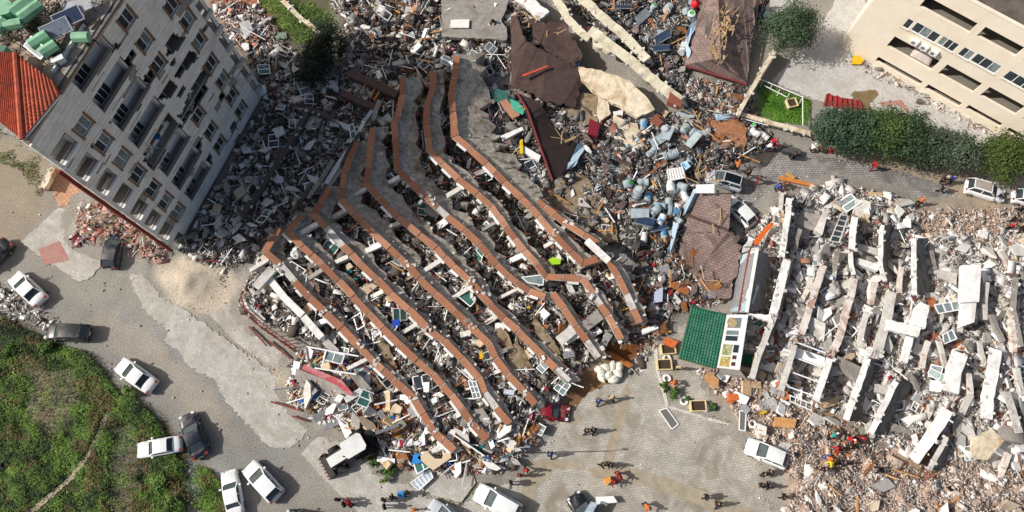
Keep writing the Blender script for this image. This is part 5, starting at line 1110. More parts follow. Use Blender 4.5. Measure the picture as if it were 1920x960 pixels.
for i, (x, y, R, H, lb) in enumerate(((1486,52,3.1,6.5,'lone round conifer beside the dark blue car at the top'), (1568,245,2.8,5.5,'leftmost conifer of the row under the red shed roof'), (1612,247,2.7,5.5,'second conifer from the left in the row'), (1658,247,2.9,6,'bright green conifer in the middle of the row'), (1702,256,2.8,6,'tall middle conifer right of the bright green one'), (1745,276,2.4,5,'smaller greyish conifer in the row, next to last'), (1790,286,2.5,5,'greyish loose conifer above the white suv'), (1888,296,2.9,6,'big yellowish green conifer at the right end of the row'))):
    tree(x, y, R, H, lb, seed=i*3+1, light=('566b4c','4a624a','4e664a','5d7238','4a6140','5c6a54','65735a','58692e')[i], dark=('22321f','1f3122','1f3020','243417','1e2d18','29352a','2c3729','22300f')[i])
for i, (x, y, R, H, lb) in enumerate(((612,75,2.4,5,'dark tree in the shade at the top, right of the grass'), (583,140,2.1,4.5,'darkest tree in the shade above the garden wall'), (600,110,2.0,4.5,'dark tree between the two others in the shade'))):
    tree(x, y, R, H, lb, n=3600, dark='141c12', light='2f3d28', seed=70+i, group='trees standing in the shade of the block')  # leaf colours darkened to hold the block's shade
def bush(px, py, R, H, label, seed, dark='22331a', light='6d8c3c', n=900):
    p = P(px, py, 0); root = empty('bush', p, label, 'bush', 'bushes among the weeds'); v, f, c = leaf_cloud((0,0,H*.45), (R, R, H*.55), n, .1, hx(dark), hx(light), seed); np_obj('foliage', v, f, M['leaf'], c, parent=root)
    b = MB(); b.tube((0,0,0), (0,0,H*.5), .05, .03, 6); b.build('stem', M['bark'], root, local=True)
for i, (x, y, R, lb) in enumerate(((305,905,.9,'round bush below the old white sedan'), (335,945,1.2,'big bush at the bottom left of the boxy sedan'), (25,655,1.0,'dark bush at the left edge of the weeds'), (250,735,.8,'bush with bits of rubbish beside the lone sedan'), (90,655,.9,'bush by the black suv'), (728,885,1.0,'dark bush beside the front heap'), (700,865,.6,'small bush by the front heap'))): bush(x, y, R, R*1.1, lb, 200+i)

# ---------------------------------------------------------------- grass and weeds
def weeds(name, poly, n, label, dark, light, size=.16, seed=1, thr=.42, hgt=.25, dry=.25, tall=.0):
    r = np.random.default_rng(seed); xs, ys = [q[0] for q in poly], [q[1] for q in poly]
    px = r.uniform(min(xs), max(xs), n); py = r.uniform(min(ys), max(ys), n)
    nz = vnoise(px, py, 46, seed, 4); n2 = vnoise(px+900, py, 22, seed+3, 3); ok = inpoly(poly, px, py) & (nz+.16*(r.random(n)-.5) > thr)
    for bare in ([(45,690),(135,690),(150,750),(108,828),(55,790)], [(207,800),(245,790),(262,880),(240,1000),(210,1000)], [(342,860),(372,860),(380,990),(345,990)], [(40,968),(90,925),(130,893),(158,855),(180,815),(196,775),(206,765),(206,785),(186,828),(165,866),(136,904),(95,940),(60,975)]):
        wob = (vnoise(px, py, 16, seed+31, 3)-.5)*(34 if bare[0][0] not in (40,) else 4); ok &= ~(inpoly(bare, px+wob, py+np.roll(wob, 3)*0+(n2-.5)*(26 if bare[0][0] != 40 else 3)) & (r.random(n) > (.06 if bare[0][0] == 40 else .22)))
    px, py, nz, n2 = px[ok], py[ok], nz[ok], n2[ok]; m = len(px)
    d = np.stack([px-960, 480-py, np.full(m, -FPX)], -1) @ RM.T; t = -HC/d[:, 2]; base = d*t[:, None]; base[:, 2] = 0
    h = hgt*(.3+1.2*np.clip((nz-thr)*4, 0, 1.4))*(.5+r.random(m)); base[:, 2] = h*r.random(m)+.03
    a = r.uniform(0, 2*PI, m); tilt = r.uniform(-.5, .9, m); dv = np.stack([np.cos(a)*np.cos(tilt), np.sin(a)*np.cos(tilt), np.sin(tilt)], -1); w = np.stack([-np.sin(a), np.cos(a), 0*a], -1)
    s = (size*(.5+r.random(m)))[:, None]; v = np.stack([base-dv*s*.3-w*s*.28, base+dv*s*.6-w*s*.2, base+dv*s, base+dv*s*.3+w*s*.35], 1).reshape(-1, 3)
    k = np.clip(n2*1.5-.3+.5*(r.random(m)-.5), 0, 1)[:, None]; c = np.array(hx(dark))*(1-k)+np.array(hx(light))*k
    isdry = ((vnoise(px, py, 30, seed+9, 3) > 1-dry-.22) & (r.random(m) < .6))[:, None]; c = np.where(isdry, np.array(hx('74603f'))*(.6+.6*r.random((m, 1))), c)
    np_obj(name, v, np.arange(4*m).reshape(-1, 4), M['leaf'], np.repeat(np.concatenate([c, np.ones((m, 1))], 1), 4, 0), kind='stuff', label=label, cat='weeds')
VEG = [(-40,560),(20,600),(95,640),(165,660),(200,700),(225,742),(255,745),(300,790),(335,862),(395,880),(420,910),(430,1000),(-60,1000)]
weeds('weeds', VEG, 250000, 'patchy green and dry weeds covering the lower left slope', '1e2d18', '74943a', .13, 3, .27, .34, .2)
weeds('grass', [(440,-40),(640,-40),(640,60),(560,85),(520,50)], 15000, 'bright grass patch at the top beside the fallen kerb', '3c5a1e', '86a541', .15, 5, .3, .2, .05)
weeds('lawn', [(1395,205),(1428,155),(1520,190),(1512,235),(1440,228)], 16000, 'small bright green lawn behind the pale garden wall', '3a6a17', '6f9c2c', .12, 6, .12, .1, .0)
weeds('weeds', [(-40,235),(60,250),(110,320),(70,370),(40,320),(-40,290)], 7000, 'weeds below the red tiled roof', '3a4a22', '7d8f45', .15, 8, .45, .25)
weeds('weeds', [(390,500),(440,470),(460,480),(420,540),(395,520)], 1500, 'weeds sprouting beside the sand heap', '35461f', '7d9a3e', .13, 9, .45, .2)
weeds('weeds', [(1250,740),(1300,765),(1380,795),(1375,805),(1300,780),(1245,765)], 1800, 'strip of weeds along the terrace kerb', '3a5220', '7f9c3d', .12, 10, .4, .2)
weeds('moss', [(795,920),(865,940),(892,905),(900,915),(868,955),(790,930)], 1800, 'mossy green edge of the raised paved bed', '4a5a22', '7d8c36', .1, 12, .3, .1)
weeds('weeds', [(690,870),(790,880),(800,830),(720,850)], 900, 'dark weeds under the front heap debris', '2f3a1e', '59663a', .13, 13, .45, .2)
# ---------------------------------------------------------------- rubble
PAL = {
 'plaster': [('d9d5cf',4),('b4afa7',4),('7c776f',4),('5a4e43',4),('463a31',4),('a57f66',1),('e9e7e3',3),('7f8b8d',.6)],  # darks deepened: shade of the standing block put into the palette
 'mixed': [('d5d1ca',4),('a7a199',4),('7f7a73',5),('5f564d',4),('3f3a36',4),('b9a68d',2),('a27a60',1.2),('eceae6',3),('6b4a36',1.5),('4d5f63',.5)],  # dark greys put the shade of the slab gaps into the debris colour
 'grey': [('8d8983',5),('6b6762',5),('4b4744',5),('b3aea6',3),('d6d3cd',2),('8b6a54',1.2),('a5bccb',.5),('7d4a3a',.7)],
 'white': [('ece9e4',6),('d2cdc6',5),('b6b0a8',4.5),('8c867f',3.5),('a07260',.9),('7e5a4c',.7),('c4b4a0',2.4),('57514c',2.4),('a9b2b8',.6)],
 'tan': [('d2c4b6',5),('bfaa9a',4.5),('a3897a',2.4),('e3ddd4',3),('a7a099',3),('93705f',1.2),('7e7166',2.4)],
 'home': [('e8e4dd',5),('c9b79c',3),('a08970',2.5),('7c6a58',2.5),('5b5048',2.5),('a5523d',.9),('4e6c94',.5),('d7a04a',.5),('c95f72',.35),('3d3a40',1.2),('8c2a2f',.5),('49a0b5',.2)],
 'brick': [('b9745a',5),('c98f72',4),('d9c8ba',3),('e9e5df',2),('8a5544',2)],
 'pink': [('c99a8a',4),('b57568',3),('e2dad2',4),('9c8c80',3),('8e4444',1),('5d524b',2)],
}
UB = np.array([(-1,-1,-1),(1,-1,-1),(1,1,-1),(-1,1,-1),(-1,-1,1),(1,-1,1),(1,1,1),(-1,1,1)], float)*.5
BF = np.array(BOXF)
def rotmats(r, n, tilt):
    a = r.uniform(0, 2*PI, n); b = r.normal(0, tilt, n); c = r.normal(0, tilt, n); z = np.zeros(n); o = np.ones(n)
    Rz = np.stack([np.cos(a),-np.sin(a),z,np.sin(a),np.cos(a),z,z,z,o], -1).reshape(n,3,3); Rx = np.stack([o,z,z,z,np.cos(b),-np.sin(b),z,np.sin(b),np.cos(b)], -1).reshape(n,3,3)
    Ry = np.stack([np.cos(c),z,np.sin(c),z,o,z,-np.sin(c),z,np.cos(c)], -1).reshape(n,3,3); return Rz @ Rx @ Ry
def boxes(r, pos, size, tilt, jit=.13):
    n = len(pos); u = UB[None]+r.uniform(-jit, jit, (n, 8, 3))*np.array([1,1,.6]); v = u*size[:, None, :]
    v = np.einsum('nij,nkj->nki', rotmats(r, n, tilt), v)+pos[:, None, :]; return v.reshape(-1, 3), (np.arange(n)[:, None, None]*8+BF[None]).reshape(-1, 4)
def pick(r, pal, n):
    c = np.array([hx(k) for k, _ in pal]); w = np.array([q for _, q in pal]); i = r.choice(len(pal), n, p=w/w.sum()); return np.clip(c[i]*(.8+.35*r.random((n, 1))), 0, .82)
def w_from_px(px, py, z):
    d = np.stack([px-960, 480-py, np.full(len(px), -FPX)], -1) @ RM.T; t = (z-HC)/d[:, 2]; p = d*t[:, None]; p[:, 2] = z; return p
def zone_points(r, poly, per_m2, dn=True):
    xs, ys = [q[0] for q in poly], [q[1] for q in poly]; a = (P(sum(xs)/len(xs), sum(ys)/len(ys)), scale_at(sum(xs)/len(xs), sum(ys)/len(ys)))
    n = int((max(xs)-min(xs))*(max(ys)-min(ys))/a[1]**2*per_m2); px = r.uniform(min(xs), max(xs), n); py = r.uniform(min(ys), max(ys), n)
    soft = (vnoise(px, py, 14, 5, 3)-.5)*26; ok = inpoly(poly, px+soft, py+np.roll(soft, 7)); return px[ok], py[ok]
for zi, (zn, (poly, hh, dens, pal)) in enumerate(ZONES.items()):
    r = np.random.default_rng(100+zi); px, py = zone_points(r, poly, dens); n = len(px); lump = vnoise(px, py, 26, 40+zi, 3)
    keep = r.random(n) < np.clip(.25+1.5*lump, 0, 1); px, py, lump = px[keep], py[keep], lump[keep]; n = len(px)
    p = w_from_px(px, py, np.zeros(n)); p[:, 2] = hzw(p[:, 0], p[:, 1])+r.uniform(-.05, .22, n)
    s = .10+.15*r.random(n)**2+np.where(r.random(n) < .16, .34*r.random(n), 0)+np.where(r.random(n) < .045, .6*r.random(n), 0)
    size = np.stack([s*(.9+1.5*r.random(n)), s*(.45+.75*r.random(n)), s*(.08+.3*r.random(n)**2)], -1)
    if zn == 'white': size *= np.where(r.random(n) < .25, 1.7, 1.0)[:, None]*np.array([1, 1, .8])
    if zn == 'ledge': size *= .55
    if zn in ('frontright', 'tan', 'foot', 'brickup'): size *= np.where(r.random(n) < .8, .62, 1.15)[:, None]
    v, f = boxes(r, p, size, .3, .08)
    # patches of one kind of waste lie together
    pa = PAL[pal]; col = pick(r, pa, n); grp = vnoise(px, py, 9, 60+zi, 2); alt = pick(r, pa, 64)[(grp*400).astype(int) % 64]; m = (r.random(n) < .4)[:, None]; col = np.where(m, alt, col)
    # sticks: profiles, laths, bars
    k = int(n*(.08 if pal in ('mixed','plaster','white','home') else .06)); i = r.integers(0, n, k); ps = p[i]+np.array([0, 0, .16]); L = .4+1.5*r.random(k)**2; w = .03+.045*r.random(k)
    v2, f2 = boxes(r, ps, np.stack([L, w, w*.8], -1), .22, .05); spal = [('f0efec',5),('b5b7b8',3),('6f6a66',2),('9c6d48',1.5 if pal != 'white' else 1),('3b3735',1.5)]; c2 = pick(r, spal, k)
    V = np.concatenate([v, v2]); Fc = np.concatenate([f, f2+len(v)]); C = np.repeat(np.concatenate([np.concatenate([col, c2]), np.ones((n+k, 1))], 1), 8, 0)
    np_obj('rubble', V, Fc, M['rub'], C, kind='stuff', cat='rubble', label={'ledge':'stones and dirt along the foot of the beige building','shade':'shaded rubble of white plaster bits between the standing and the overturned block','brickup':'reddish crumbled brick at the top by the standing block','core':'grey debris filling the gaps between terracotta edged slabs','top':'mixed rubble along the top centre','topright':'dark grey rubble between cream walls and brown roof','tanks':'grey rubble under the scattered water tanks','middle':'dusty grey rubble around the sand coloured slab','white':'bright white rubble inside the white collapsed block','tan':'tan rubble spread above the white collapsed block','front':'household rubble heap in front of the overturned block','frontright':'pinkish tan rubble at the lower right','mall':'dark rubble below the sagging brown roof','yard':'tan rubble on the terrace by the kiosk','foot':'pink rubble at the foot of the standing block','edge':'scattered rubbish at the left edge of the weeds','spill':'small debris spilled beside the terrace','rightroad':'loose debris around the white hatchback'}[zn])
r = np.random.default_rng(55); V, Fc, C, k0 = [], [], [], 0
for zn, per in (('white', .9), ('core', .35), ('top', .4), ('middle', .4), ('shade', .3)):
    px, py = zone_points(r, ZONES[zn][0], per); n = len(px); p = w_from_px(px, py, np.zeros(n)); p[:, 2] = hzw(p[:, 0], p[:, 1])+r.uniform(.1, .6, n)
    s = .45+.6*r.random(n)**1.5; v, f = boxes(r, p, np.stack([s*1.4, s*(.4+.6*r.random(n)), .06+.1*r.random(n)], -1), .28, .07); V.append(v); Fc.append(f+k0); k0 += len(v)
    C.append(np.repeat(np.concatenate([pick(r, [(c, w) for c, w in PAL[ZONES[zn][3]][:5]], n), np.ones((n, 1))], 1), 8, 0))
np_obj('broken_slabs', np.concatenate(V), np.concatenate(Fc), M['rub'], np.concatenate(C), kind='stuff', cat='rubble', label='broken plaster and concrete plates mixed through all the rubble')
V, Fc, C, k0 = [], [], [], 0
for zn, per in (('white', 26), ('core', 16), ('top', 18), ('middle', 20), ('frontright', 26), ('shade', 20), ('front', 18), ('tan', 24), ('tanks', 16), ('topright', 16)):
    px, py = zone_points(r, ZONES[zn][0], per); n = len(px); p = w_from_px(px, py, np.zeros(n)); p[:, 2] = hzw(p[:, 0], p[:, 1])+r.uniform(0, .38, n)
    s = .035+.08*r.random(n); v, f = boxes(r, p, np.stack([s*1.6, s, s*.6], -1), .5, .1); V.append(v); Fc.append(f+k0); k0 += len(v); C.append(np.repeat(np.concatenate([pick(r, PAL[ZONES[zn][3]][:6], n), np.ones((n, 1))], 1), 8, 0))
np_obj('fine_rubble', np.concatenate(V), np.concatenate(Fc), M['rub'], np.concatenate(C), kind='stuff', cat='rubble', label='fine chips and grit filling the rubble everywhere')
# loose stones on the open ground
r = np.random.default_rng(77); n = 11000; px = r.uniform(-20, 1940, n); py = r.uniform(-10, 980, n); near = sample(HR, px, py); d_ = blur((HR > .1).astype(float), 14)
keep = (near < .25) & (r.random(n) < .06+1.1*sample(d_, px, py)); px, py = px[keep], py[keep]; n = len(px); p = w_from_px(px, py, np.full(n, .06)); s = .06+.14*r.random(n)**3
v, f = boxes(r, p, np.stack([s, s*.8, s*.6], -1), .5); np_obj('loose_stones', v, f, M['rub'], np.repeat(np.concatenate([pick(r, PAL['tan'], n), np.ones((n, 1))], 1), 8, 0), kind='stuff', cat='stones', label='stray stones strewn over the road, plaza and court')

# ---- single pieces one can point at
LAND = [(330,440,'at the foot of the standing block'),(450,230,'beside the shaded side of the standing block'),(430,70,'on the crumbled brick at the top left'),(520,180,'in the shade left of the garden wall'),(620,260,'in the shade right of the garden wall'),(540,330,'near the lower part of the garden wall'),(430,420,'between garden wall and standing block'),
 (640,60,'beside the shaded trees'),(720,90,'by the dark pit at the top'),(780,150,'above the upright slab arms'),(900,110,'below the stained flat slab at the top'),(760,20,'at the top edge left of the stained slab'),(900,20,'on the stained flat slab at the top'),(1050,20,'above the long cream walls'),(1200,60,'right of the long cream walls'),(1260,110,'between cream walls and brown hip roof'),
 (1330,190,'below the brown hip roof'),(1330,70,'on the torn brown hip roof'),(1360,250,'near the plywood roof deck'),(1250,280,'among the scattered water tanks'),(1220,400,'below the scattered water tanks'),(1120,300,'beside the cracked sand coloured slab'),(960,230,'between the uppermost slab and the black roof'),(1000,290,'at the black roof sheet'),(1070,390,'on the brown stained slab'),
 (520,560,'inside the corner by the steel fence'),(600,600,'below the lowest terracotta slab'),(700,600,'in the gap above the lowest terracotta slab'),(640,500,'in the upper gap above the second terracotta slab'),(760,680,'in the lower gap above the second terracotta slab'),(720,490,'in the upper gap above the third terracotta slab'),(840,600,'in the lower gap above the third terracotta slab'),(800,480,'in the gap by the red car slab'),(900,590,'in the lower red car gap'),(860,480,'in the gap above the slab that ends at the sacks'),(950,560,'near the snapped off slab end'),
 (900,390,'in the gap below the kinked terracotta slab'),(980,440,'above the kinked terracotta slab'),(1050,540,'by the kink of the terracotta slab'),(1100,590,'between the detached terracotta strips'),(1160,560,'beside the rightmost detached strip'),(1060,650,'beside the brown soil'),(1020,700,'near the end of the slab at the sacks'),(930,760,'by the slab ends above the crushed red car'),
 (650,700,'on the awning panel'),(720,780,'on the front heap above the digger'),(800,860,'on the front heap beside the blue radiator'),(880,860,'on the front heap at the canopy'),(640,810,'beside the digger'),(1200,530,'below the sagging brown roof'),(1260,540,'left of the shop front'),(1240,620,'beside the green roof'),(1310,720,'on the terrace'),(1400,740,'below the kiosk front'),(1340,800,'at the plaza corner of the tan rubble'),
 (1440,450,'by the orange sign strip'),(1510,430,'near the street edge of the white block'),(1620,380,'at the top edge of the white block'),(1500,560,'behind the shop front'),(1560,540,'in the upper left bays of the white block'),(1640,560,'left of the big white slab'),(1620,480,'between the upright walls'),(1530,650,'above the barred balcony'),(1600,640,'right of the barred balcony'),(1680,690,'between the dark faced front walls'),(1760,640,'left of the broad white wall'),(1770,540,'beside the clean white slab'),(1840,640,'right of the broad white wall'),(1880,580,'at the right edge of the white block'),(1800,450,'in the tan rubble above the white block'),(1880,700,'by the rough broad wall'),(1720,780,'beside the thick bent beam'),(1800,880,'near the broad tan slab'),(1880,900,'in the lower right corner'),(1640,860,'in front of the dark faced walls'),(1550,840,'among the rescuers'),(1480,790,'beside the wedged white car'),(1450,940,'at the bottom right of the plaza'),(200,430,'at the crushed red car'),(260,470,'beside the dark hatchback'),(60,600,'beside the weeds'),(1740,420,'on the tan ground by the street'),(1480,330,'on the street edge'),(1160,700,'at the edge of the plaza')]
LA = np.array([(a, b) for a, b, _ in LAND], float)
def trim(t): return ' '.join(t.split()[:16])
def where(px, py): return LAND[int(np.argmin(((LA-np.array([px, py]))**2).sum(1)))][2]
def chunk_mesh(kind, i, m):
    r = np.random.default_rng(900+i*13+len(kind))
    if kind in ('slab', 'chunk'):
        n = (4, 5, 4, 4, 5)[i] if kind == 'slab' else (4, 5, 4, 5, 4)[i]; a = np.sort(r.uniform(0, 2*PI, n)+np.linspace(0, 2*PI, n, endpoint=False)*0); a = np.linspace(0, 2*PI, n, endpoint=False)+r.uniform(-.25, .25, n); rad = .5*(.7+.6*r.random(n)); th = .12 if kind == 'slab' else .5
        top = [(rad[k]*math.cos(a[k])*1.1, rad[k]*math.sin(a[k])*.8, th/2*(1+.3*r.random())) for k in range(n)]; bot = [(x*1.02, y*1.02, -th/2) for x, y, _ in top]
        return make_mesh(kind, top+bot, [tuple(range(n)), tuple(range(2*n-1, n-1, -1))]+[(k, n+k, n+(k+1) % n, (k+1) % n) for k in range(n)], m)
    b = MB(); b.box((0,0,0), (1, 1, 1)); v = [(p.x+r.uniform(-.05,.05), p.y+r.uniform(-.05,.05), p.z) for p in b.v]; return make_mesh(kind, v, b.f, m)
def scatter(name, label_of, cat, group, count, zones, kind, mats, size, seed, tilt=.25, lift=.25, pts=None, parts=None):
    r = random.Random(seed); nr = np.random.default_rng(seed); ms = [[chunk_mesh(kind, i, m) for i in range(5)] for m, _, _ in mats]; wts = [w for _, _, w in mats]
    pool = []
    for z, w in zones.items():
        px, py = zone_points(nr, ZONES[z][0], 1.5); pool += [(x, y) for x, y in zip(px, py)][:max(1, int(count*w*1.0))] if len(px) else []
    nr.shuffle(pool)
    for (px, py) in (pts or pool)[:count]:
        j = r.choices(range(len(mats)), wts)[0]; o = bpy.data.objects.new(name, r.choice(ms[j])); COL.objects.link(o)
        s = size(r); p = P(px, py, 0); h = float(hzw(p.x, p.y)); o.location = (p.x, p.y, h+lift*r.uniform(.6, 1.5)); o.rotation_euler = (r.gauss(0, tilt), r.gauss(0, tilt), r.uniform(0, 2*PI)); o.scale = s
        big = 'large' if max(s) > 1.5 else ('small' if max(s) < .7 else 'mid sized'); lab = label_of(big, mats[j][1], where(px, py)); lab = ('tilted ' if abs(o.rotation_euler.x)+abs(o.rotation_euler.y) > 2.2*tilt else '')+lab; tag(o, trim(lab), cat, group)
PWc = mat('plaster_piece', hx('e4e1db'), .85, 3, .08, .1, dirt=hx('b9afa3'), dirt_amt=.5, dscale=1.5); PGc = mat('grey_piece', hx('a8a49d'), .9, 3, .15, .2, dirt=hx('7c746a'), dirt_amt=.6); PTc = mat('tan_piece', hx('cdbba2'), .9, 3, .15, .2, dirt=hx('9d8468'), dirt_amt=.6); PDc = mat('dark_piece', hx('6a655f'), .9, 3, .2, .2); PBr = mat('brick_piece', hx('a5654b'), .9, 4, .2, .2, dirt=hx('d0bfb2'), dirt_amt=.5)
scatter('plaster_slab', lambda b, c, w: f'{b} {c} plaster slab lying {w}', 'plaster slab', 'broken plaster slabs in the rubble', 300, {'white':.62,'shade':.12,'core':.08,'top':.06,'front':.05,'frontright':.05,'middle':.02}, 'slab', [(PWc,'white',4),(M['concw'],'pale grey',3),(PGc,'grey',2),(PTc,'cream',1)], lambda r: (r.uniform(1.0,2.5), r.uniform(.9,1.9), r.uniform(1,2.4)), 1, .32, .45)
scatter('concrete_chunk', lambda b, c, w: f'{b} {c} concrete chunk {w}', 'concrete chunk', 'broken concrete chunks in the rubble', 300, {'white':.2,'shade':.12,'core':.2,'top':.1,'topright':.1,'tanks':.05,'middle':.09,'front':.05,'frontright':.05}, 'chunk', [(PGc,'grey',4),(PTc,'tan',2),(PWc,'white',2),(PDc,'dark',1.5),(PBr,'brick red',.7)], lambda r: tuple(r.uniform(.6,1.3)*k for k in (1, .8, .55)), 2)
WOODS = [(M['wood'],'pale timber',3),(M['woodd'],'brown timber',2)]
scatter('timber_plank', lambda b, c, w: f'{b} {c} plank {w}', 'plank', 'loose timber planks', 170, {'core':.15,'top':.22,'topright':.12,'tanks':.16,'front':.1,'mall':.12,'frontright':.06,'middle':.07}, 'plank', WOODS, lambda r: (r.uniform(.9,2.8), r.uniform(.1,.22), .06), 3, .15, .4)
scatter('furniture_board', lambda b, c, w: f'{b} {c} furniture panel {w}', 'furniture panel', 'broken furniture panels', 230, {'core':.36,'front':.2,'white':.2,'yard':.08,'mall':.06,'top':.1}, 'panel', [(mat('panel_white', hx('eceae6'), .5),'white',4),(mat('panel_beige', hx('cdb28d'), .6),'beige',2),(M['woodd'],'brown',1.4),(mat('panel_grey', hx('a7a5a3'), .5),'grey',2.4),(mat('panel_orange', hx('a9683f'), .6),'orange brown',.6)], lambda r: (r.uniform(.7,1.9), r.uniform(.45,.95), r.uniform(.05,.3)), 4, .35, .4)
scatter('metal_profile', lambda b, c, w: f'{b} {c} profile {w}', 'profile', 'bent window profiles and bars', 290, {'core':.42,'shade':.16,'white':.2,'top':.08,'front':.08,'tanks':.06}, 'profile', [(M['white'],'white pvc',5),(M['metal'],'grey metal',2),(M['rust'],'rusty steel',.8)], lambda r: (r.uniform(1.2,3.2), r.uniform(.07,.12), .07), 5, .22, .55)
CL = [(mat('cloth_'+k, hx(h), .95, 6, .2, .4), k, w) for k, h, w in (('red','a0252e',2),('blue','2f5fa8',1.6),('white','e6e2dc',2.5),('pink','d3728c',.8),('purple','6a4a86',.8),('yellow','d8ad3a',.8),('black','232226',1.6),('teal','2a8f98',.5),('brown','7d5c42',1.5))]
scatter('cloth_bundle', lambda b, c, w: f'{b} {c} cloth bundle {w}', 'cloth', 'clothes and bedding in the debris', 210, {'front':.45,'core':.33,'frontright':.08,'white':.08,'mall':.06}, 'chunk', CL, lambda r: tuple(r.uniform(.35,.85)*k for k in (1, .7, .4)), 6, .3, .4)
scatter('roof_fragment', lambda b, c, w: f'{b} torn {c} roof piece {w}', 'roof piece', 'torn roof pieces', 110, {'middle':.3,'topright':.25,'mall':.25,'tanks':.2}, 'slab', [(M['shing'],'brown',2),(M['shing2'],'dark brown',2),(M['woodd'],'wooden',1)], lambda r: (r.uniform(.8,2.0), r.uniform(.6,1.3), .6), 9, .3, .45)
# empty window frames in the rubble (frame > pane)
rr = random.Random(31)
fm_ = MB(); [fm_.box((0, s*.5, 0), (1, .07, .06)) for s in (-1, 1)]; [fm_.box((s*.48, 0, .002), (.07, .95, .06)) for s in (-1, 0, 1)]
fme = make_mesh('sash', fm_.v, fm_.f, M['white']); pme = [make_mesh('pane', MB().box((0,0,0), (.9,.9,.02)).v, BOXF, m) for m in (M['glassg'], M['glassgreen'], M['glassd'])]
nr = np.random.default_rng(8); spots = []
for z, k in (('core',34),('shade',14),('top',8),('white',16),('front',10)):
    px, py = zone_points(nr, ZONES[z][0], .6); spots += list(zip(px[:k], py[:k]))
for px, py in spots:
    p = G(px, py, rr.uniform(.4, .8)); o = empty('loose_window', p, f'white {("grey","green","dark")[(j := rr.choice((0,0,1,2)))]} window {where(px,py)}', 'window', 'loose windows in the rubble'); o.rotation_euler = (rr.gauss(0,.35), rr.gauss(0,.35), rr.uniform(0,6)); s = rr.uniform(1.0,1.9); o.scale = (s, s*rr.uniform(.6,.9), 1)
    link('sash', fme, o)
    if rr.random() < .6: link('pane', pme[j], o)
# water tanks and drums with blue print
MTK = mat('tank_grey_blue', hx('a3afb3'), .5, 3, .15, dirt=hx('7e7f78'), dirt_amt=.8, dscale=1.5); MTW = mat('tank_white', hx('d9dcd9'), .5, 3, .1, dirt=hx('a9a59c'), dirt_amt=.5); MBLU = mat('blue_print', hx('4a8dbd'), .5, 3, .1); MGR = mat('green_cap', hx('3fae3f'), .5)
tm = MB(); tm.tube((0,0,-.75), (0,0,.7), .5, .5, 18); tm.tube((0,0,.701), (0,0,.8), .5, .28, 18); tm = MB(); tm.grid(lambda u, v: Vector((.5*math.cos(2*PI*u), .5*math.sin(2*PI*u), -.75+1.45*v)) if 0 < v else Vector((.5*math.cos(2*PI*u), .5*math.sin(2*PI*u), -.75)), 18, 5); tm.add([Vector((.5*math.cos(2*PI*k/18), .5*math.sin(2*PI*k/18), z)) for z in (-.75,) for k in range(18)], [tuple(range(17,-1,-1))]); tm.tube((0,0,.7), (0,0,.8), .5, .28, 18)
def crush(v, sd):
    a = sd*1.7; r_ = random.Random(sd); o = []
    for p in v:
        d = max(0, p.x*math.cos(a)+p.y*math.sin(a)); k = 1-(.25+.12*(sd % 4))*d*2*math.exp(-((p.z-.2*math.sin(sd))*1.6)**2); o.append(Vector((p.x*k+.05*math.sin(p.z*5+sd), p.y*k+.04*math.sin(p.z*7+sd*2), p.z)))
    return o
tme = [[make_mesh('tank_shell', crush(tm.v, k), tm.f, m, smooth=False) for k in range(6)] for m in (MTK, MTW)]
tp = MB(); tp.grid(lambda u, v: Vector((.506*math.cos(-.6+1.2*u), .506*math.sin(-.6+1.2*u), -.35+.7*v)), 6, 1); tpm = make_mesh('blue_print', tp.v, tp.f, MBLU); tc = MB(); tc.tube((0,0,.802), (0,0,.84), .27, .25, 14); tcm = [make_mesh('tank_cap', tc.v, tc.f, m) for m in (MGR, MTW)]; tb = MB(); [tb.tube((0,0,z), (0,0,z+.06), .525, .525, 18) for z in (-.6,-.1,.4)]; tbm = make_mesh('tank_band', tb.v, tb.f, MTK)
TANKS = [(1259,242,1),(1284,243,0),(1318,249,1),(1300,250,0),(1258,290,0),(1312,285,2),(1205,342,0),(1196,360,0),(1258,350,2),(1280,350,0),(1285,368,1),(1236,386,1),(1255,383,0),(1265,397,1),(1277,386,2),(1240,412,2),(1250,436,0),(1243,438,1),(1271,412,0),(1265,355,0),(1416,248,1),(1412,238,0),(1432,255,2),(1300,8,1),(1295,30,2),(1253,15,0),(1245,65,1),(1225,18,1),(1280,92,2),(1207,236,1),(1207,445,0),(1215,370,1),(1290,20,0),(1228,395,0),(1246,242,0),(1187,285,1),(1176,345,1),(1222,285,0),(1290,300,1)]
rr = random.Random(12); adj = ['dented','dusty','tipped','upright','leaning','rolled over']
for i, (x, y, k) in enumerate(TANKS):
    s = rr.uniform(.72, 1.05); p = G(x, y, s*rr.choice((.1,.3,.5,.55))); o = empty('water_tank', p, None, 'water tank', 'grey water tanks tumbled below the hip roof'); ly = rr.random() < .65; o.rotation_euler = (PI/2+rr.gauss(0,.25) if ly else rr.gauss(0,.3), rr.gauss(0,.2), rr.uniform(0, 6)); o.scale = (s, s, s*rr.uniform(.8,1.1)*(1.0))
    link('tank_shell', tme[k == 2 or i % 5 == 0][i % 6], o)
    if i % 3 == 1: link('tank_band', tbm, o)
    if k and i % 2: link('blue_print', tpm, o, rot=(0,0,rr.uniform(0,1)+(1.2 if ly else 0)))
    link('tank_cap', tcm[0 if i % 3 == 0 else 1], o)
    tag(o, trim(f'{"lying" if ly else "standing"} {"white" if (k==2 or i%5==0) else "blue grey"} water tank{" with blue print" if k and i%2 else ""}{" and green cap" if i%3==0 else ""} {where(x,y)}'))
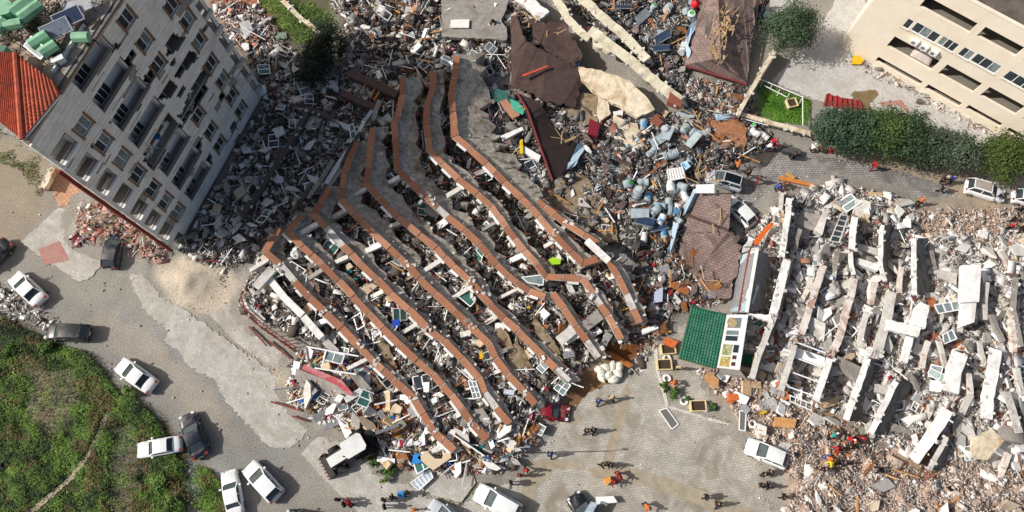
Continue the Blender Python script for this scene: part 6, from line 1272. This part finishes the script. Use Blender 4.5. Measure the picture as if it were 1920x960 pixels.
# dark solar collectors fallen among the tanks
for i, (x, y, a) in enumerate(((1170,13,0),(1240,70,.5),(1240,90,0),(1220,400,.9),(1235,425,.4),(1210,415,-.3),(1200,400,0),(1285,215,.2),(1205,30,.8),(1252,250,1.2),(1300,262,.9),(1235,262,.6),(1212,215,.1))):
    p = G(x, y, .7); o = empty('fallen_collector', p, f'{"dark" if i < 6 else "pale grey"} flat collector panel fallen {where(x,y)}', 'solar panel', 'fallen collector panels'); o.rotation_euler = (rr.gauss(0,.4), rr.gauss(0,.3), a)
    MB().box((0,0,0), (1.9,.95,.08)).build('collector', MP if i < 6 else MTK, o, local=True); MB().box((0,-.5,0), (1.96,.05,.1)).box((0,.5,0), (1.96,.05,.1)).build('panel_frame', M['metal'], o, local=True)
# crumpled blue grey sheet metal along the roofs
for i, pl in enumerate(([(1290,85),(1300,60),(1310,30),(1305,25),(1288,60),(1283,90),(1290,110),(1296,95)], [(1075,290),(1083,270),(1100,262),(1096,280),(1082,305),(1062,330),(1048,335),(1060,318)], [(1300,355),(1308,352),(1306,375),(1290,395),(1280,405),(1284,385)], [(1262,415),(1272,420),(1268,450),(1256,475),(1250,478),(1258,450)], [(1074,105),(1095,98),(1085,125),(1080,150),(1070,142),(1072,120)], [(1335,430),(1340,215),(1375,222),(1385,228)][:0] or [(1340,215),(1370,214),(1382,222),(1345,226)])):
    flat('crumpled_sheet', pl, [1.6+.5*math.sin(k*2.1) for k in range(len(pl))], .05, mat('blue_grey_sheet', hx('a5b9c6'), .35, 3, .15, .5), 'crumpled blue grey metal sheet '+('along the torn brown hip roof', 'at the end of the black roof sheet', 'left of the silver suv', 'below the tanks, at the sagging roof', 'beside the torn dark roof piece', 'under the brown hip roof corner')[i], 'metal sheet', 'crumpled metal sheets', jag=3)
flat('white_board', [(1306,346),(1340,345),(1339,362),(1304,362)], 2.4, .1, M['white'], 'white board against the silver suv', 'board')
flat('letter_board', [(1276,306),(1287,301),(1295,312),(1284,320)], 1.7, .25, mat('pale_cyan_board', hx('b9dbe8'), .5), 'pale cyan box with a blue R among the tanks', 'box')
cu = bpy.data.curves.new('letter', 'FONT'); cu.body = 'R'; cu.size = .8; cu.extrude = .01; o = bpy.data.objects.new('letter_tmp', cu); COL.objects.link(o); lme = bpy.data.meshes.new_from_object(o.evaluated_get(bpy.context.evaluated_depsgraph_get())); bpy.data.objects.remove(o); lme.materials.clear(); lme.materials.append(MBLU); o = link('letter', lme); o.location = P(1281,316,1.73); o.rotation_euler = (0,0,.45); bx = bpy.data.objects['letter_board']; o.parent = bx; o.location = Vector(o.location)-bx.location
frame_thing([(1251,318),(1279,314),(1285,333),(1254,339)], 1.9, 'white barred pallet like frame among the tanks', 6, 1, group='loose window frames in the rubble', gm=mat('dusty_white', hx('d8d3c8'), .8))
# tyres, planters, pots, seats, sacks
tyr = MB(); tyr.grid(lambda u, v: Vector(((.27+.1*math.cos(2*PI*v))*math.cos(2*PI*u), (.27+.1*math.cos(2*PI*v))*math.sin(2*PI*u), .1+.1*math.sin(2*PI*v))), 18, 8)
for x, y, m, lb in ((1406,450,MTYRE,'dark tyre beside the orange sign strip'),(1392,462,MTRIM,'smaller dark tyre left of the orange sign strip'),(10,872,MTYRE,'dark tyre lying in the weeds at the left edge'),(1250,672,M['white'],'white ring pot between the two upper planters'),(1250,710,M['white'],'white ring pot beside the orange figure'),(1282,752,M['white'],'white ring pot at the terrace corner bush'),(1322,765,M['white'],'white ring pot right of the lower planter'),(1410,795,M['white'],'white ring in the tan rubble'),(1484,292,MTYRE,'dark tyre on the street')):
    o = tyr.build('tyre' if m in (MTYRE, MTRIM) else 'ring_pot', m, None, lb, 'tyre' if m in (MTYRE, MTRIM) else 'pot', 'tyres and white ring pots', smooth=True, local=True); o.location = G(x, y, .12); o.scale = (1.2,)*3
MPL = mat('cream_planter', hx('d6c193'), .8, 3, .1); MSO = mat('planter_soil', hx('463a2c'), .95, 6, .4, .5)
for x, y, a, L, lb in ((1251,656,.15,1.5,'cream planter beside the green roof, upper one'),(1244,685,.1,1.5,'cream planter below the upper one'),(1307,762,.1,1.6,'cream planter at the bottom edge of the terrace'),(1482,197,.3,1.2,'empty cream trough on the lawn')):
    p = G(x, y, .05); t = empty('planter', p, lb, 'planter', 'cream planters', a); b = MB()
    for c, s in (((0,.5,.3),(L,.1,.6)),((0,-.5,.3),(L,.1,.6)),((L/2-.05,0,.3),(.1,.9,.6)),((-L/2+.05,0,.3),(.1,.9,.6))): b.box(c, s)
    b.build('planter_wall', MPL, t, local=True); b = MB(); b.box((0,0,.22), (L-.22,.88,.4)); b.build('soil', MSO, t, local=True)
for i, (x, y, R, lb) in enumerate(((1262,735,.9,'leafy plant at the corner of the terrace'),(1246,725,.5,'small plant in front of the orange figure'),(1288,750,.35,'small plant in the white ring pot'),(1335,762,.5,'plant right of the lower planter'))): bush(x, y, R, R*1.2, lb, 300+i, dark='1c3016', light='547a34', n=500)
flat('tabletop_board', [(1322,702),(1332,697),(1348,712),(1347,728),(1338,728),(1318,708)], 1.2, .06, mat('tan_top', hx('bd8f63'), .5), 'tan oblong table top on the terrace debris', 'table top')
flat('orange_crate', [(1366,738),(1385,738),(1385,750),(1366,752)], .9, .5, mat('orange_plastic', hx('d06f3c'), .5), 'orange crate in the debris below the kiosk', 'crate')
flat('orange_crate', [(1249,632),(1272,640),(1264,652),(1243,645)], .8, .5, mat('orange_plastic', hx('d06f3c')), 'orange brown cabinet beside the upper planter', 'cabinet')
flat('wooden_cabinet', [(1455,782),(1494,786),(1490,803),(1453,800)], 1.4, .8, M['wood'], 'wooden cabinet lying beside the wedged white car', 'cabinet')
flat('plywood_plank', [(1137,658),(1148,660),(1188,684),(1180,690),(1135,664)], .7, .2, mat('orange_timber', hx('a8642c'), .7, 4, .2), 'orange timber panel on the brown soil', 'timber panel')
flat('plywood_plank', [(1462,330),(1480,332),(1527,345),(1525,350),(1460,336)], .4, .15, mat('orange_timber2', hx('c8803f'), .7, 4, .2), 'long orange plank on the street edge', 'plank')
flat('plywood_plank', [(1475,322),(1492,332),(1488,336),(1472,326)], .5, .15, M['wood'], 'short pale plank beside the long orange one', 'plank')
flat('corner_sofa', [(782,858),(800,845),(815,860),(828,860),(832,850),(845,848),(846,858),(812,882)], 1.5, .7, mat('beige_sofa', hx('d2bf9f'), .9, 4, .1), 'beige corner sofa on the front heap', 'sofa')
flat('blue_tarp', [(775,852),(788,850),(790,868),(772,870)], 1.5, .3, mat('bright_blue', hx('2f86d0'), .6), 'bright blue tarpaulin on the front heap', 'tarpaulin')
flat('blue_sack', [(735,600),(748,598),(750,610),(737,615)], 2.2, .5, mat('royal_blue', hx('2247a8'), .6), 'royal blue sack in the gap above the lowest slab', 'sack')
flat('white_wardrobe', [(640,752),(652,750),(650,778),(636,782)], .9, .5, M['white'], 'white cupboard standing on the pavers by the awning', 'cupboard')
flat('white_wardrobe', [(793,717),(805,716),(804,735),(794,735)], 1.9, .6, M['white'], 'white box cupboard at the end of the second slab', 'cupboard')
flat('white_wardrobe', [(945,730),(965,732),(963,741),(944,738)], 2.2, .3, mat('pale_blue_panel', hx('c3cad2'), .5), 'pale blue panel at the end of the third slab', 'panel')
flat('mattress', [(1228,547),(1243,538),(1242,565),(1226,568)], 1.3, .25, mat('mattress_blue', hx('b7bfd3'), .9, 8, .15), 'pale blue mattress below the sagging brown roof', 'mattress')
flat('lime_cloth', [(1028,487),(1036,482),(1052,486),(1050,495),(1036,496)], 3.0, .3, mat('lime', hx('a5d02c'), .8, 5, .3), 'lime green bundle by the kinked terracotta slab', 'cloth')
flat('yellow_bag', [(899,660),(904,658),(906,672),(899,673)], 2.3, .4, mat('yellow_bag', hx('dfae22'), .7), 'yellow bag near the end of the third slab', 'bag')
flat('shutter_box', [(1106,222),(1125,232),(1120,256),(1102,250)], 1.9, .5, mat('maroon_ribbed', hx('7c2430'), .5, 8, .2), 'maroon ribbed shutter box below the dark roof', 'shutter')
flat('yellow_board', [(975,262),(980,262),(981,288),(974,288)], 2.2, .3, mat('sign_yellow', hx('d8c021'), .5), 'yellow edged white cabinet between slab and black roof', 'cabinet')
flat('white_cabinet', [(980,272),(1014,292),(1010,302),(979,284)], 2.0, .4, M['white'], 'long white cabinet beside the yellow edged one', 'cabinet')
flat('white_cabinet', [(938,255),(978,238),(982,243),(942,264)], 1.9, .4, M['wplas'], 'white beam piece above the yellow edged cabinet', 'beam')
flat('turquoise_sheet', [(955,185),(970,190),(985,205),(980,215),(962,205)], 2.0, .1, mat('turquoise', hx('4fae94'), .5, 6, .3), 'turquoise sheet at the top of the black roof strip', 'sheet')
flat('teal_glazing', [(918,165),(950,170),(955,192),(925,190)], 1.8, .1, M['glassgreen'], 'dark teal glass panels right of the uppermost slab', 'glass')
flat('orange_bar', [(979,140),(1027,122),(1028,125),(980,144)], 3.0, .12, mat('orange_red_paint', hx('c0553a'), .6), 'orange red bar on the large dark roof sheet', 'bar')
flat('orange_box', [(936,190),(950,186),(975,215),(962,222)], 1.9, .4, M['terra'][2], 'terracotta panel piece fallen right of the uppermost slab', 'panel piece')
t = empty('red_tank', G(1304,8,.9), 'bright red ball shaped tank at the top beside the hip roof', 'tank'); b = MB(); b.grid(lambda u, v: Vector((.55*math.sin(PI*max(.02,min(.98,v)))*math.cos(2*PI*u), .55*math.sin(PI*max(.02,min(.98,v)))*math.sin(2*PI*u), .6*math.cos(PI*v))), 14, 8); b.build('tank_shell', mat('bright_red', hx('d3202a'), .45), t, local=True, smooth=True); b = MB(); b.tube((0,0,.55), (0,0,.66), .12, .12, 10); b.build('tank_cap', MTRIM, t, local=True)
for i, (x, y) in enumerate(((1135,690),(1148,688),(1158,700),(1140,705),(1128,708),(1150,712),(1160,688),(1125,695))):
    p = G(x, y, .15); v, f, c = leaf_cloud((0,0,0), (.5,.4,.3), 1, .1, hx('000000'), hx('000000'), 1); b = MB(); rs = random.Random(i)
    b.grid(lambda u, w: Vector(((.6+.1*math.sin(5*u*PI+i))*math.sin(PI*max(.03,min(.97,w)))*math.cos(2*PI*u), .45*math.sin(PI*max(.03,min(.97,w)))*math.sin(2*PI*u), .36*math.cos(PI*w)+.3)), 10, 6)
    o = b.build('white_sack', mat('sack_white', hx('e8e5de') if i % 3 else hx('e2ddcb'), .9, 5, .1, .3), None, 'white sack in the bundle on the brown soil, '+('left upper','top','right upper','middle','left lower','bottom','rightmost','leftmost')[i]+' one', 'sack', 'bundle of white sacks', local=True, smooth=True); o.location = p; o.rotation_euler.z = i*1.3
# splintered battens on the torn hip roof
rr = random.Random(5); b = MB()
hole = [(1322,28),(1345,20),(1372,30),(1368,60),(1362,95),(1352,120),(1340,112),(1330,90),(1322,60)]
b.prism([P(x, y, 3.35 if 1335 < x < 1360 else 2.75) for x, y in hole], .1); b.build('torn_roof_hole', mat('torn_lining', hx('6f655c'), .95, 2.5, .5, .5, dirt=hx('3b342e'), dirt_amt=.8, dscale=1.2), None, 'torn open middle of the brown hip roof with crumbled lining', 'roof hole'); b = MB()
for k in range(70):
    f_ = rr.choice(((1362,40),(1350,70),(1345,95),(1357,55))); s_ = rr.uniform(.12,.5); p = P(rr.gauss(f_[0],9), rr.gauss(f_[1],12), 3.4); b.box(p, (s_*1.3, s_*.6, .05), m=Matrix.Rotation(rr.uniform(0,6), 3, 'Z') @ Matrix.Rotation(rr.uniform(-.7,.7), 3, 'X'))
for k in range(42):
    x, y = rr.gauss(1350, 12), rr.uniform(20, 125); x += (70-y)*.12; p = P(x, y, 3.35); a = rr.gauss(1.25, .22); L = rr.uniform(.3, 1.7); b.bar(p, p+Vector((math.cos(a)*L, math.sin(a)*L, rr.uniform(-.1,.4))), rr.uniform(.03,.08), .05)
b.build('splintered_battens', mat('fresh_timber', hx('b89a74'), .8, 4, .2), None, 'splintered pale battens in the torn middle of the brown hip roof', 'timber', kind='stuff')
b = MB()
for k in range(60):
    c = rr.choice([(1020,70),(990,30),(1035,60),(1300,225),(1330,525),(1345,420),(1050,265),(985,205),(1310,330),(1330,340)]); p = P(rr.gauss(c[0],9), rr.gauss(c[1],9), 2.3); a = rr.uniform(0, PI); L = rr.uniform(.4,1.8); b.bar(p, p+Vector((math.cos(a)*L, math.sin(a)*L, rr.uniform(-.2,.3))), rr.uniform(.04,.14), .05)
b.build('splintered_boards', mat('fresh_timber', hx('b89a74')), None, 'splintered orange boards along the torn roof edges', 'timber', kind='stuff')
t = empty('lamp_post', P(962,850,0), 'thin grey lamp post at the lower edge of the front heap', 'lamp post'); b = MB(); b.tube((0,0,0), (0,0,7.6), .09, .05, 8); b.build('pole', M['steel'], t, local=True); b = MB(); b.bar((0,0,7.6), (.9,.2,7.8), .06); b.box((1.05,.23,7.8), (.5,.2,.1)); b.build('lamp_arm', M['steel'], t, local=True)

# ---------------------------------------------------------------- people
def skin_mesh(verts, edges, radii, sub=1):
    me = bpy.data.meshes.new('figure'); me.from_pydata(verts, edges, []); o = bpy.data.objects.new('figure_tmp', me); COL.objects.link(o)
    o.modifiers.new('s', 'SKIN'); me.skin_vertices[0].data[0].use_root = True
    for d, rd in zip(me.skin_vertices[0].data, radii): d.radius = (rd, rd) if not isinstance(rd, tuple) else rd
    m2 = o.modifiers.new('u', 'SUBSURF'); m2.levels = sub; m2.render_levels = sub
    dg = bpy.context.evaluated_depsgraph_get(); r = bpy.data.meshes.new_from_object(o.evaluated_get(dg)); bpy.data.objects.remove(o); r.materials.clear(); r.polygons.foreach_set('use_smooth', [True]*len(r.polygons)); return r
def figure(pose):
    """body, jacket, trousers and hair of one pose; x is forward"""
    lean, kn, sw, arm, squat = pose; hipz = .93-squat*.45; sx = math.sin(lean)*.5; cz = hipz+math.cos(lean)*.5
    hip = (0,0,hipz); chest = (sx*.75, 0, hipz+(cz-hipz)*.75); nk = (sx, 0, cz+.04); hd = (sx+.05+.1*math.sin(lean), 0, cz+.2); tp_ = (sx+.06+.14*math.sin(lean), 0, cz+.32)
    V = [hip, chest, nk, hd, tp_]; E = [(0,1),(1,2),(2,3),(3,4)]; R = [.13, (.14,.17), .058, .1, .075]; J, JE, JR = [hip, chest, nk], [(0,1),(1,2)], [.16, (.17,.2), .09]; T, TE, TR = [hip], [], [.16]
    for s in (1, -1):
        st = sw*s; a = len(V); hp = (0, .1*s, hipz-.06); knee = (st*.5+squat*.38, .11*s, .5-squat*.1); an = (st-(kn if s < 0 else 0), .11*s, .09+(kn*.3 if s < 0 else 0)); toe = (an[0]+.17, .13*s, max(.04, an[2]-.04))
        V += [hp, knee, an, toe]; E += [(0,a),(a,a+1),(a+1,a+2),(a+2,a+3)]; R += [.095, .06, .045, .04]; k = len(T); T += [hp, knee, (an[0], an[1], an[2]+.04)]; TE += [(0,k),(k,k+1),(k+1,k+2)]; TR += [.12, .082, .07]
        a = len(V); sh_ = (chest[0]+sx*.15, .2*s, cz-.06); el = (sh_[0]+arm*.16-st*.25, .25*s, sh_[2]-.28+arm*.05); wr = (el[0]+.06+arm*.22, .22*s, el[2]-.24+arm*.24); hn = (wr[0]+.04+arm*.05, .21*s, wr[2]-.09+arm*.08)
        V += [sh_, el, wr, hn]; E += [(1,a),(a,a+1),(a+1,a+2),(a+2,a+3)]; R += [.06, .045, .032, .038]; k = len(J); J += [sh_, el, (wr[0], wr[1], wr[2]+.03)]; JE += [(1,k),(k,k+1),(k+1,k+2)]; JR += [.085, .066, .056]
    hair = MB(); hair.grid(lambda u, v: Vector((hd[0]-.015+.115*math.sin(PI*.5*max(.02,v)*1.15)*math.cos(2*PI*u), .105*math.sin(PI*.5*max(.02,v)*1.15)*math.sin(2*PI*u), hd[2]+.05+.125*math.cos(PI*.5*v*1.1))), 10, 4)
    return skin_mesh(V, E, R), skin_mesh(J, JE, JR), skin_mesh(T, TE, TR), make_mesh('hair', hair.v, hair.f, None, smooth=True)
POSES = {'standing': figure((.05,0,.05,.1,0)), 'walking': figure((.12,.12,.3,.35,0)), 'bending': figure((1.0,0,.12,.9,.1)), 'crouching': figure((.5,0,.1,.9,.8)), 'reaching': figure((.3,0,.15,1.0,.0))}
MSK = mat('skin', hx('b98a6c'), .6); PC = {k: mat('wear_'+k, hx(h), .9, 8, .15) for k, h in dict(black='1b1b1d', red='b3242c', darkred='7c1a24', blue='23489c', navy='1e2536', orange='cf6f30', grey='6c6c6c', white='e4e1db', brown='5a4535', teal='2f8a86', yellow='e6c832', beige='c9b48e', jeans='3c4a5e').items()}
cache = {}
def part_mesh(pose, i, m):
    k = (pose, i, m.name)
    if k not in cache: me = POSES[pose][i].copy(); me.materials.append(m); cache[k] = me
    return cache[k]
PEOPLE = [(637,937,'standing','black','black','black','standing left of a person in red beside the dirt road'),(648,946,'standing','black','black','black','just left of the person in red at the bottom'),(662,947,'bending','red','black','red','bent over at the bottom, right of two in black'),(722,938,'standing','black','navy','black','at the bottom left of the blue bag'),(723,950,'standing','navy','black','black','below another in black near the blue bag'),(738,933,'walking','black','black','black','carrying next to the blue bag'),(763,924,'walking','black','navy','black','right of the blue bag'),(779,955,'standing','orange','grey','orange','alone at the bottom edge'),
 (986,881,'walking','red','black','red','beside the lower end of the front heap'),(974,892,'standing','darkred','black','black','just left of the person in bright red by the heap'),(958,906,'standing','black','black','black','at the foot of the front heap above the white suv'),(1030,854,'walking','blue','black','brown','alone on the plaza in a blue jacket'),(968,840,'bending','brown','grey','brown','at the right end of the front heap'),(1097,810,'walking','black','black','black','alone in the middle of the plaza'),(1110,809,'walking','navy','black','black','behind another in black in the middle of the plaza'),(1127,872,'walking','black','black','black','left of a pair walking the lower plaza'),(1141,872,'walking','black','navy','black','right of a pair walking the lower plaza'),
 (1155,887,'bending','darkred','darkred','darkred','leaning over an orange box on the plaza'),(1148,900,'crouching','darkred','black','black','by the orange box on the plaza'),(1119,755,'walking','blue','black','brown','in front of the white sacks'),(1145,749,'walking','beige','black','beige','right of the one in blue before the white sacks'),(1264,717,'bending','orange','beige','orange','on the terrace among the ring pots'),(1268,692,'standing','beige','black','beige','in a pale hat on the terrace'),(1206,945,'bending','orange','navy','brown','at the bottom edge by the boards'),(1425,890,'standing','black','black','black','upper of a group at the plaza edge'),(1436,886,'standing','black','grey','black','right in the group at the plaza edge'),(1422,910,'standing','black','black','black','lower left in the group at the plaza edge'),(1436,911,'walking','navy','black','black','lower right in the group at the plaza edge'),(1320,932,'walking','black','black','black','left of two on the lower right plaza'),(1340,946,'walking','black','navy','black','right of two on the lower right plaza'),(1463,932,'walking','black','black','black','at the bottom right corner of the plaza'),
 (1550,820,'bending','teal','black','white','in teal at the head of the rescue team'),(1580,822,'bending','red','black','white','in red with a white helmet in the rescue team'),(1604,819,'crouching','darkred','black','red','at the right of the rescue team'),(1568,842,'bending','red','black','red','in red in the centre of the rescue team'),(1583,840,'standing','black','black','black','beside the one in red at the centre of the team'),(1543,858,'bending','orange','blue','orange','with orange jacket at the left of the rescue team'),(1555,868,'bending','yellow','black','yellow','in yellow at the bottom of the rescue team'),(1537,880,'standing','black','black','black','below the rescue team'),(1572,868,'standing','navy','black','black','lower middle of the rescue team'),(1645,882,'bending','black','black','black','alone in front of the dark faced walls'),(1590,832,'standing','black','navy','orange','with an orange cap in the rescue team'),
 (1632,317,'walking','red','darkred','red','alone in the street below the conifers'),(1482,299,'standing','black','black','black','alone on the dark street patch'),(1518,284,'crouching','white','black','white','left of the seated group on the kerb'),(1538,286,'crouching','darkred','black','red','middle of the seated group on the kerb'),(1552,284,'crouching','red','black','red','right of the seated group on the kerb'),(1440,273,'bending','red','navy','red','in a red helmet on the dark street'),(1433,282,'bending','white','jeans','black','left of the one in a red helmet on the dark street'),(1449,280,'standing','darkred','navy','black','right of the one in a red helmet on the dark street'),(1686,302,'crouching','darkred','black','darkred','leftmost seated under the conifers'),(1700,306,'crouching','navy','black','black','second seated under the conifers'),(1720,318,'crouching','navy','black','black','third seated under the conifers'),(1735,320,'crouching','black','black','black','fourth seated under the conifers'),(1760,343,'standing','black','black','white','left of the one in blue by the white suv'),(1776,343,'walking','blue','navy','black','in blue near the rear of the white suv'),(1758,360,'walking','navy','black','black','below the pair near the white suv'),(1717,384,'walking','orange','black','orange','in an orange and green vest on the tan ground'),(1866,374,'reaching','navy','jeans','black','leaning at the front of the white suv'),(1886,430,'standing','red','black','red','in red at the right edge of the street'),(1890,416,'standing','black','black','black','above the one in red at the right edge'),(1903,398,'walking','black','black','black','behind the white hatchback at the right edge'),(1916,390,'standing','darkred','black','black','at the very right edge beside the hatchback'),(1905,436,'walking','black','black','black','right of the one in red at the right edge'),
 (1461,348,'bending','brown','grey','red','in a red helmet at the thin white wall'),(1452,357,'crouching','blue','navy','black','in blue beside the thin white wall'),(1365,300,'bending','navy','black','black','above the silver suv'),(1378,320,'bending','orange','black','orange','in an orange vest behind the silver suv'),(1397,331,'walking','brown','black','black','right of the orange vest'),(1418,342,'walking','brown','darkred','black','alone right of the silver suv'),(1431,15,'standing','black','black','black','standing behind the dark blue car at the top'),(1420,20,'standing','darkred','black','black','left of the one behind the dark blue car'),(680,42,'standing','black','black','black','left of the crowd at the top'),(693,52,'bending','navy','black','black','second in the crowd at the top'),(708,44,'standing','black','black','black','upper right of the crowd at the top'),(722,66,'standing','black','navy','black','lower right of the crowd at the top'),(708,76,'walking','white','black','black','in white below the crowd at the top'),(842,3,'standing','black','black','black','on the stained flat slab at the very top'),(925,46,'crouching','black','grey','black','on the stained flat slab beside the white board'),(672,156,'bending','white','navy','black','in a white shirt in the dark pit'),(659,146,'standing','black','black','black','at the left of the dark pit')]
rr = random.Random(4)
for x, y, pose, top, leg, hat, lb in PEOPLE:
    p = G(x, y, 0.06); rz = rr.uniform(0, 2*PI); t = empty('person', p, f'person in {top if top not in ("darkred",) else "dark red"} {lb}' if top not in lb else f'person {lb}', 'person', 'people around the site', rz); t.scale = (1.05,)*3
    link('body', part_mesh(pose, 0, MSK), t); link('jacket', part_mesh(pose, 1, PC[top]), t); link('trousers', part_mesh(pose, 2, PC[leg]), t); link('hair' if hat in ('black','brown') else 'headgear', part_mesh(pose, 3, PC[hat]), t)
flat('blue_bag', [(745,922),(755,920),(762,930),(752,934),(745,930)], .9, .3, mat('blue_white_bag', hx('3d8fe0'), .7, 6, .5), 'blue and white bag carried between people at the bottom', 'bag')
flat('orange_box', [(1132,898),(1144,893),(1148,902),(1138,910)], .6, .5, mat('orange_box', hx('d9954a'), .7), 'orange box on the plaza beside two people in dark red', 'box')
flat('white_canopy', [(1117,932),(1150,930),(1158,942),(1118,946)], .8, .1, M['white'], 'white bent sheet at the bottom edge of the plaza', 'sheet')
flat('red_bag', [(1770,250),(1778,248),(1779,254),(1771,256)], .3, .3, mat('bright_red_bag', hx('d8232b'), .6), 'small red bag on the light court', 'bag')
flat('grey_box', [(1722,184),(1732,187),(1730,193),(1720,190)], .5, .4, PDc, 'dark grey box on the light court near the beige building', 'box')
flat('yellow_sheet', [(1600,105),(1608,103),(1620,112),(1615,120),(1598,120)], .4, .2, mat('yellow_heap', hx('e0b020'), .7, 6, .4), 'yellow crumpled sheets at the corner of the beige building', 'sheet')
flat('skip_box', [(1470,270),(1502,280),(1500,290),(1468,283)], .9, .6, mat('dark_crate', hx('55524e'), .7, 3, .2), 'dark grey crate beside the seated group on the kerb', 'crate')
flat('green_heap', [(515,62),(536,60),(538,72),(518,75)], .5, .4, mat('sage_sheet', hx('7c927c'), .8, 4, .2), 'sage green cloth lump by the bright grass', 'cloth')

for o in SC.objects:
    if o.name.startswith('broken_beam'):
        px, py = proj(o.location.x, o.location.y, o.location.z); o['label'] = trim(o['label'].split(',')[0]+' '+where(float(px), float(py)))
# labels that several pieces would share: say which one by its place among them
_by = {}
for o in SC.objects:
    if o.parent is None and o.get('group') and o.get('label'): _by.setdefault((o['group'], o['label']), []).append(o)
for (g, lb), os_ in _by.items():
    n = len(os_)
    if 2 <= n <= 12:
        os_.sort(key=lambda o: o.location.x); num = ['', 'second', 'third', 'fourth', 'fifth', 'sixth', 'seventh', 'eighth', 'ninth', 'tenth', 'eleventh', 'twelfth']
        for k, o in enumerate(os_):
            q = 'leftmost' if k == 0 else 'rightmost' if k == n-1 else 'middle' if n == 3 else f'{num[k]} from left,'
            for t in (f'{q} {lb}', f'{q} {lb}'.replace('mid sized ', '').replace('tilted ', '').replace(' lying', '')):
                if len(t.split()) <= 16: o['label'] = t; break
